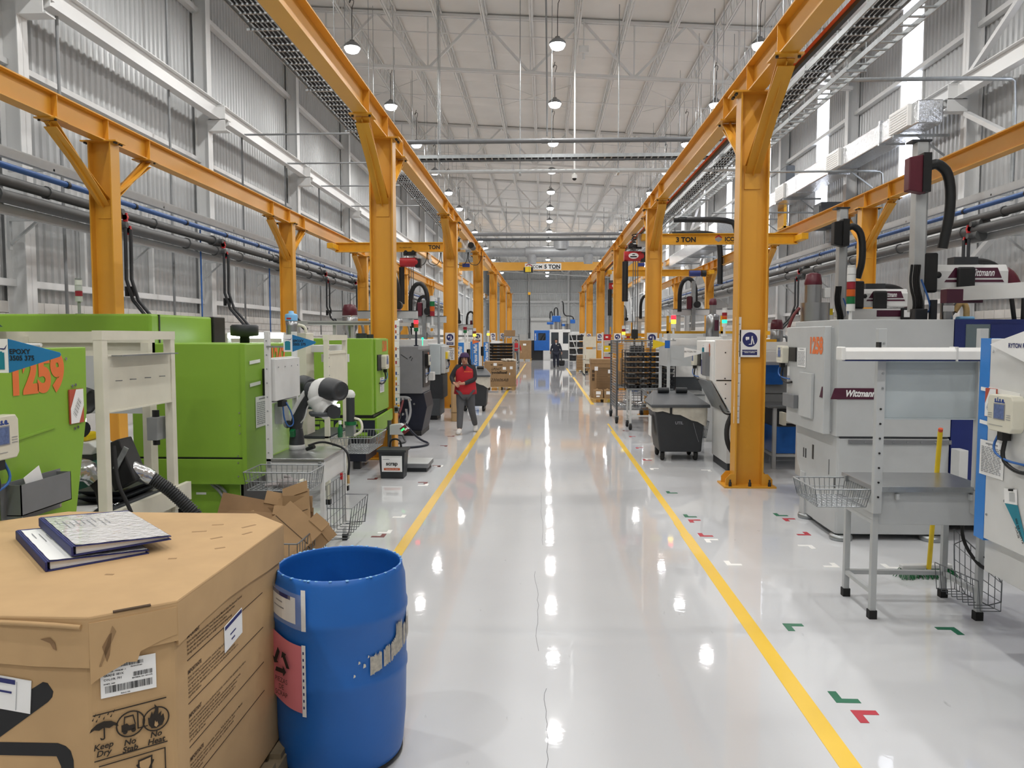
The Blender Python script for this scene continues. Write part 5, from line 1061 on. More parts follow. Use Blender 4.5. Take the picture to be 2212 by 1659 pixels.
part('lid_skirt', g, 'kraft', t)
P0 = V((-1.385, 2.209, 0)); P1 = V((-1.196, 2.358, 0)); RC = (P1 - P0).normalized(); NC = RC.cross(V((0, 0, 1)))
UP = (0, 0, 1)
def ch(a, z, off=.001): return P0 + RC * a + V((0, 0, z)) + NC * off
# hand slot and torn flap on the bevelled corner
so = V((-1.372, 2.193, 0)); 
part('hand_slot', G().prism([(-1.325, 2.235), (-1.24, 2.3), (-1.248, 2.312), (-1.333, 2.247)], 'z', 1.098, 1.102), 'ink_brown', lid)
part('torn_flap', poly_on(G(), ch(-.004, .89, .014), RC, UP, [(0, .0), (.02, .012), (.1, .045), (.13, .04), (.14, .07), (.2, .09), (.25, .1), (.25, .19), (.0, .19)], .004), 'kraft', lid)
part('flap_crease', poly_on(G(), ch(.02, .94, .0185), RC, UP, [(.0, 0), (.006, 0), (.05, .1), (.04, .12)], .0006), 'kraft_mid', lid); part('smudge', poly_on(G(), ch(.03, .95, .0185), RC, UP, [(0, .05), (.012, .0), (.02, .02), (.028, .09), (.02, .085)], .0006), 'kraft_dark', lid)
part('smudge', poly_on(G(), (-1.53, 2.193, 1.0), (1, 0, 0), UP, [(0, .03), (.03, .035), (.045, .02), (.05, -.005), (.04, .0), (.03, .018)], .0006), 'kraft_dark', lid)
part('lid_fold', G().tube([(-2.3, 2.197, 1.088), (-1.7, 2.19, 1.083), (-1.5, 2.186, 1.078), (-1.4, 2.19, 1.07)], .008, 6), 'kraft', lid)
g = G()
for x, y, l, a in ((-1.5, 3.2, .06, .3), (-1.38, 3.1, .05, .8), (-1.32, 3.3, .07, 1.0), (-1.42, 2.8, .03, .2), (-1.3, 2.95, .04, .6), (-1.55, 2.6, .03, 0), (-1.9, 2.5, .02, .1), (-1.28, 3.18, .05, 1.1), (-1.47, 3.32, .05, .2)):
    g.obox((x, y, 1.1004), (l, .012, .001), rz=a)
part('stain', g, 'kraft_mid', lid)
# barcode label on the bevelled corner
d = decal('shipping_label', 'paper', t, ch(.024, .832), (RC.x, RC.y, -.04), UP, .158, .112)
RL = V((RC.x, RC.y, -.04)); g = G(); rnd = random.Random(5)
def bars(g, x, z, wd, ht, n):
    a = x
    for i in range(n): g_ = wd / n; rect_on(g, ch(.024, .832, .0035), RL, UP, a, z, g_ * rnd.choice((.3, .5, .75)), ht, .0005); a += g_
bars(g, .018, .09, .105, .011, 40); bars(g, .012, .014, .135, .022, 46); bars(g, .092, .052, .055, .014, 22); part('barcode', g, 'print_black', d)
for s, x, z, k in (('GRADE: SE1X', .008, .066, .0095), ('COLOR: 701', .008, .053, .0095), ('9904189SA - 9904LAB - 1', .008, .078, .006), ('PRODUCT NO.', .085, .083, .005), ('NORYL  resin', .008, .041, .0055), ('MATERIAL NO 12011972', .088, .045, .0055), ('Made in USA', .055, .004, .005)):
    text('label_lettering', s, k, 'print_black', d, ch(.024, .832, .004) + RL * x + V((0, 0, z)), RL, UP, align='LEFT', bold=.0002, res=1)
# handling symbols
sy = part('print_rule', rect_on(rect_on(rect_on(G(), ch(0, .782), RC, UP, 0, 0, .21, .0035), ch(0, .782), RC, UP, 0, -.146, .21, .0035), ch(0, .782), RC, UP, .012, -.165, .19, .003), 'ink', t)
g = G(); o = ch(.03, .738, .0012)
poly_on(g, o, RC, UP, [(-.04, -.006), (-.036, .004), (-.02, .016), (0, .021), (.02, .016), (.036, .004), (.04, -.006), (.027, .0), (.014, -.005), (0, .001), (-.014, -.005), (-.027, .0)])
rect_on(g, o, RC, UP, -.002, -.034, .004, .036); poly_on(g, o, RC, UP, [(.002, -.034), (-.002, -.038), (-.01, -.037), (-.012, -.03), (-.009, -.03), (-.007, -.033), (-.003, -.033)])
for a, b in ((-.03, .034), (-.02, .028), (-.012, .04), (0, .031), (.012, .042), (.02, .033), (.028, .046), (-.024, .046)): poly_on(g, o, RC, UP, [(a - .003, b - .003), (a, b - .005), (a + .002, b - .001), (a + .003, b + .005)])
part('umbrella_symbol', g, 'ink', t)
def ring(g, a, z, r): 
    n = 28; o = ch(a, z, .0012)
    for i in range(n):
        p = [(math.cos(2 * PI * j / n) * q, math.sin(2 * PI * j / n) * q) for j, q in ((i, r), (i + 1, r), (i + 1, r * .9), (i, r * .9))]; poly_on(g, o, RC, UP, p)
g = G(); ring(g, .104, .728, .042); o = ch(.104, .728, .0013)
poly_on(g, o, RC, UP, [(-.026, -.02), (.014, -.02), (.014, -.004), (-.004, -.004), (-.01, .004), (-.026, .002)]); poly_on(g, o, RC, UP, [(-.02, .002), (-.017, .002), (-.015, .024), (.006, .024), (.012, -.004), (.015, -.004), (.009, .028), (-.018, .028)])
rect_on(g, o, RC, UP, .019, -.022, .004, .056); rect_on(g, o, RC, UP, .019, -.022, .03, .003)
for a in (-.016, .008): poly_on(g, o, RC, UP, [(a + .007 * math.cos(k * PI / 5), -.022 + .007 * math.sin(k * PI / 5)) for k in range(10)])
part('no_stab_symbol', g, 'ink', t)
g = G(); ring(g, .178, .722, .04); o = ch(.178, .722, .0013)
poly_on(g, o, RC, UP, [(0, -.03), (.018, -.024), (.025, -.008), (.022, .012), (.014, .004), (.016, .022), (.006, .012), (.008, .034), (-.004, .05), (-.002, .03), (-.009, .016), (-.012, .028), (-.018, .008), (-.024, .01), (-.022, -.014), (-.014, -.027)])
part('no_heat_symbol', g, 'ink', t)
part('flame_center', poly_on(G(), ch(.178, .722, .0025), RC, UP, [(0, -.027), (.006, -.02), (.003, -.008), (0, -.012), (-.003, -.004), (-.006, -.02)], .0003), 'kraft', t)
for s, a, z in (('Keep\nDry', .026, .672), ('No\nStab', .1, .662), ('No\nHeat', .176, .664)): text('symbol_caption', s, .026, 'ink', t, ch(a, z, .0014), RC, UP, bold=.0006, shear=.2, line=.85)
g = G(); o = ch(0, .62, .0012); rect_on(g, o, RC, UP, .01, -.3, .0035, .29); rect_on(g, o, RC, UP, .2, -.3, .0035, .3); poly_on(g, o, RC, UP, [(.12, -.075), (.16, -.075), (.164, -.012), (.122, -.018)]); 
part('frame_print', g, 'ink', t); part('carton_print', poly_on(G(), ch(0, .62, .0026), RC, UP, [(.125, -.07), (.156, -.07), (.159, -.018), (.126, -.023)], .0003), 'kraft', t)
g = G()
for a, b in (((.118, -.03), (.142, -.08)), ((.166, -.028), (.142, -.08))):
    p, q = V((a[0], a[1])), V((b[0], b[1])); n = V((-(q - p).y, (q - p).x)).normalized() * .003; poly_on(g, ch(0, .62, .003), RC, UP, [tuple(p + n), tuple(q + n), tuple(q - n), tuple(p - n)], .0004)
part('cross_print', g, 'ink', t)
# warning paragraphs on the aisle face
YR = (0, 1, 0); xx = -1.1955
PAR = (('IMPORTANT', .935, ['Before handling and/or processing consult the relevant Material Safety Data Sheet and Technical', 'Brochure for detailed information. Fumes liberated during processing may irritate', 'the eyes, skin or respiratory tract. Do not expose to hot surfaces.', 'Storage: keep dry and do not expose to sunlight or moisture during storing.']),
       ('IMPORTANTE', .812, ['Antes del manejo y/o procesamiento, consulte la Hoja de Seguridad en los Materiales o', 'el Folleto sobre Procesamiento para obtener detalles.', 'Los vapores que se desprenden de la resina fundida durante el proceso pueden irritar los', 'ojos, la piel o las vias respiratorias. Secar todos los materiales antes de procesar.', 'Almacenamiento: mantengase seco y no exponer a la luz directa del sol, ni al calor o a', 'superficies calientes.']),
       ('IMPORTANT', .66, ['Avant de manutentionner et/ou transformer le produit, consultez la Fiche signaletique du produit ou', 'la Brochure de transformation pour plus de details.', 'Les fumees emanant de la resine fondue durant la transformation peuvent irriter les yeux,', 'la peau ou les voies respiratoires. Sechez toutes les matieres avant de transformer.', 'Entreposage : gardez le produit au sec, ne pas exposer a la lumiere du soleil ou', 'pres de surfaces chaudes.']),
       ('IMPORTANTE', .508, ['Antes do manuseio ou processamento, consulte a Ficha de Dados de Seguranca do Material', 'Os fumos liberados durante o processamento podem irritar os olhos, a pele', 'Armazenagem: manter seco e nao expor a luz solar ou umidade excessiva', 'superficies quentes.']))
for hd, z, ls in PAR:
    text('warning_heading', hd, .0185, 'ink_brown', t, (xx, 2.44, z), YR, UP, align='LEFT', bold=.0006, sx=.9)
    text('warning_lines', '\n'.join(ls), .0128, 'ink_brown', t, (xx, 2.44, z - .0165), YR, UP, align='LEFT', bold=.00025, sx=.93, res=1, line=1.03)
    part('print_rule', G().box(-1.197, xx, 2.44, 3.12, z - .022 - .0135 * len(ls), z - .019 - .0135 * len(ls)), 'ink_brown', t)
d = decal('side_label', 'paper', t, (-1.195, 2.73, .763), (0, 1, .09), UP, .165, .1); rr = V((0, 1, .09)).normalized()
part('label_band', rect_on(rect_on(rect_on(G(), V((-1.1925, 2.73, .763)), rr, UP, .004, .084, .155, .013), V((-1.1925, 2.73, .763)), rr, UP, .05, .045, .05, .005), V((-1.1925, 2.73, .763)), rr, UP, .06, .022, .03, .005), 'print_navy', d)
# big black logo strokes and tag on the near face
g = G(); o = (0, 2.2115, 0)
poly_on(g, o, (1, 0, 0), UP, [(-1.54, .887), (-1.525, .884), (-1.508, .858), (-1.512, .84), (-1.525, .825), (-1.9, .55), (-1.9, .66)]); poly_on(g, o, (1, 0, 0), UP, [(-2.2, .69), (-1.5, .694), (-1.475, .685), (-1.46, .67), (-1.452, .64), (-1.452, .4), (-1.49, .4), (-1.492, .62), (-1.505, .652), (-2.2, .65)])
part('black_logo', g, 'print_black', t)
d = decal('paper_tag', 'paper', t, (-1.76, 2.2095, .815), (1, 0, -.16), (.08, 0, 1), .18, .105); part('tag_band', rect_on(rect_on(G(), (-1.76, 2.2065, .815), (1, 0, -.16), (.08, 0, 1), .02, .085, .11, .014), (-1.76, 2.2065, .815), (1, 0, -.16), (.08, 0, 1), .06, .055, .06, .006), 'print_navy', d); part('tag_line', rect_on(G(), (-1.76, 2.2065, .815), (1, 0, -.16), (.08, 0, 1), .135, .005, .001, .09), 'print_gray', d)
t = thing('pallet', (-1.85, 2.88, 0), 'weathered wooden pallet under the big octagonal carton', 'pallet')
for k in range(7): part('deck_board', G().box(-2.5, -1.15, 2.2 + k * .195, 2.33 + k * .195, .095, .12), 'wood_gray', t)
for x in (-2.4, -1.85, -1.2): part('stringer', G().box(x - .06, x + .06, 2.22, 3.5, .02, .095), 'wood_gray', t); 
for x in (-2.4, -1.85, -1.2): part('bottom_board', G().box(x - .06, x + .06, 2.2, 3.52, 0, .02), 'wood_gray', t)
# ring binders on the lid
def binder(cx, cy, z, rz, label, sheen, hl=.3, hw=.172):
    """landscape binder: long axis at angle rz, thick spine on its near long side"""
    t = thing('ring_binder', (cx, cy, z), label, 'binder', 'binders on the carton lid')
    R = MX.Rotation(rz, 3, 'Z'); q = lambda a, b, c: V((cx, cy, z + c)) + R @ V((a, b, 0))
    def wedge(l, w0, w1, c0, c1, d0, d1): return G().hexa([q(-l, w0, c0), q(l, w0, c0), q(l, w1, d0), q(-l, w1, d0), q(-l, w0, c1), q(l, w0, c1), q(l, w1, d1), q(-l, w1, d1)])
    part('back_cover', wedge(hl, -hw, hw, 0, .004, 0, .004), 'print_navy', t, bev=.001)
    part('page_block', wedge(hl - .012, -hw + .01, hw - .01, .005, .034, .005, .012), 'paper', t)
    part('front_cover', wedge(hl, -hw, hw, .035, .038, .0125, .0155), 'print_navy', t)
    part('spine', wedge(hl, -hw - .008, -hw, 0, .036, 0, .038), 'print_navy', t, bev=.003)
    n = 14; g = G(); vs = []
    for i in range(n + 1):
        for j in range(n + 1):
            a = -hl + .03 + (2 * hl - .035) * i / n; b = -hw + .008 + (2 * hw - .012) * j / n; vs.append(q(a, b, .0405 - .0654 * (b + hw) + .0012 * math.sin(i * 1.9 + j * 1.3) * math.cos(j * 2.3)))
    g.add(vs, [(i * (n + 1) + j, (i + 1) * (n + 1) + j, (i + 1) * (n + 1) + j + 1, i * (n + 1) + j + 1) for i in range(n) for j in range(n)], True)
    part('plastic_pocket', g, sheen, t)
    g = G()
    for k in range(9):
        b = -hw + .03 + .022 * k; zz = .0425 - .0654 * (b + hw); l0 = -.18 + .02 * (k % 3); l1 = l0 + .1 + .05 * (k % 2); g.hexa([q(l0, b, zz), q(l1, b, zz), q(l1, b + .003, zz), q(l0, b + .003, zz), q(l0, b, zz + .0004), q(l1, b, zz + .0004), q(l1, b + .003, zz + .0004), q(l0, b + .003, zz + .0004)])
    part('print', g, 'print_gray', t)
mat('pocket', '#e9e9f0', 0.06, var=0.02, coat=1.0, bump=.5, bscale=35)
binder(-1.875, 2.955, 1.1, -.8, 'lower dark blue binder, mostly under the other one', 'paper')
binder(-1.815, 3.015, 1.14, -.8, 'upper dark blue binder in a shiny clear pocket, on the carton lid', 'pocket')
# blue drum
DC = V((-.945, 3.43, 0)); DR = .292
t = thing('plastic_drum', DC, 'big open blue plastic drum with a pink sheet, beside the carton', 'drum')
prof = [(a * 1.045, b) for a, b in [(.001, .0), (.245, .0), (.262, .012), (.272, .06), (.284, .2), (.288, .405), (.293, .42), (.293, .445), (.288, .46), (.29, .68), (.2955, .695), (.2955, .72), (.29, .735), (.286, .84), (.276, .875), (.272, .9), (.264, .902), (.262, .895), (.266, .87), (.277, .8), (.28, .5), (.27, .1), (.25, .03), (.001, .03)]]
part('drum_shell', G().lathe(prof, DC, 64), 'drum_blue', t); part('base_seam', G().lathe([(.27, .006), (.281, .012), (.281, .022), (.275, .028)], DC, 48), 'black', t)
g = G()
for k in range(40): a = 2 * PI * k / 40 + .1 * math.sin(k); g.obox(DC + V((.281 * math.cos(a), .281 * math.sin(a), .901)), (.012, .006 + .004 * (k % 3), .003), rz=a + PI / 2)
part('rim_burr', g, 'sky_blue', t)
dv = V((-DC.x, -DC.y, 0)).normalized(); tv = V((-dv.y, dv.x, 0))
def drum_pt(ph, z, r):
    a = math.radians(ph + 5); r = r * 1.045; return DC + (dv * math.cos(a) + tv * math.sin(a)) * r + V((0, 0, z))
def wrap(p0, p1, z0, z1, r, n=10, zs=0, bulge=0.0):
    g = G(); vs = []
    for k in range(n + 1):
        f = k / n; rr = r + bulge * math.sin(f * 9)
        for z in (z0 + zs * f, z1 + zs * f): vs.append(drum_pt(p0 + (p1 - p0) * f, z, rr))
    return g.add(vs, [(2 * k, 2 * k + 2, 2 * k + 3, 2 * k + 1) for k in range(n)], True)
part('clear_sleeve', wrap(-82, -33, .72, .875, .299, 10, -.03, .003), 'clear', t); pp = part('paper_note', wrap(-78, -43, .735, .85, .2965, 8, -.02), 'paper', t); part('note_band', wrap(-75, -48, .832, .85, .2975, 6, -.015), 'print_navy', pp); part('note_print', wrap(-68, -58, .8, .806, .2975, 4, -.005), 'print_gray', pp); part('note_print', wrap(-72, -56, .775, .781, .2975, 4, -.007), 'print_gray', pp)
part('punched_edge', wrap(-37, -33, .69, .87, .2995, 3), 'paper', t)
pk = part('pink_sheet', wrap(-92, -37, .38, .675, .301, 14, -.05, .0025), 'pink_paper', t); part('punched_edge', wrap(-37, -33.5, .315, .63, .301, 3), 'paper', t)
g = G()
for k in range(9): g.v += []; g.add([drum_pt(-36, .35 + .03 * k, .3025), drum_pt(-34.8, .35 + .03 * k, .3025), drum_pt(-34.8, .362 + .03 * k, .3025), drum_pt(-36, .362 + .03 * k, .3025)], [(0, 1, 2, 3)])
part('punch_holes', g, 'print_navy', t)
po = drum_pt(-58, .0, .309); pr = (tv * math.cos(math.radians(-53)) - dv * math.sin(math.radians(-53))); 
def rot(p, a): c, s = math.cos(a), math.sin(a); return (p[0] * c - p[1] * s, p[0] * s + p[1] * c)
g = G()
for k in range(3):
    base = [(-.046, -.047), (.014, -.047), (.014, -.06), (.036, -.037), (.014, -.014), (.014, -.027), (-.037, -.027)]
    poly_on(g, po + V((0, 0, .535)), pr, UP, [rot(p, k * 2 * PI / 3 + .05) for p in base], .0006)
part('recycling_symbol', g, 'print_black', pk)
for s, z in (('PIEZAS', .445), ('DE', .415), ('SCRAP', .385)): text('sheet_lettering', s, .031, 'ink', pk, po + V((0, 0, z)), pr, UP)
rnd = random.Random(11); g = G()
pts = [(26, .49), (27, .55), (30, .57), (33, .545), (36, .585), (42, .59), (48, .6), (54, .65), (60, .66), (66, .64), (72, .66), (78, .67), (82, .64), (82, .58), (74, .56), (68, .585), (62, .56), (56, .54), (48, .525), (40, .505), (34, .495), (30, .485)]
top = [(a, b) for a, b in pts]; n = 26
def band(a0, a1, f): 
    for k in range(n):
        a = a0 + (a1 - a0) * k / n; b = a0 + (a1 - a0) * (k + 1) / n
        if rnd.random() < .9:
            lo, hi = f(a); g.add([drum_pt(a, lo, .2965), drum_pt(b, lo + rnd.uniform(-.006, .006), .2965), drum_pt(b, hi + rnd.uniform(-.015, .012), .2965), drum_pt(a, hi, .2965)], [(0, 1, 2, 3)])
band(18, 42, lambda a: (.475 + (a - 18) * .0015, .555 + (a - 18) * .0015)); band(42, 80, lambda a: (.52 + (a - 42) * .0012, .60 + (a - 42) * .002)); band(46, 56, lambda a: (.6, .66))
part('torn_label', g, 'torn', t); g = G()
for a, z, s in ((8, .535, .012), (4, .48, .012), (12, .515, .016), (16, .555, .01)): g.add([drum_pt(a, z, .2965), drum_pt(a + s * 150, z + .004, .2965), drum_pt(a + s * 140, z + s, .2965), drum_pt(a + .5, z + s * 1.3, .2965)], [(0, 1, 2, 3)])
part('label_scrap', g, 'cream', t)
# ================================================================ window half
# nearest machine front with the blue edge
t = thing('molding_machine', (3.2, 4.2, 0), 'white machine front with a bright blue edge, nearest on the window side', 'machine')
pn = part('front_panel', G().prism([(2.4, .73), (4.65, .73), (4.65, 1.935), (2.4, 1.935)], 'x', 2.66, 2.72), 'off_white', t, bev=.004)
part('blue_edge', G().prism([(2.66, 4.652), (2.72, 4.652), (2.72, 4.76), (2.666, 4.765)], 'z', .715, 1.937), 'panel_blue', t)
part('machine_body', G().box(2.72, 5.4, 2.4, 4.74, .5, 1.92), 'off_white', t, bev=.01); part('base', G().box(3.1, 5.4, 2.6, 4.6, 0, .5), 'dark_gray', t); part('top_rail', G().box(2.7, 5, 4.3, 4.36, 1.92, 1.96), 'off_white', t)
screws(pn, [(2.66, 4.62, z) for z in (1.86, 1.3, .88)] + [(2.66, 4.45, 1.0)], .008, 'chrome', (-1, 0, 0))
for z in (1.63, 1.43):
    part('tape_strip', G().obox((2.658, 4.69, z), (.003, .08, .022), rx=.05), 'paper', t); part('tape_strip', G().obox((2.6585, 4.5, z - .005), (.003, .3, .026), rx=.06), 'white', t)
scan_card(t, 2.658, 4.615, 1.47, -1, .85)
sise(t, 2.66, 4.42, 1.51, -1, 'pale controller on the white front with the blue edge', .95)
sheet(t, (2.656, 4.71, 1.115), (0, -1, 0), (0, 0, 1), .24, .21, 16)
tg = thing('hang_tag', (2.64, 4.37, 1.1), 'teal material tag hanging upside down on the white front', 'tag'); R_, U_ = V((0, -.86, -.45)), V((0, -.40, .92))
o = (2.654, 4.44, .99); d = decal('square', 'paper', tg, o, (0, -1, .12), (0, .12, 1), .115, .085, .003); part('canister_print', rect_on(G(), (2.65, 4.44, .99), (0, -1, .12), (0, .12, 1), .05, .015, .05, .05), 'light_gray', d)
part('pointed_half', poly_on(G(), (2.655, 4.44, .99), (0, -1, 0), (0, 0, 1), [(.0, 0), (.115, .012), (.2, -.17), (.19, -.18), (.18, -.175)], .003), 'teal', tg)
text('tag_lettering', 'RYTON R4 220\nBLACK', .022, 'print_black', tg, (2.651, 4.30, .86), (0, .5, .87), (0, -.87, .5), bold=.0004); part('peg', G().cyl((2.66, 4.37, 1.08), (2.63, 4.37, 1.08), .007, 8), 'black', tg)
tg = thing('pennant_sign', (2.62, 4.36, 1.88), 'large white pennant reading RYTON at the edge of the white front', 'sign', 'material pennants'); part('pointed_half', poly_on(G(), (2.63, 4.6, 1.9), (0, -1, 0), (0, 0, 1), [(0, 0), (.05, .015), (.5, .12), (.5, -.14), (.05, -.015)], .004), 'paper', tg); text('words', 'RYTON R4', .035, 'print_navy', tg, (2.624, 4.42, 1.885), (0, -1, 0), (0, 0, 1), align='LEFT', bold=.001)
# workstation nearest
t, bd = workstation(2.27, 5.25, 5.25, 1, 'gray steel workstation with drilled post and strip light, nearest on the window side', 'light_gray', 2.0, 1.3, 1.4, .93, .72, .05, name='work_station') if False else (None, None)
t = thing('work_station', (2.63, 5.48, 0), 'gray steel workstation with drilled posts and a strip light, nearest on the window side', 'workstation', 'workstations along the machines')
M_ = 'light_gray'
for x in (2.27, 2.985):
    for y in (5.25, 5.71):
        part('leg', G().box(x - .02, x + .02, y - .02, y + .02, .05, .9), M_, t, bev=.003); part('foot', G().box(x - .026, x + .026, y - .026, y + .026, 0, .06), 'rubber', t)
for x in (2.262, 2.925): part('post', G().box(x - .028, x + .028, 5.19, 5.235, .745, 2.0), M_, t, bev=.003)
screws(t, [(2.262, 5.19, .86 + .1 * k) for k in range(7)], .007, 'black', (0, -1, 0)); screws(t, [(2.27, 5.19, z) for z in (1.9, 1.8, 1.7, 1.6)], .008, 'galv', (0, -1, 0))
part('back_board', G().box(2.29, 2.95, 5.23, 5.245, 1.395, 1.775).box(2.29, 2.95, 5.2, 5.25, 1.775, 1.783).box(2.29, 2.95, 5.2, 5.25, 1.388, 1.395), 'cool_gray', t, bev=.002)
part('table_top', G().box(2.235, 3.02, 5.2, 5.76, .9, .93), 'stainless', t, bev=.004); part('top_lip', G().box(2.235, 3.02, 5.195, 5.2, .895, .93), 'galv', t); part('apron', G().box(2.254, 3.0, 5.236, 5.724, .66, .9), M_, t, bev=.004)
screws(t, [(x, 5.195, .912) for x in (2.34, 2.63, 2.9)], .006, 'galv', (0, -1, 0)); part('hook', G().box(2.39, 2.41, 5.2, 5.23, .84, .88).box(2.88, 2.9, 5.2, 5.23, .84, .88), M_, t)
part('stretcher', G().box(2.285, 2.97, 5.69, 5.73, .17, .2).box(2.255, 2.285, 5.27, 5.69, .17, .2).box(2.97, 3.0, 5.27, 5.69, .17, .2), M_, t)
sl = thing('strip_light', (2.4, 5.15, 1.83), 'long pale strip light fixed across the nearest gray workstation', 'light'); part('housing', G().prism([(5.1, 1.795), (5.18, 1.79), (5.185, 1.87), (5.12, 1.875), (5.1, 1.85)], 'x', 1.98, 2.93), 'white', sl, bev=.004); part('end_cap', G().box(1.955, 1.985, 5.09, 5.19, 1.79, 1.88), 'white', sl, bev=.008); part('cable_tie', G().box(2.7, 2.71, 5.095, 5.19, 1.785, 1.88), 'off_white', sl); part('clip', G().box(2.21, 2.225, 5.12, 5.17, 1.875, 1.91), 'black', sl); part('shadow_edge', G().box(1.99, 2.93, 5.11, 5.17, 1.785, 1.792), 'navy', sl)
bk = basket(1.86, 2.24, 5.24, 5.7, .775, .9, 10, 12, 'wire basket hung on the aisle end of the nearest gray workstation', nz=2, tp=.025); hook_tabs(bk, [(2.235, 5.66, .91)])
t = thing('wire_basket', (2.9, 5.0, .15), 'tall dark wire basket leaning at the nearest gray workstation', 'basket'); g = G(); rim = G(); A, B, C_, D = V((3.02, 5.65, .53)), V((2.99, 5.0, .4)), V((2.99, 5.0, .15)), V((3.04, 5.65, .08))
for k in range(9): f = k / 8; g.cyl(A.lerp(B, f), D.lerp(C_, f), .003, 4); g.cyl(D.lerp(C_, f), D.lerp(C_, f) + V((-.13, 0, -.0)), .003, 4); g.cyl(D.lerp(C_, f) + V((-.13, 0, 0)), D.lerp(C_, f) + V((-.15, 0, .2)), .003, 4)
for k in range(5): f = k / 4; g.cyl(A.lerp(D, f), B.lerp(C_, f), .003, 4)
rim.tube([A, B, C_, D], .0045, 6, 1, closed=True); rim.cyl(D + V((-.15, 0, .2)), C_ + V((-.15, 0, .2)), .004, 6); part('rim', rim, 'dark_wire', t); part('wire_mesh', g, 'dark_wire', t, stuff=True)
t = thing('black_cable', (2.95, 5.3, .4), 'black cable looping under the nearest gray workstation', 'cable'); part('cable_run', G().tube([(3.05, 5.6, .62), (3.0, 5.5, .48), (2.96, 5.2, .38), (2.95, 5.05, .42), (2.95, 4.98, .66)], .012, 8), 'rubber', t)
t = thing('broom', (3.0, 6.15, 0), 'yellow handled broom with green bristles behind the nearest gray workstation', 'broom'); part('handle', G().cyl((3.05, 5.95, 1.22), (3.1, 6.15, .08), .018, 10), 'yellow', t); part('handle_tip', G().cyl((3.047, 5.94, 1.24), (3.05, 5.95, 1.215), .017, 10), 'cable_orange', t)
part('head', G().obox((3.1, 6.2, .085), (.42, .06, .035), rz=.1), 'off_white', t, bev=.008); g = G(); rnd = random.Random(4)
for k in range(220): a = rnd.uniform(-.21, .21); b = rnd.uniform(-.03, .03); g.bar((3.1 + a, 6.2 + b + a * .1, .07), (3.1 + a * 1.12 + rnd.uniform(-.03, .03), 6.16 + b * 2 + a * .1, .003), .004, .004)
part('bristles', g, 'dim_green', t, stuff=True)
# machine 1258
t = thing('molding_machine', (3.2, 8, 0), 'large pale gray molding machine numbered 1258 with a maroon stripe', 'machine')
part('front_housing', G().box(2.76, 3.82, 7.27, 8.5, 1.0, 2.105), 'light_gray', t, bev=.006); part('lower_housing', G().box(2.79, 3.82, 7.28, 8.2, .06, .985), 'light_gray', t, bev=.01); part('seam', G().box(2.8, 3.8, 7.275, 8.2, .985, 1.0), 'charcoal', t)
cp = part('control_door', G().prism([(7.36, 1.01), (8.47, 1.01), (8.49, 2.045), (7.38, 2.045)], 'x', 2.67, 2.74), 'light_gray', t, bev=.008); part('door_neck', G().box(2.735, 2.8, 7.385, 8.44, 1.03, 2.03), 'light_gray', t)
part('side_skirt', G().prism([(7.29, .06), (7.9, .06), (8.15, .35), (8.42, .6), (8.45, 1.0), (7.29, 1.0)], 'x', 2.78, 2.84), 'light_gray', t, bev=.01)
part('slot', G().box(2.776, 2.782, 7.9, 7.94, .68, .83), 'black', t); part('slot', G().box(2.776, 2.782, 8.12, 8.15, .66, .76).box(2.776, 2.782, 8.19, 8.21, .66, .76), 'charcoal', t); part('slot', G().box(2.776, 2.782, 7.47, 7.475, .6, .75), 'charcoal', t); part('slot', G().box(2.776, 2.782, 7.3, 7.34, .5, .6), 'black', t)
for x, y in ((2.84, 8.2), (2.85, 7.32), (3.7, 7.32)):
    part('foot_pad', G().lathe([(.001, 0), (.1, 0), (.105, .02), (.1, .05), (.001, .05)], (x, y, 0), 20), 'galv', t)
    if y > 8: part('foot_post', G().box(x - .07, x + .07, y - .07, y + .07, .05, .5), 'light_gray', t)
part('dark_recess', G().box(2.95, 3.8, 8.1, 8.3, .05, .5), 'black', t)
part('strip', G().box(2.88, 3.83, 7.262, 7.27, .93, .97), 'mid_gray', t); screws(t, [(2.9 + .13 * k, 7.262, .95) for k in range(8)], .008, 'galv', (0, -1, 0))
part('maroon_stripe', G().prism([(2.70, 1.355), (3.1, 1.355), (3.1, 1.46), (2.735, 1.46)], 'y', 7.262, 7.268), 'wine', t); part('maroon_stripe', G().prism([(7.385, 1.36), (7.46, 1.36), (7.40, 1.465), (7.385, 1.465)], 'x', 2.664, 2.668), 'wine', t)
text('maker_lettering', 'Wittmann', .085, 'print_white', t, (2.83, 7.259, 1.382), align='LEFT', bold=.003, shear=.3, sx=.8)
text('machine_number', '1258', .215, 'num_orange', t, (2.668, 7.6, 1.785), (0, -1, 0), bold=.011, sx=.88, res=6)
sise(t, 2.66, 8.5, 1.75, -1, 'pale controller on the door of machine 1258', .85); part('black_plate', G().box(2.655, 2.668, 8.16, 8.38, 1.68, 1.83), 'black', t); sheet(t, (2.667, 8.12, 1.63), (0, -1, 0), (0, 0, 1), .25, .2, 10)
part('small_door', G().prism([(7.62, 1.13), (7.98, 1.13), (7.98, 1.58), (7.62, 1.58)], 'x', 2.64, 2.668), 'light_gray', t, bev=.004); part('document_pocket', G().box(2.62, 2.668, 8.08, 8.45, 1.19, 1.33), 'mid_gray', t, bev=.003); part('card', G().box(2.664, 2.668, 8.38, 8.44, 1.52, 1.62), 'paper', t)
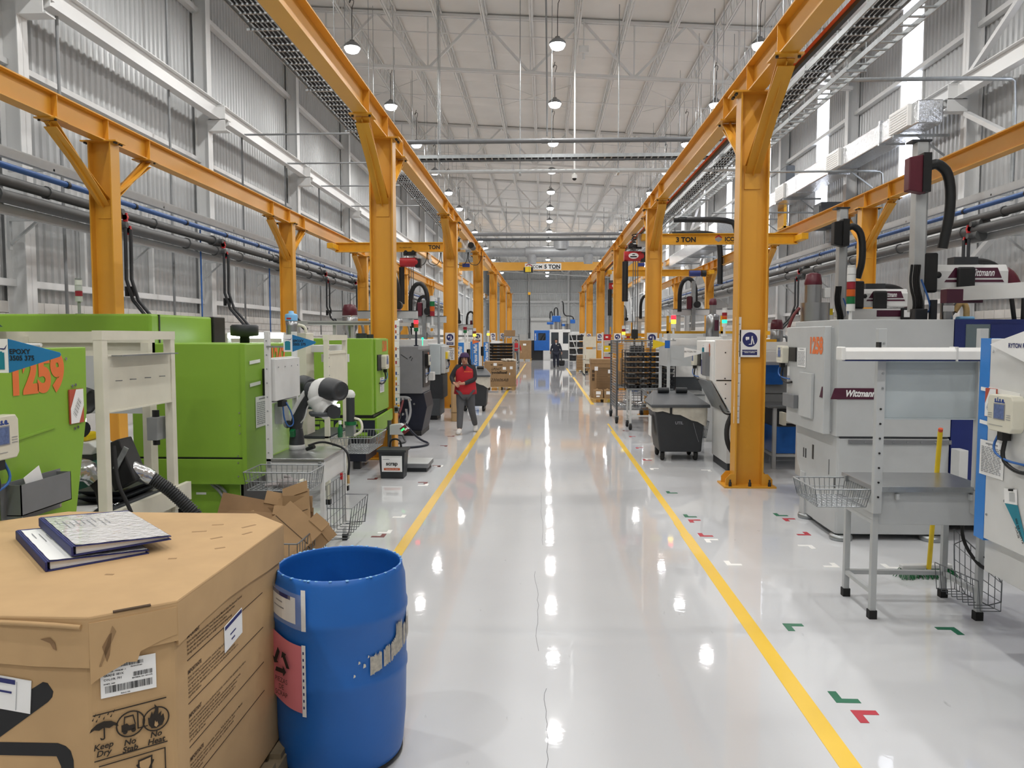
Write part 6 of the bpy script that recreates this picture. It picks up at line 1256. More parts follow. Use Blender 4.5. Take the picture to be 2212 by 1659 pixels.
nv = part('navy_guard', G().box(3.83, 6.4, 7.28, 7.4, 1.78, 2.106).box(3.83, 3.91, 7.28, 7.4, .55, 1.78).box(3.91, 6.4, 7.28, 7.4, .5, 1.3), 'navy', t); part('guard_glass', G().box(3.91, 4.6, 7.33, 7.345, 1.3, 1.78), 'glass_green', t); part('guard_glass', G().box(3.93, 4.45, 7.272, 7.28, 1.82, 2.06), 'glass_green', t); part('dark_window', G().box(4.15, 4.45, 7.265, 7.272, 1.82, 2.06), 'navy', t)
part('machine_core', G().box(3.85, 6.5, 7.6, 9.2, .1, 1.9), 'dark_gray', t); part('white_block', G().box(3.82, 3.9, 7.1, 7.25, .62, .9), 'off_white', t, bev=.004)
signal_tower(3.27, 8.3, 2.105, 'tall signal light with red orange and green bands, above machine 1258', ['off_white', 'dim_green', 'dim_amber', 'dim_red', 'off_white', 'off_white'], .58, 'off_white', .078, .045)
# linear robots by the window side
def wittmann(x0, x1, y, z, mast_x, mz0, mz1, head_z, label, col='wine', k=1.0, panel='maroon'):
    t = thing('linear_robot', ((x0 + x1) / 2, y, z), label, 'robot', 'maroon and white linear robots')
    part('cover', G().prism([(y - .14 * k, z), (y + .14 * k, z), (y + .14 * k, z + .2 * k), (y + .08 * k, z + .27 * k), (y - .1 * k, z + .27 * k), (y - .14 * k, z + .2 * k)], 'x', x0, x1), 'off_white', t, bev=.01)
    yf = y - .142 * k
    part('stripe', poly_on(G(), (x0, yf, z), (1, 0, 0), UP, [((x1 - x0) * .3, .13 * k), ((x1 - x0) * .38, .235 * k), ((x1 - x0) * .87, .235 * k), ((x1 - x0) * .92, .13 * k)]), col, t); part('stripe', poly_on(G(), (x0, yf, z), (1, 0, 0), UP, [((x1 - x0) * .26, .085 * k), ((x1 - x0) * .28, .11 * k), ((x1 - x0) * .93, .11 * k), ((x1 - x0) * .95, .085 * k)]), col, t)
    text('maker_lettering', 'Wittmann', .105 * k, 'print_white', t, ((x0 + x1) / 2 + .03, yf - .002, z + .15 * k), align='LEFT', bold=.002, shear=.3, sx=.62 * (x1 - x0) / .9)
    part('end_shell', G().tube([(x1, y, z + .16 * k), (x1 + .06, y, z + .12 * k), (x1 + .1, y, z + .04 * k)], .11 * k, 10, 1), 'maroon', t); part('rear_chain', G().tube([(x1 - .35, y + .1, z + .32 * k), (x1 - .1, y + .1, z + .33 * k), (x1 + .08, y + .1, z + .22 * k), (x1 + .1, y + .1, z + .05)], .035, 8), 'black', t); part('rear_block', G().box(x1 - .5, x1 - .25, y - .02, y + .12, z + .28 * k, z + .36 * k), 'charcoal', t)
    part('saddle', G().box((x0 + x1) / 2 - .1, (x0 + x1) / 2 + .08, y - .2 * k, y - .15 * k, z - .05, z + .24 * k), 'black', t, bev=.02); part('knob', G().ball((x0 + .17, yf, z + .16 * k), .035 * k, 8, (1, .2, 1)), 'black', t)
    part('mast', G().box(mast_x - .06 * k, mast_x + .05 * k, y - .3, y - .18, mz0, mz1), 'light_gray', t, bev=.006); part('mast_rail', G().box(mast_x + .05 * k, mast_x + .075 * k, y - .27, y - .2, mz0, mz1), 'galv', t); part('mast_cap', G().box(mast_x - .12 * k, mast_x + .08 * k, y - .31, y - .17, mz1, mz1 + .02), 'charcoal', t)
    part('mast_head', G().prism([(mast_x - .19 * k, head_z), (mast_x - .02, head_z - .03), (mast_x - .02, head_z + .36 * k), (mast_x - .19 * k, head_z + .33 * k)], 'y', y - .42, y - .3), panel, t, bev=.01); part('head_back', G().box(mast_x - .06, mast_x + .02, y - .44, y - .3, head_z - .02, head_z + .37 * k), 'black', t)
    part('energy_chain', G().tube([(mast_x + .03, y - .36, head_z + .25 * k), (mast_x + .12 * k, y - .36, head_z + .28 * k), (mast_x + .24 * k, y - .36, head_z + .16 * k), (mast_x + .26 * k, y - .36, head_z - .2), (mast_x + .22 * k, y - .3, z + .42 * k)], .05 * k, 10), 'black', t); part('drive_box', G().box(mast_x + .06, x0 + .1, y - .28, y - .16, z - .03, z + .38 * k), 'black', t, bev=.02)
    g = G(); rnd = random.Random(int(y * 10))
    for q in range(6): a = rnd.uniform(-.1, 0); g.tube([(mast_x + a, y - .33, z + .25), (mast_x + a - .03, y - .36, z + .05), (mast_x + a + .03, y - .36, z - .15), (mast_x + a + .02, y - .3, z - .3)], .012, 5)
    part('hose_bundle', g, 'rubber', t); part('blue_leads', G().tube([(mast_x, y - .34, z + .1), (mast_x + .06, y - .38, z - .1), (mast_x + .1, y - .36, z - .22), (mast_x + .02, y - .34, z - .25)], .01, 5), 'pipe_blue', t); part('gripper_block', G().box(mast_x - .08, mast_x + .05, y - .4, y - .28, z - .35, z - .2), 'charcoal', t, bev=.01)
    return t
t = wittmann(3.96, 4.85, 8.35, 2.43, 3.86, 2.2, 3.93, 3.42, 'nearest maroon and white linear robot, tall mast by the duct')
part('cross_beam', G().hexa([(3.93, 7.75, 2.29), (3.93, 7.6, 2.29), (5.6, 5.6, 2.32), (5.7, 5.7, 2.32), (3.93, 7.75, 2.42), (3.93, 7.6, 2.42), (5.6, 5.6, 2.5), (5.7, 5.7, 2.5)]), 'off_white', t); part('beam_end', G().box(3.86, 4.2, 7.5, 7.62, 2.27, 2.4), 'wine', t)
part('stand', G().box(5.0, 5.1, 7.6, 7.7, .2, 2.35), 'gray', t); part('cable_drop', G().cyl((4.5, 7.5, 2.1), (4.45, 7.5, 2.4), .02, 6).cyl((4.58, 7.5, 2.1), (4.58, 7.5, 2.4), .02, 6), 'black', t)
t = wittmann(3.98, 4.7, 10.2, 2.33, 3.79, 2.2, 3.56, 3.1, 'second maroon and white linear robot with a black masted head', 'wine', .85, 'black')
part('cross_beam', G().box(3.75, 4.75, 9.95, 10.05, 2.16, 2.3), 'off_white', t); part('beam_sticker', G().box(4.25, 4.55, 9.945, 9.95, 2.2, 2.28), 'wine', t); part('tag_holder', G().box(4.53, 4.68, 9.88, 9.92, 2.16, 2.31), 'black', t, bev=.01); part('tag_card', G().box(4.56, 4.65, 9.875, 9.88, 2.19, 2.28), 'paper', t); part('stand', G().box(4.6, 4.7, 10.0, 10.1, .2, 2.16), 'gray', t); part('yellow_tag', G().box(3.6, 3.68, 9.9, 9.95, 2.22, 2.3), 'yellow', t)
t = thing('hopper_loader', (3.33, 9.6, 2.1), 'maroon topped hopper on a wide steel drum behind machine 1258', 'hopper', 'dryer hoppers'); part('dryer_drum', G().cyl((3.35, 9.6, 2.1), (3.35, 9.6, 2.36), .17, 22), 'stainless', t); part('loader_body', G().cyl((3.32, 9.6, 2.36), (3.32, 9.6, 2.58), .1, 20), 'stainless', t); part('loader_head', G().lathe([(.1, .0), (.105, .02), (.085, .13), (.04, .15), (.001, .15)], (3.32, 9.6, 2.58), 20), 'maroon', t); part('side_box', G().box(3.43, 3.5, 9.5, 9.6, 2.42, 2.54), 'off_white', t, bev=.006); part('rust_pipe', G().tube([(3.16, 9.6, 2.3), (3.08, 9.6, 2.2), (3.03, 9.6, 2.05)], .02, 6), 'mark_maroon', t); part('stand', G().box(3.2, 3.5, 9.45, 9.75, .2, 2.1), 'off_white', t)
t = thing('resin_loader', (4.35, 7.9, 2.1), 'clear tank with a bent hose and label under the nearest linear robot', 'hopper'); part('tank', G().cyl((4.12, 8.0, 2.1), (4.12, 8.0, 2.32), .06, 14), 'stainless', t); part('label', G().box(4.05, 4.16, 7.93, 7.935, 2.2, 2.26), 'paper', t); part('dark_column', G().box(3.94, 4.0, 7.95, 8.0, 2.1, 2.32), 'charcoal', t); part('bent_hose', G().tube([(4.32, 8.0, 2.1), (4.32, 8.0, 2.26), (4.26, 8.0, 2.3), (4.2, 8.0, 2.2)], .03, 8), 'wood', t); part('blue_cover', G().box(4.2, 4.36, 7.9, 8.0, 2.106, 2.15), 'sky_blue', t, bev=.02)
# ---------------------------------------------------------------- bench with blue drawers beyond the first column
BX = .33
t = thing('drawer_bench', (3.5 + BX, 11.5, 0), 'steel bench with blue drawer front beyond the first aisle column', 'bench')
for x, y in ((3.05, 11.25), (4.3, 11.25), (3.05, 11.9), (4.3, 11.9)): part('leg', G().box(BX + x - .025, BX + x + .025, y - .025, y + .025, 0, .9), 'light_gray', t)
part('bench_top', G().box(BX + 2.95, BX + 4.35, 11.2, 11.95, .9, .93), 'stainless', t, bev=.004); part('drawer_front', G().box(BX + 3.08, BX + 4.3, 11.23, 11.26, .23, .62), 'blue', t); part('dark_back', G().box(BX + 3.08, BX + 4.3, 11.3, 11.32, .63, .88), 'charcoal', t); part('side_rail', G().box(BX + 3.076, BX + 4.27, 11.22, 11.26, .18, .22).box(BX + 3.03, BX + 3.06, 11.28, 11.87, .18, .22), 'light_gray', t); part('side_panel', G().box(BX + 3.035, BX + 3.055, 11.3, 11.85, .24, .62), 'blue', t)
part('pipe_joint', G().tube([(3.42, 11.0, .76), (3.55, 11.0, .76), (3.65, 11.0, .72)], .06, 10), 'cream', t); part('pipe_plate', G().box(3.4, 3.44, 10.9, 11.1, .68, .86), 'cream', t); part('green_strip', G().box(3.62, 3.66, 11.0, 11.01, .5, .7), 'lime', t)
t = thing('molding_machine', (3.6, 12.2, 0), 'white machine with gray front behind the blue drawer bench', 'machine'); part('housing', G().box(3.0, 5.2, 12.0, 13.4, .3, 1.85), 'gray', t, bev=.01); part('white_band', G().box(2.98, 5.2, 11.95, 12.0, 1.5, 1.86), 'white', t); part('blue_pocket', G().box(3.4, 3.7, 11.93, 11.97, 1.2, 1.5), 'blue', t); part('light_trough', G().box(2.98, 4.2, 11.7, 11.9, 1.56, 1.72), 'white', t); part('seam', G().box(3.0, 5.1, 11.99, 12.0, 1.05, 1.06), 'dark_gray', t)
part('top_tray', G().box(3.0, 3.6, 11.96, 12.2, 1.86, 1.9), 'crane_yellow', t)
hopper(4.15, 13.8, 1.7, 'maroon hopper lid just beyond the first window side column', r=.11, h=.55); basket(2.9, 3.1, 10.9, 11.3, .66, .8, 6, 8, 'small wire basket on the blue drawer bench')
# ---------------------------------------------------------------- machine 1252 and its surroundings
t = thing('molding_machine', (3, 11.3, 0), 'white molding machine numbered 1252 behind the gray bin', 'machine')
part('housing', G().prism([(2.38, 1.30), (2.62, .86), (2.95, .86), (2.95, 1.9), (2.38, 1.9)], 'y', 10.7, 10.74), 'white', t, bev=.006); part('front_box', G().prism([(2.36, 1.32), (2.36, 1.88), (2.95, 1.9), (2.95, .9), (2.62, .88)], 'y', 10.75, 11.9), 'white', t, bev=.01); part('seam', G().box(2.4, 2.93, 10.695, 10.7, 1.325, 1.34), 'black', t); part('slope_panel', G().obox((2.47, 11.3, 1.09), (.01, 1.0, .5), ry=-.5), 'galv', t)
text('machine_number', '1252', .22, 'num_orange', t, (2.355, 11.1, 1.68), (0, -1, 0), bold=.011, sx=.8)
screws(t, [(2.52, 10.7, 1.72), (2.52, 10.7, 1.36), (2.53, 10.7, 1.28), (2.53, 10.7, 1.08)], .01, 'charcoal', (0, -1, 0))
sise(t, 2.36, 11.85, 1.6, -1, 'pale controller on machine 1252', .9); part('black_plate', G().box(2.34, 2.36, 11.55, 11.75, 1.5, 1.72), 'black', t); part('document_pocket', G().box(2.3, 2.36, 10.95, 11.2, 1.38, 1.72), 'mid_gray', t, bev=.004); part('binder_edge', G().box(2.31, 2.35, 10.97, 11.1, 1.55, 1.85), 'paper', t); part('blue_card', G().box(2.35, 2.358, 11.3, 11.5, 1.38, 1.6), 'navy', t); sheet(t, (2.355, 11.45, 1.68), (0, -1, 0), (0, 0, 1), .16, .14, 5)
part('plinth', G().box(2.64, 2.95, 10.97, 11.9, 0, .12), 'charcoal', t); part('body_wall', G().box(2.62, 2.95, 10.95, 11.9, .12, .86), 'off_white', t); part('rear_bar', G().box(2.5, 2.95, 11.9, 12.6, 1.86, 1.94), 'off_white', t)
part('black_hose', G().tube([(2.62, 10.66, .86), (2.5, 10.5, .7), (2.5, 10.4, .45), (2.65, 10.4, .28)], .035, 10), 'rubber', t); part('cable', G().tube([(2.45, 10.68, .98), (2.5, 10.6, .86), (2.65, 10.6, .88)], .012, 6), 'black', t)
fl_ = flag(2.04, 11.2, 1.71, .3, .15, 'white and blue pennant on machine 1252', 'paper', '', 1); part('canister_print', G().box(2.30, 2.38, 11.19, 11.21, 1.62, 1.78), 'teal', fl_); part('bracket', G().bar((2.3, 11.2, 1.71), (2.37, 11.2, 1.71), .02, .02), 'galv', fl_)
text('words', 'RYTON R4', .035, 'print_black', fl_, (2.13, 11.195, 1.71))
t = thing('hopper_loader', (3.1, 14.2, 1.9), 'maroon hopper on a steel silo above machine 1252', 'hopper', 'dryer hoppers'); part('silo', G().lathe([(.001, 0), (.12, 0), (.12, .42), (.07, .46), (.001, .46)], (3.1, 14.2, 1.9), 20), 'stainless', t); part('loader_body', G().cyl((3.1, 14.2, 2.36), (3.1, 14.2, 2.52), .06, 16), 'stainless', t); part('loader_head', G().lathe([(.066, 0), (.072, .02), (.06, .11), (.001, .13)], (3.1, 14.2, 2.52), 16), 'maroon', t); part('stand', G().box(3.0, 3.2, 14.1, 14.3, 0, 1.9), 'off_white', t); t = thing('dark_sight_glass', (3.1, 13.9, 2.1), 'rounded dark sight glass column in front of the steel silo', 'gauge'); part('glass', G().tube([(3.12, 13.95, 2.05), (3.12, 13.95, 2.24)], .035, 10), 'wine', t); part('mount', G().box(3.07, 3.17, 13.985, 14.0, 1.9, 2.3), 'stainless', t)
signal_tower(2.78, 11.9, 1.95, 'signal light glowing green above machine 1252', ['off_white', 'lamp_green', 'dim_amber', 'dim_red', 'off_white'], .42, 'off_white', .055, .04)
signal_tower(2.62, 15.6, 1.85, 'signal light glowing red and yellow beside the second aisle column', ['off_white', 'lamp_yellow', 'lamp_red'], .52, 'off_white', .085, .05)
# pale workstation behind the bin
t, bd = workstation(2.32, 14.3, 15.3, 1, 'pale workstation with peg board behind the gray bin', 'light_gray', 2.0, 1.39, 1.77, .87, .75, .055); 
part('front_board', G().box(2.34, 3.1, 14.28, 14.3, 1.39, 1.77), 'light_gray', t); part('second_post', G().box(2.95, 3.0, 14.28, 14.33, .87, 2.0), 'light_gray', t); basket(1.92, 2.3, 14.4, 15.1, .8, .92, 8, 10, 'wire basket on the pale workstation behind the gray bin')
t = thing('molding_machine', (3.4, 16, 0), 'white machine with navy lower half behind the pale workstation', 'machine'); part('upper_body', G().box(2.5, 5.5, 15.9, 17.2, 1.1, 1.9), 'white', t, bev=.01); part('lower_body', G().box(2.5, 5.5, 15.95, 17.2, .1, 1.1), 'dark_gray', t, bev=.01); part('blue_stripe', G().box(2.6, 3.2, 15.89, 15.9, 1.68, 1.75), 'navy', t); part('top_bar', G().box(2.4, 4.2, 15.4, 15.5, 1.9, 2.0), 'off_white', t)
fl_ = flag(1.98, 14.0, 1.80, .26, .17, 'bright yellow pennant beside the second aisle column', 'yellow', '', 1); fl_.location.x += 0; part('blue_square', G().box(2.20, 2.29, 13.99, 14.01, 1.73, 1.87), 'blue', fl_); part('bracket', G().bar((2.24, 14.0, 1.8), (2.32, 14.28, 1.8), .02, .02), 'galv', fl_)
# gray tilt bin with liner and lid
def wheel(g, x, y, r, wd=.03, ax='x'): g.lathe([(.001, -wd), (r * .8, -wd), (r, -wd * .6), (r, wd * .6), (r * .8, wd), (.001, wd)], (x, y, r), 16, ax=ax)
def waste_bin(x0, x1, y0, y1, label, liner=True, h=.84):
    t = thing('waste_bin', ((x0 + x1) / 2, (y0 + y1) / 2, 0), label, 'bin', 'gray wheeled bins')
    g = G(); tp = .09; z0, z1 = .14, h
    g.hexa([(x0 + tp, y0 + .03, z0), (x1 - tp * .5, y0 + .03, z0), (x1 - tp * .5, y1 - .12, z0), (x0 + tp, y1 - .12, z0), (x0, y0, z1), (x1, y0, z1), (x1, y1, z1), (x0, y1, z1)]); part('bin_body', g, 'charcoal' if liner else 'dark_gray', t, bev=.02)
    part('lid', G().hexa([(x0 - .06, y0 - .05, h + .0), (x1 + .07, y0 - .05, h + .0), (x1 + .05, y1 + .05, h + .03), (x0 - .06, y1 + .05, h + .03), (x0 - .06, y0 - .05, h + .05), (x1 + .07, y0 - .05, h + .05), (x1 - .1, y1 + .05, h + .2), (x0 + .1, y1 + .05, h + .2)]), 'dark_gray', t, bev=.012)
    for f in (.3, .68): x = x0 + (x1 - x0) * f; part('lid_handle', G().cyl((x - .08, y1 - .12, h + .22), (x + .1, y1 - .12, h + .22), .045, 12), 'charcoal', t)
    g = G(); n = 28; vs = []
    per = [(x0 - .02, y1), (x0 - .03, y0 - .02), (x1 + .03, y0 - .02), (x1 + .03, y1)]
    for k in range(n + 1):
        s = k / n * 3; i = min(int(s), 2); f = s - i; a, b = per[i], per[i + 1]; x = a[0] + (b[0] - a[0]) * f; y = a[1] + (b[1] - a[1]) * f
        u = max(0, min(1, (x - x0) / (x1 - x0))); dz = .07 + .24 * u * u * (1.15 - .2 * u) + .01 * math.sin(k * 2.1)
        for q in range(4): vs.append((x + .006 * math.sin(k * 1.7 + q), y - .008 * math.cos(k * 2.3 + q), h + .01 - dz * q / 3))
    g.add(vs, [(k * 4 + q, k * 4 + q + 1, k * 4 + q + 5, k * 4 + q + 4) for k in range(n) for q in range(3)], True); part('liner_bag', g, 'liner', t)
    for x in (x0 + .14, x1 - .12):
        for y in (y0 + .12, y1 - .2): c = G(); wheel(c, x, y, .075); part('wheel', c, 'rubber', t); part('caster_fork', G().box(x - .04, x + .04, y - .02, y + .03, .07, .15), 'galv', t)
    return t
t = waste_bin(1.72, 2.5, 11.86, 12.72, 'big dark gray wheeled bin with clear liner before machine 1252')
part('side_sheet', G().box(1.70, 1.705, 12.1, 12.4, .35, .68), 'paper', t); text('maker_lettering', 'UTIL', .06, 'print_gray', t, (2.1, 11.855, .58), bold=.002); part('scuff', G().tube([(2.32, 11.868, .6), (2.36, 11.868, .45), (2.41, 11.876, .3)], .003, 4), 'print_gray', t); part('rubber_strap', G().box(1.95, 1.985, 11.82, 11.84, .74, .86), 'black', t)
basket(2.55, 2.8, 12.95, 13.5, .22, .5, 6, 10, 'thin wire basket near the floor behind the gray bin', 'dark_wire')
# black tray stack on a trolley
t = thing('tray_trolley', (2.15, 16.2, 0), 'white framed trolley on black casters carrying black trays', 'trolley')
for x in (1.79, 2.62):
    for y in (15.8, 16.4): part('leg', G().box(x - .02, x + .02, y - .02, y + .02, .12, .86), 'off_white', t); c = G(); wheel(c, x, y, .06); part('caster', c, 'rubber', t); part('caster_fork', G().box(x - .035, x + .035, y - .02, y + .03, .06, .14), 'galv', t)
part('shelf', G().box(1.75, 2.66, 15.76, 16.45, .83, .87), 'galv', t); part('rail', G().box(1.77, 2.64, 15.79, 15.81, .28, .31).box(1.77, 1.81, 15.8, 16.4, .28, .31).box(2.6, 2.64, 15.8, 16.4, .28, .31), 'off_white', t)
tm = None
def tray(x0, x1, y0, y1, z, h, label, grp, m='black'):
    o = thing('black_tray', ((x0 + x1) / 2, (y0 + y1) / 2, z), label, 'tray', grp)
    part('tray_shell', tub(x0, x1, y0, y1, z, z + h, .015, .008), m, o); part('rim', tub(x0 - .012, x1 + .012, y0 - .012, y1 + .012, z + h - .018, z + h, 0, .02), m, o)
    part('front_tabs', G().box(x0 + .1, x1 - .1, y0 - .02, y0 - .01, z + h * .2, z + h * .62).box(x0 + .02, x0 + .06, y0 - .016, y0, z + h * .1, z + h * .9).box(x1 - .06, x1 - .02, y0 - .016, y0, z + h * .1, z + h * .9), 'charcoal', o); return o
ct, rw = 'nearest the aisle', 0
proto = tray(1.70, 1.93, 15.8, 16.35, .875, .062, 'black tray, first row up, first column from the aisle, on the white trolley', 'black trays on the white trolley')
for r in range(7):
    for c in range(4):
        if r or c:
            dup(proto, (1.815 + .245 * c + .004 * (r % 2), 16.075, .875 + r * .112), 'black tray, %s row up, %s column from the aisle, on the white trolley' % (ORD[r], ORD[c]))
for r in (0, 1, 2):
    for c in range(4):
        if (r + c) % 2 == 0 or r == 0: s_ = thing('white_part', (1.815 + .245 * c, 15.85, .93 + r * .112), 'pale molded part in the %s row up, %s column of black trays' % (ORD[r], ORD[c]), 'part', 'pale molded parts in the black trays'); part('blade', G().obox((1.815 + .245 * c, 15.86, .945 + r * .112), (.14, .03, .012), rx=.4).obox((1.76 + .245 * c, 15.87, .952 + r * .112), (.03, .05, .014), rx=.4), 'off_white', s_, bev=.004)
t = thing('rack_posts', (2.2, 16.1, .9), 'thin black rack frame around the stacked black trays', 'rack')
for x in (1.665, 2.70): part('post', G().box(x - .008, x + .008, 15.76, 15.776, .872, 1.66).box(x - .008, x + .008, 16.36, 16.376, .872, 1.66), 'black', t)
for r in range(8): part('shelf_rail', G().box(1.66, 2.71, 15.765, 15.773, .868 + r * .112, .876 + r * .112).box(1.66, 2.71, 16.364, 16.372, .868 + r * .112, .876 + r * .112), 'black', t)
# tall wire cart
t = thing('wire_cart', (1.95, 17.6, 0), 'tall silver wire mesh cart on casters beside the tray trolley', 'cart'); g = G()
for x in (1.62, 2.36):
    for y in (17.0, 18.5): part('post', G().cyl((x, y, .14), (x, y, 1.85), .022, 8), 'dark_wire', t); c = G(); wheel(c, x, y, .075); part('caster', c, 'rubber', t); part('caster_fork', G().box(x - .045, x + .045, y - .02, y + .03, .08, .17), 'galv', t)
for z in [.32 + .062 * k for k in range(25)]:
    g.cyl((1.62, 17.0, z), (1.62, 18.5, z), .005, 4); g.cyl((2.36, 17.0, z), (2.36, 18.5, z), .005, 4)
    if z < 1.0 or z > 1.55: g.cyl((1.62, 18.5, z), (2.36, 18.5, z), .005, 4)
    if z < .75: g.cyl((1.62, 17.0, z), (2.36, 17.0, z), .005, 4)
for k in range(13): y = 17 + 1.5 * k / 12; g.cyl((1.62, y, .3), (1.62, y, .62), .004, 4).cyl((1.62, y, 1.55), (1.62, y, 1.85), .004, 4); g.cyl((1.62, y, .3), (2.36, y, .3), .004, 4).cyl((1.62, y, .8), (2.36, y, .8), .004, 4)
for k in range(9): x = 1.62 + .74 * k / 8; g.cyl((x, 17, .3), (x, 17, .75), .004, 4).cyl((x, 18.5, .3), (x, 18.5, 1.85), .004, 4)
part('wire_mesh', g, 'wire', t, stuff=True); part('top_frame', G().cyl((1.62, 17, 1.85), (2.36, 17, 1.85), .014, 6).cyl((1.62, 18.5, 1.85), (2.36, 18.5, 1.85), .014, 6).cyl((1.62, 17, 1.85), (1.62, 18.5, 1.85), .014, 6).cyl((2.36, 17, 1.85), (2.36, 18.5, 1.85), .014, 6), 'dark_wire', t)
for i, (x, y, z, s) in enumerate(((1.85, 17.7, .84, .3), (2.1, 17.9, .84, .34), (1.9, 17.7, 1.16, .28), (2.15, 18.0, 1.2, .3))): q = thing('small_carton', (x, y, z), '%s brown carton inside the wire mesh cart' % ORD[i], 'carton', 'cartons inside the wire cart'); part('box_shell', G().box(x - s * .45, x + s * .45, y - .25, y + .25, z, z + s), 'kraft_mid', q, bev=.004); part('tape', G().box(x - .02, x + .02, y - .252, y + .252, z + s, z + s + .001), 'kraft', q)
q = thing('foil_bag', (1.95, 17.6, .31), 'heap of silvery bagged parts in the foot of the wire cart', 'bag'); g = G(); rnd = random.Random(9)
for k in range(14): g.ball((rnd.uniform(1.7, 2.28), rnd.uniform(17.1, 18.3), .36 + rnd.uniform(0, .06)), .08, 8, (1.3, 1.1, .7))
part('bags', g, 'foil', q, stuff=True)
solo('blue_tub', G().box(2.05, 2.3, 18.55, 18.95, .6, 1.2), 'blue', 'blue plastic tub half seen behind the wire cart', 'tub', bev=.02)
# palletised cartons
def pallet(x0, x1, y0, y1, label, h=.12):
    t = thing('pallet', ((x0 + x1) / 2, (y0 + y1) / 2, 0), label, 'pallet', 'wooden pallets')
    for k in range(5): y = y0 + (y1 - y0 - .1) * k / 4; part('deck_board', G().box(x0, x1, y, y + .1, h - .022, h), 'wood', t)
    for k in range(3): x = x0 + .04 + (x1 - x0 - .18) * k / 2; part('stringer', G().box(x, x + .1, y0 + .01, y1 - .01, 0, h - .022), 'wood', t)
    return t
def carton(x0, x1, y0, y1, z0, z1, label, lid=0, m='kraft_mid', grp=None, name='large_carton', oct_=0):
    t = thing(name, ((x0 + x1) / 2, (y0 + y1) / 2, z0), label, 'carton', grp)
    if oct_: part('carton_body', G().prism(octa(x0, x1, y0, y1, oct_), 'z', z0, z1 - .01), m, t, bev=.006)
    else: part('carton_body', G().box(x0, x1, y0, y1, z0, z1 - (.01 if lid else 0)), m, t, bev=.006)
    if lid:
        P = octa(x0 - .012, x1 + .012, y0 - .012, y1 + .012, oct_) if oct_ else [(x0 - .012, y0 - .012), (x1 + .012, y0 - .012), (x1 + .012, y1 + .012), (x0 - .012, y1 + .012)]
        part('lid', G().prism(P, 'z', z1 - lid, z1), m, t, bev=.004)
    return t
pallet(1.38, 2.2, 22.3, 23.5, 'pallet under the tall octagonal carton on the window side')
t = carton(1.40, 2.2, 22.75, 23.6, .12, 1.26, 'tall brown octagonal carton on a pallet beyond the wire cart', .13, oct_=.12)
rr = random.Random(2); g = G()
for k in range(26): rect_on(g, (1.56, 22.748, .35 + .026 * k), (1, 0, 0), UP, 0, 0, .48 - rr.random() * .14 * (k % 4 == 3), .009)
part('print_lines', g, 'ink_brown', t)
g = G()
for z in (.62, .74, .86): rect_on(g, (1.42, 22.80, z), (.78, -.62, 0), UP, .01, 0, .09, .08)
part('symbol_print', g, 'ink_brown', t); part('paper_label', G().box(1.5, 1.6, 22.742, 22.746, .92, 1.04), 'paper', t); part('paper_label', G().box(1.9, 2.02, 22.742, 22.746, .84, .95), 'paper', t)
for i, x in enumerate((1.46, 1.76)): q = carton(x, x + .27, 22.34, 22.7, .12, .36, '%s small open carton with white labels on the pallet, window side' % ORD[i], name='small_carton', grp='small cartons on the pallet'); part('paper_label', G().box(x + .06, x + .2, 22.335, 22.339, .24, .33), 'paper', q); part('flap', G().prism([(x, .36), (x + .16, .36), (x + .1, .42)], 'y', 22.36, 22.37), 'kraft', q)
part('small_label', G().box(1.53, 1.63, 22.335, 22.339, .16, .21), 'paper', q)
pallet(1.74, 2.5, 41.6, 42.5, 'pallet under the stack of flat brown boxes', .11)
for k in range(6): carton(1.78, 2.45, 41.7, 42.4, .115 + k * .133, .24 + k * .133, '%s flat brown box from the bottom of the far stack' % ORD[k], grp='flat boxes in the far stack', name='flat_carton')
t = thing('folding_stand', (2.2, 40.3, 0), 'small dark tool stand with a red part beside the stack of flat boxes', 'stand'); part('top', G().box(2.0, 2.3, 40.2, 40.5, .72, .75), 'mid_gray', t); part('leg', G().cyl((2.15, 40.3, .1), (2.15, 40.3, .72), .04, 8), 'black', t); part('foot', G().box(2.0, 2.3, 40.2, 40.5, 0, .1), 'black', t)
t, bd = workstation(2.0, 38, 39, 1, 'cream workstation with two boards far along the window side', 'cream', 1.93, 1.5, 1.9, .8, .6, .06); part('front_board', G().box(1.98, 2.6, 37.95, 37.97, 1.4, 1.93).box(2.05, 2.6, 37.95, 37.97, .78, 1.3), 'cream', t)
# black crate rack
t = thing('crate_rack', (2.1, 50.3, 0), 'white pipe rack full of black crates at the far right of the aisle', 'rack')
for x in (1.62, 2.12, 2.62): part('upright', G().cyl((x, 50, 0), (x, 50, 2.15), .025, 8).cyl((x, 50.8, 0), (x, 50.8, 2.15), .025, 8), 'off_white', t)
for z in (.3, .75, 1.2, 1.65, 2.1): part('shelf_bar', G().cyl((1.6, 50, z), (2.65, 50, z), .022, 8).cyl((1.6, 50.8, z), (2.65, 50.8, z), .022, 8), 'off_white', t)
part('diagonal', G().cyl((1.7, 49.9, 2.1), (2.35, 49.9, .3), .025, 8), 'off_white', t)
p2 = None
for r in range(4):
    for c in range(2):
        lab = 'black crate on the %s shelf up, %s from the aisle, in the far pipe rack' % (ORD[r], ORD[c])
        if p2 is None: p2 = tray(1.66, 2.08, 50.05, 50.75, .325, .34, lab, 'black crates in the far rack')
        else: dup(p2, (1.87 + .5 * c, 50.4, .325 + .45 * r), lab)
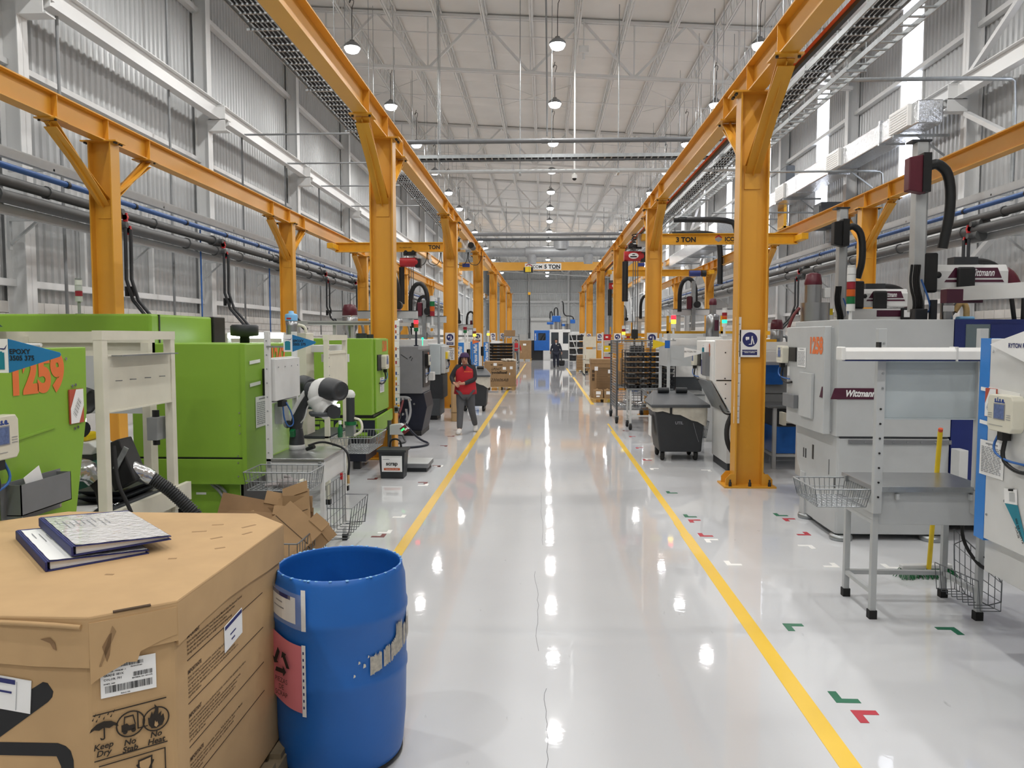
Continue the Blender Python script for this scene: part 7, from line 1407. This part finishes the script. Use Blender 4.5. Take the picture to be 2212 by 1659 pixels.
t = thing('floor_jack', (1.2, 50.5, 0), 'dark pallet jack parked beside the far pipe rack', 'jack'); part('body', G().box(.95, 1.35, 50.2, 50.5, .05, .35), 'black', t, bev=.03); part('tiller', G().bar((1.15, 50.4, .3), (.95, 50.2, 1.15), .06, .05), 'charcoal', t); part('wheel', G().cyl((1.0, 50.2, .08), (1.3, 50.2, .08), .08, 12), 'rubber', t)
# bays deep on the window side, seen between the columns
t = thing('bin_shelf', (2.8, 30.5, 0), 'white shelf with yellow blue and red bins between the window side columns', 'shelf')
for z in (.4, .85, 1.3, 1.75): part('shelf_board', G().box(2.3, 3.4, 30, 30.5, z, z + .03), 'off_white', t)
for x in (2.3, 2.85, 3.38): part('upright', G().box(x - .02, x + .02, 30, 30.5, 0, 2.1), 'off_white', t)
cs = ['yellow', 'yellow', 'blue', 'red', 'yellow', 'red']; i = 0
for z in (.43, .88, 1.33, 1.78):
    for k in range(3):
        nm = cs[i % 6]; q = thing('storage_bin', (2.4 + .36 * k, 30.2, z), '%s bin on the %s shelf up, %s from the aisle' % (nm, ORD[int((z - .4) / .44)], ORD[k]), 'bin', 'colored bins on the white shelf'); part('bin_body', tub(2.32 + .36 * k, 2.62 + .36 * k, 30.02, 30.4, z, z + .24, .02), nm, q); part('label', G().box(2.4 + .36 * k, 2.5 + .36 * k, 30.015, 30.02, z + .1, z + .16), 'paper', q); i += 1
for i, (y, z1, lab) in enumerate(((19.6, 1.78, 'white machine with blue top beyond the second window side aisle column'), (27.8, 1.75, 'white machine before the third window side aisle column'), (36.9, 1.7, 'white machine beyond the shelf of colored bins'))):
    t = thing('molding_machine', (3.5, y, 0), lab, 'machine', 'white machines deep on the window side'); part('housing', G().box(2.9, 6.2, y, y + 1.5, .2, z1), 'off_white', t, bev=.02); part('plinth', G().box(3.0, 6.1, y + .1, y + 1.4, 0, .2), 'charcoal', t); part('blue_top', G().box(2.88, 5.5, y - .02, y + .4, z1, z1 + .12), 'panel_blue' if i == 0 else 'crane_yellow', t); part('dark_window', G().box(3.1, 4.0, y - .015, y, 1.1, 1.6), 'charcoal', t); part('rail', G().box(2.9, 6, y + .5, y + .6, z1 + .2, z1 + .3), 'crane_yellow', t); part('rail_post', G().box(3.2, 3.26, y + .5, y + .56, z1, z1 + .7).box(4.6, 4.66, y + .5, y + .56, z1, z1 + .7), 'crane_yellow', t)
    linear_robot(3.4, 5.2, y + .9, 2.5, 'pale linear robot above the %s white machine deep on the window side' % ORD[i], 3.9, .9, 'off_white')
signal_tower(2.75, 26.6, 1.7, 'signal light glowing yellow beyond the wire cart', ['off_white', 'lamp_yellow', 'dim_red', 'off_white'], .6, 'off_white', .1, .06)
signal_tower(2.85, 30.25, 2.1, 'signal light glowing green beside the shelf of bins', ['off_white', 'lamp_green', 'mark_maroon'], .5, 'off_white', .1, .05)
# bays deep on the windowless side
for i, y in enumerate((24.4, 33.0, 40.5)):
    t = thing('molding_machine', (-4.2, y, 0), 'pale machine body %s in the deep windowless bays' % ORD[i], 'machine', 'pale machines deep in the windowless bays'); part('housing', G().box(-6.4, -3.65, y, y + 1.8, .2, 1.8), 'off_white', t, bev=.02); part('plinth', G().box(-6.3, -3.7, y + .1, y + 1.7, 0, .2), 'charcoal', t); part('rail', G().box(-6.2, -3.7, y + .4, y + .5, 1.9, 2.0), 'galv', t)
    linear_robot(-5.6, -3.2, y + .9, 2.3, 'pale linear robot above the %s deep machine of the windowless bays' % ORD[i], -3.9, .8)
# ================================================================ far end of the aisle
t = thing('molding_machine', (.5, 63, 0), 'white machine with a blue door standing at the far end of the aisle', 'machine')
part('blue_door', G().box(-.83, .40, 61.6, 61.9, .78, 1.6).box(-.83, -.5, 61.6, 61.9, 1.6, 2.18).box(.1, .40, 61.6, 61.9, 1.6, 2.18).box(-.83, .40, 61.6, 61.9, 2.18, 2.42), 'blue', t, bev=.03); part('door_window', G().box(-.5, .1, 61.68, 61.72, 1.55, 2.2), 'window_pane', t); text('maker_lettering', 'Krauss Maffei', .14, 'print_white', t, (-.68, 61.59, 1.6), (0, 0, 1), (-1, 0, 0), align='LEFT', bold=.004, sx=.75)
for p in ([(-.3, 61.66, 1.3), (-.3, 61.66, 1.7), (.0, 61.66, 2.1)], [(-.1, 61.66, 1.35), (-.05, 61.66, 1.7), (.08, 61.66, 1.9)]): part('door_hose', G().tube(p, .04, 8), 'black', t)
part('housing', G().box(.4, 2.1, 61.7, 62.2, .8, 2.48), 'white', t, bev=.03); part('dark_window', G().box(.55, 1.15, 61.68, 61.7, 1.3, 2.25), 'window_pane', t); part('dark_window', G().box(1.5, 2.05, 61.68, 61.7, 1.35, 2.25), 'window_pane', t)
part('base_column', G().box(-.1, .5, 61.6, 62.3, 0, .78), 'off_white', t, bev=.02); part('dark_base', G().box(.5, 2.3, 61.8, 63, .1, .8), 'dark_gray', t); part('dark_base', G().box(-1.1, -.1, 61.9, 63, .0, 1.6), 'charcoal', t)
for i, (x, r, z0, z1) in enumerate(((.55, .1, 2.45, 3.2), (.95, .12, 2.45, 3.1), (1.3, .14, 2.45, 3.3), (1.75, .1, 2.45, 2.95), (1.95, .1, 2.45, 2.95))): part('steel_cylinder', G().cyl((x, 62.4, z0), (x, 62.4, z1), r, 12), 'stainless', t)
part('blue_unit', G().box(.62, 1.3, 62.2, 62.8, 3.1, 3.6), 'blue', t, bev=.04); part('blue_unit', G().box(.2, .75, 62.2, 62.6, 2.9, 3.1), 'blue', t, bev=.04); part('blue_unit', G().box(2.1, 2.5, 62.2, 62.6, 2.98, 3.3), 'blue', t, bev=.04); part('blue_unit', G().box(1.45, 1.65, 62.2, 62.6, 2.75, 2.95), 'blue', t, bev=.03)
part('silver_mast', G().box(1.28, 1.42, 62.8, 63, 3.4, 5.0), 'galv', t); part('silver_mast', G().box(.42, .54, 62.8, 63, 3.0, 4.0), 'galv', t)
for p in ([(.45, 62.7, 3.4), (.45, 62.7, 3.9), (.6, 62.7, 4.0), (.66, 62.7, 3.6)], [(.8, 62.7, 3.6), (.8, 62.7, 4.2), (1.0, 62.7, 4.3), (1.1, 62.7, 4.1), (1.1, 62.7, 3.6)], [(1.42, 62.7, 4.8), (1.55, 62.7, 4.7), (1.55, 62.7, 3.6), (2.3, 62.7, 3.6), (2.4, 62.7, 3.3)]): part('energy_chain', G().tube(p, .05, 8), 'black', t)
part('side_block', G().box(2.15, 3.6, 62, 64, .3, 2.3), 'off_white', t, bev=.03)
pallet(-2.2, -1.0, 60.6, 61.8, 'pallet under the far brown carton left of the blue door', .14); q = carton(-2.15, -1.05, 60.65, 61.75, .14, 1.6, 'far brown carton with a flat top left of the blue door'); part('paper_label', G().box(-1.7, -1.45, 60.63, 60.65, 1.2, 1.35), 'paper', q)
t = thing('hanging_cable', (-1.25, 60, 0), 'black pendant control cable hanging before the far carton', 'cable'); part('cable_run', G().cyl((-1.2, 60.2, 2.2), (-1.2, 60.2, 5.2), .05, 8).cyl((-1.2, 60.2, 5.2), (-1.2, 60.2, 12.5), .012, 5), 'black', t); part('pendant_box', G().box(-1.28, -1.12, 60.15, 60.25, 1.75, 2.2), 'charcoal', t); part('hook', G().box(-1.3, -1.1, 60.1, 60.3, 5.2, 5.4), 'crane_yellow', t)
# stock beside the windowless side line
pallet(-2.18, -1.03, 27.3, 28.4, 'pallet under the carton marked lyondellbasell', .13)
q = carton(-2.17, -1.05, 27.3, 28.35, .13, 1.03, 'brown open carton marked lyondellbasell on a pallet at the aisle'); text('maker_lettering', 'lyondellbasell', .125, 'ink', q, (-1.62, 27.294, .6), bold=.004, sx=.85); text('hand_lettering', 'LP247', .13, 'ink', q, (-1.75, 27.294, .72), shear=.3); text('hand_lettering', '230606AB', .15, 'ink', q, (-1.62, 27.294, .32), shear=.3)
for x, z, wd, h in ((-1.83, .88, .12, .1), (-1.5, .74, .12, .1), (-1.24, .76, .1, .1), (-1.26, .55, .03, .08)): part('paper_label', G().box(x, x + wd, 27.292, 27.296, z, z + h), 'paper', q)
part('small_print', G().box(-1.93, -1.87, 27.293, 27.296, .9, .93).box(-1.66, -1.5, 27.293, 27.296, .9, .93), 'ink_brown', q)
s_ = thing('plastic_film', (-1.3, 27.5, 1.03), 'crumpled pale plastic film on top of the lyondellbasell carton', 'film'); g = G(); rnd = random.Random(6)
for k in range(9): g.ball((-1.5 + .05 * k, 27.45 + .1 * rnd.random(), 1.06 + .02 * rnd.random()), .07, 8, (1.1, 1, .6))
g.v = [(a + rnd.uniform(-.03, .03), b + rnd.uniform(-.03, .03), c + rnd.uniform(-.01, .03)) for a, b, c in g.v]; part('film_sheet', g, 'liner', s_)
t = thing('tray_rack', (-1.8, 29.6, 0), 'rack of wide black trays behind the lyondellbasell carton', 'rack')
for x in (-2.15, -1.2): part('post', G().box(x - .02, x + .02, 29.3, 29.34, 0, 1.72).box(x - .02, x + .02, 30.0, 30.04, 0, 1.72), 'galv', t)
for k in range(7): q = thing('black_tray', (-1.7, 29.7, .85 + .12 * k), '%s wide black tray up in the rack behind the lyondellbasell carton' % ORD[k], 'tray', 'wide black trays in the rack'); part('tray_shell', tub(-2.12, -1.23, 29.36, 29.98, .85 + .12 * k, .93 + .12 * k, .02), 'black', q); part('rim', tub(-2.14, -1.21, 29.33, 30.0, .915 + .12 * k, .93 + .12 * k, 0, .03), 'black', q)
t = waste_bin(-2.2, -1.46, 19.5, 20.1, 'dark gray wheeled bin with liner behind the woman in red', h=.9)
q = carton(-2.13, -1.95, 17.2, 17.9, 0, 1.02, 'tall narrow brown carton standing at the second aisle column', name='tall_carton', m='kraft', oct_=.04); part('fold_line', G().box(-2.12, -1.96, 17.195, 17.2, .2, .206), 'ink_brown', q); part('open_flap', G().hexa([(-2.16, 17.2, 1.02), (-2.0, 17.25, 1.02), (-2.0, 17.8, 1.02), (-2.16, 17.8, 1.02), (-2.17, 17.2, 1.03), (-2.02, 17.2, 1.2), (-2.02, 17.8, 1.2), (-2.17, 17.8, 1.03)]), 'kraft', q)
t = thing('stock_shelf', (-1.9, 45, 0), 'gray wheeled shelf with a brown box on top far on the windowless side', 'shelf')
for x in (-2.45, -1.52): part('upright', G().box(x - .03, x + .03, 45, 45.05, .1, 2.05).box(x - .03, x + .03, 45.7, 45.75, .1, 2.05), 'galv', t)
for z in (.4, 1.2, 1.9): part('shelf_board', G().box(-2.48, -1.49, 45, 45.75, z, z + .04), 'galv', t)
for x in (-2.45, -1.52): part('caster', G().cyl((x - .02, 45, .06), (x + .02, 45, .06), .06, 10), 'rubber', t)
carton(-2.4, -1.75, 45.1, 45.6, 1.94, 2.3, 'brown box on the top board of the gray wheeled shelf', name='small_carton'); carton(-2.4, -1.7, 45.1, 45.6, .45, .95, 'brown box on the lowest board of the gray wheeled shelf', name='small_carton', m='kraft_dark')
carton(-1.95, -1.55, 41, 41.8, 0, 1.05, 'plain brown carton on the floor before the gray wheeled shelf', name='small_carton')
# ================================================================ people
def skin(name, vs, es, m, parent, root=0, sub=2, flat=None):
    off = rootloc(parent); me = bpy.data.meshes.new(name); me.from_pydata([tuple(V(v[:3])) for v in vs], es, [])
    o = link(bpy.data.objects.new(name, me)); o.parent = parent; me.materials.append(MATS[m])
    md = o.modifiers.new('skin', 'SKIN'); md.use_smooth_shade = True
    for i, v in enumerate(vs):
        d = me.skin_vertices[0].data[i]; d.radius = (v[3], v[4] if len(v) > 4 else v[3]); d.use_root = (i == root)
    s = o.modifiers.new('subsurf', 'SUBSURF'); s.levels = sub; s.render_levels = sub
    return o
def chain(vs, es, pts, start=None):
    prev = start
    for p in pts:
        vs.append(p)
        if prev is not None: es.append((prev, len(vs) - 1))
        prev = len(vs) - 1
    return prev
def hand(vs, es, wrist, d, across, curl, k=1.0):
    """palm, four unequal bent fingers and a thumb from the wrist vertex; d = pointing way, across = thumb side, curl = way the fingers bend"""
    w = V(vs[wrist][:3]); d, a, c = V(d).normalized(), V(across).normalized(), V(curl).normalized()
    palm = chain(vs, es, [tuple(w + d * .04 * k) + (.026 * k, .017 * k), tuple(w + d * .075 * k) + (.034 * k, .015 * k)], wrist)
    for i, (o, l) in enumerate(((.026, .07), (.009, .078), (-.009, .072), (-.026, .056))):
        p = w + d * .085 * k + a * o * k
        chain(vs, es, [tuple(p) + (.0095 * k,), tuple(p + (d * .75 + c * .5).normalized() * l * .5 * k) + (.0085 * k,), tuple(p + (d * .75 + c * .5).normalized() * l * .5 * k + (d * .35 + c * .9).normalized() * l * .45 * k) + (.007 * k,)], palm)
    p = w + d * .035 * k + a * .03 * k
    chain(vs, es, [tuple(p) + (.0115 * k,), tuple(p + (d * .7 + a * .6) * .035 * k) + (.0105 * k,), tuple(p + (d * .9 + a * .25 + c * .3) * .065 * k) + (.008 * k,)], wrist)
def person(loc, label, J, cols, hs=1.0, hair='cap', feet=None):
    """J: joint positions in metres about the feet; cols: shirt, trousers, shoes, over"""
    t = thing('person', loc, label, 'person'); H = J['head']; hx, hy, hz = H
    vs, es = [], []
    pel = chain(vs, es, [J['pelvis'] + (.15 * hs, .11 * hs)])
    ch_ = chain(vs, es, [J['waist'] + (.135 * hs, .1 * hs), J['chest'] + (.155 * hs, .11 * hs), J['neckb'] + (.08 * hs, .07 * hs)], pel)
    nk = chain(vs, es, [J['neck'] + (.052,), (hx, hy + .005, hz - .085, .062, .068), (hx, hy, hz - .02, .078, .09), (hx, hy + .01, hz + .055, .076, .09), (hx, hy + .015, hz + .1, .045, .055)], ch_)
    chain(vs, es, [(hx, hy - .085, hz - .012, .014), (hx, hy - .104, hz - .022, .011)], nk - 2)                       # nose
    for s in ('r', 'l'):
        sgn = -1 if s == 'r' else 1
        wr = chain(vs, es, [J['sh' + s] + (.058 * hs,), J['el' + s] + (.043 * hs,), J['wr' + s] + (.027,)], 3 - 1)
        d = V(J['wr' + s]) - V(J['el' + s]); d = V(J.get('hd' + s, tuple(d))); hand(vs, es, wr, d, J['th' + s], J['cu' + s])
        kn = chain(vs, es, [J['hip' + s] + (.09 * hs,), J['kn' + s] + (.06 * hs,), J['an' + s] + (.04,)], pel)
        a = V(J['an' + s]); f = V(J['fo' + s]).normalized(); chain(vs, es, [tuple(a + f * .1 + V((0, 0, -.045))) + (.036, .028), tuple(a + f * .17 + V((0, 0, -.055))) + (.028, .02)], kn)
    skin('body', vs, es, 'skin', t)
    def grow(v, d): return tuple(v[:3]) + tuple(r + d for r in v[3:])
    q = lambda k, r, r2=None: J[k] + ((r * hs,) if r2 is None else (r * hs, r2 * hs))
    # long sleeved top
    vs, es = [], []
    c = chain(vs, es, [q('pelvis', .165, .125), q('waist', .155, .12), q('chest', .175, .13), q('neckb', .095, .085)])
    for s in ('r', 'l'):
        e = V(J['el' + s]); w_ = e.lerp(V(J['wr' + s]), .93)
        chain(vs, es, [q('sh' + s, .073), q('el' + s, .056), tuple(w_) + (.038,)], 2)
    skin('shirt', vs, es, cols[0], t)
    vs, es = [], []; chain(vs, es, [tuple(V(J['pelvis']) + V((0, 0, .03))) + (.17 * hs, .13 * hs)])
    for s in ('r', 'l'):
        a = V(J['an' + s]) + V((0, 0, .03)); kn = V(J['kn' + s]); hp = V(J['hip' + s]); chain(vs, es, [tuple(hp) + (.115 * hs,), tuple(hp.lerp(kn, .5)) + (.098 * hs,), tuple(kn) + (.076 * hs,), tuple(kn.lerp(a, .5)) + (.07 * hs,), tuple(a - V((0, 0, .035))) + (.058 * hs,)], 0)
    skin('trousers', vs, es, cols[1], t)
    for s in ('r', 'l'):
        a = V(J['an' + s]); f = V(J['fo' + s]).normalized(); vs, es = [], []
        chain(vs, es, [tuple(a - f * .05 + V((0, 0, -.035))) + (.05, .05), tuple(a + f * .03 + V((0, 0, -.02))) + (.058, .062), tuple(a + f * .12 + V((0, 0, -.04))) + (.055, .044), tuple(a + f * .2 + V((0, 0, -.05))) + (.046, .032)]); skin('shoe', vs, es, cols[2], t)
    for dx in (-.034, .034): part('eye', G().ball(tuple(V(loc) + V((hx + dx, hy - .079, hz + .012))), .0085, 8), 'print_black', t); part('eyebrow', G().bar(tuple(V(loc) + V((hx + dx - .017, hy - .088, hz + .034))), tuple(V(loc) + V((hx + dx + .017, hy - .088, hz + .036))), .006, .007), 'hair', t)
    part('mouth', G().bar(tuple(V(loc) + V((hx - .024, hy - .082, hz - .056))), tuple(V(loc) + V((hx + .024, hy - .082, hz - .056))), .006, .007), 'dim_red', t)
    for dx in (-.081, .081): part('ear', G().ball(tuple(V(loc) + V((hx + dx, hy + .01, hz - .005))), .022, 8, (.4, .7, 1.2)), 'skin', t)
    return t
WL = (-1.585, 15.15, 0)
J = dict(pelvis=(0, .04, .84), waist=(0, .03, 1.02), chest=(0, .02, 1.22), neckb=(0, .02, 1.36), neck=(0, .01, 1.4), head=(-.01, -.01, 1.49),
         shr=(-.165, .02, 1.32), elr=(-.275, -.01, 1.12), wrr=(-.2, -.19, 1.0), shl=(.165, .02, 1.32), ell=(.2, -.02, 1.09), wrl=(-.02, -.22, 1.0),
         hdr=(.5, -.6, -.1), hdl=(-1, -.2, .1), thr=(.3, .3, .9), thl=(-.2, -.2, 1), cur=(.3, .6, -.5), cul=(.2, .9, -.2),
         hipr=(-.09, .03, .80), knr=(-.095, -.06, .45), anr=(-.1, -.17, .09), hipl=(.09, .05, .80), knl=(.115, .1, .46), anl=(.17, .36, .115), **{'for': (-.05, -1, 0), 'fol': (.1, -1, -.25)})
t = person(WL, 'woman in a red sleeveless vest and dark headscarf walking beside the aisle line, hands together', J, ('cloth_black', 'cloth_gray', 'shoe_white'), 1.0)
w3 = lambda a, b, c: (WL[0] + a, WL[1] + b, c)
def loft(t, name, m, loc, rings, n=28):
    """open garment: elliptical rings (z, half width, half depth, dy)"""
    g = G(); k = len(rings); vs = []
    for z, rx, ry, dy in rings:
        for q in range(n):
            a = 2 * PI * q / n; wv = 1 + .02 * math.sin(a * 5 + z * 7); vs.append((loc[0] + rx * wv * math.cos(a), loc[1] + dy + ry * wv * math.sin(a), z))
    g.add(vs, [(j * n + q, j * n + (q + 1) % n, (j + 1) * n + (q + 1) % n, (j + 1) * n + q) for j in range(k - 1) for q in range(n)], True)
    o = part(name, g, m, t); sd = o.modifiers.new('thick', 'SOLIDIFY'); sd.thickness = .008; return o
loft(t, 'vest', 'vest_red', WL, [(.79, .232, .17, .04), (.85, .225, .165, .04), (.95, .212, .155, .035), (1.1, .2, .148, .025), (1.22, .2, .142, .02), (1.29, .195, .125, .02), (1.325, .165, .108, .02), (1.352, .115, .095, .02), (1.365, .085, .082, .015)])
text('vest_lettering', 'SEGURIDAD', .03, 'num_orange', t, w3(.075, -.142, 1.235), bold=.001)
part('shirt_collar', G().prism([(WL[0] - .045, 1.36), (WL[0] + .045, 1.36), (WL[0] + .005, 1.27)], 'y', WL[1] - .132, WL[1] - .10), 'cloth_black', t)
hd = J['head']
g = G().lathe([(.104, -.05), (.107, .0), (.106, .04), (.098, .08), (.075, .115), (.04, .132), (.001, .137)], (0, 0, 0), 20); g.v = [(a * .92, b * 1.05 + .012, c) for a, b, c in g.v]
g2 = G(); g2.v = [(WL[0] + hd[0] + a, WL[1] + hd[1] + b, hd[2] + max(c, (.035 if b < -.03 else -.05))) for a, b, c in g.v]; g2.f = g.f; g2.sm = g.sm; part('head_cover', g2, 'purple', t)
part('head_band', G().tube([w3(hd[0] - .09, hd[1] - .02, hd[2] + .045), w3(hd[0] - .05, hd[1] - .09, hd[2] + .05), w3(hd[0] + .05, hd[1] - .09, hd[2] + .05), w3(hd[0] + .09, hd[1] - .02, hd[2] + .045)], .016, 8), 'purple', t)
for s in (-1, 1): part('hair', G().tube([w3(hd[0] + s * .075, hd[1] - .0, hd[2] + .04), w3(hd[0] + s * .095, hd[1] + .01, hd[2] - .04), w3(hd[0] + s * .105, hd[1] + .03, hd[2] - .12)], [.03, .036, .03], 8), 'hair', t)
g = G()
for s in (-1, 1): g.tube([w3(hd[0] + s * .034 + .024 * math.cos(k * PI / 5), hd[1] - .094, hd[2] + .01 + .019 * math.sin(k * PI / 5)) for k in range(10)], .003, 5, 1, closed=True)
part('eyeglasses', g, 'charcoal', t)
JM = dict(pelvis=(0, .02, .98), waist=(0, .01, 1.14), chest=(0, 0, 1.36), neckb=(0, 0, 1.5), neck=(0, -.01, 1.55), head=(0, -.03, 1.66),
          shr=(-.2, 0, 1.45), elr=(-.29, .03, 1.2), wrr=(-.35, -.08, .97), shl=(.2, 0, 1.45), ell=(.29, .03, 1.19), wrl=(.34, .02, .95), thr=(.4, -.9, 0), thl=(-.4, -.9, 0), cur=(.9, 0, 0), cul=(-.9, 0, 0),
          hipr=(-.1, .02, .93), knr=(-.11, -.06, .52), anr=(-.11, -.12, .1), hipl=(.1, .02, .93), knl=(.11, .02, .52), anl=(.12, .16, .12), **{'for': (0, -1, 0), 'fol': (0, -1, 0)})
MLc = (.72, 46.6, 0)
t = person(MLc, 'man in dark navy overalls walking down the middle of the far aisle', JM, ('cloth_navy', 'cloth_navy', 'print_black'), 1.22)
loft(t, 'jacket', 'cloth_navy', MLc, [(.88, .235, .17, .02), (1.0, .225, .165, .015), (1.14, .215, .16, .01), (1.3, .23, .16, 0), (1.42, .235, .15, 0), (1.48, .19, .13, 0), (1.53, .1, .09, 0)])
hd = JM['head']; g = G().lathe([(.1, -.02), (.098, .04), (.085, .085), (.05, .112), (.001, .12)], (MLc[0] + hd[0], MLc[1] + hd[1] + .025, hd[2] + .01), 16); g.v = [(a, b, c + (.045 if b < MLc[1] + hd[1] - .03 else 0)) for a, b, c in g.v]; part('hair', g, 'hair', t)
part('undershirt', G().prism([(MLc[0] - .05, 1.53), (MLc[0] + .05, 1.53), (MLc[0], 1.4)], 'y', MLc[1] - .175, MLc[1] - .14), 'off_white', t); part('name_tag', G().box(MLc[0] + .08, MLc[0] + .17, MLc[1] - .185, MLc[1] - .165, 1.37, 1.39), 'cream', t)
# a worker bent over the far stock
JB = dict(JM); MB = (-1.95, 52.5, 0)
t = person(MB, 'far worker in pink, half hidden behind the gray wheeled shelf', {k: ((v[0], v[1], v[2] * .96) if k[:2] not in ('th', 'cu', 'fo') else v) for k, v in JM.items()}, ('vest_red', 'cloth_gray', 'print_black'), 1.0)
loft(t, 'jacket', 'vest_red', MB, [(.86, .2, .15, .02), (1.1, .19, .14, .01), (1.3, .2, .14, 0), (1.42, .17, .12, 0), (1.47, .09, .08, 0)])
hd = JM['head']; part('hair', G().ball((MB[0], MB[1] + .01, hd[2] * .96 + .05), .105, 12), 'hair', t)
# ================================================================ lettering becomes mesh
dg = bpy.context.evaluated_depsgraph_get()
for o in [o for o in S.objects if o.type == 'FONT']:
    me = bpy.data.meshes.new_from_object(o.evaluated_get(dg)); me.name = o.data.name
    n = bpy.data.objects.new('lettering', me); COL.objects.link(n); n.parent = o.parent; n.matrix_local = o.matrix_local
    if 'label' in o: n['label'] = o['label']
    nm = o.name; bpy.data.objects.remove(o); n.name = nm
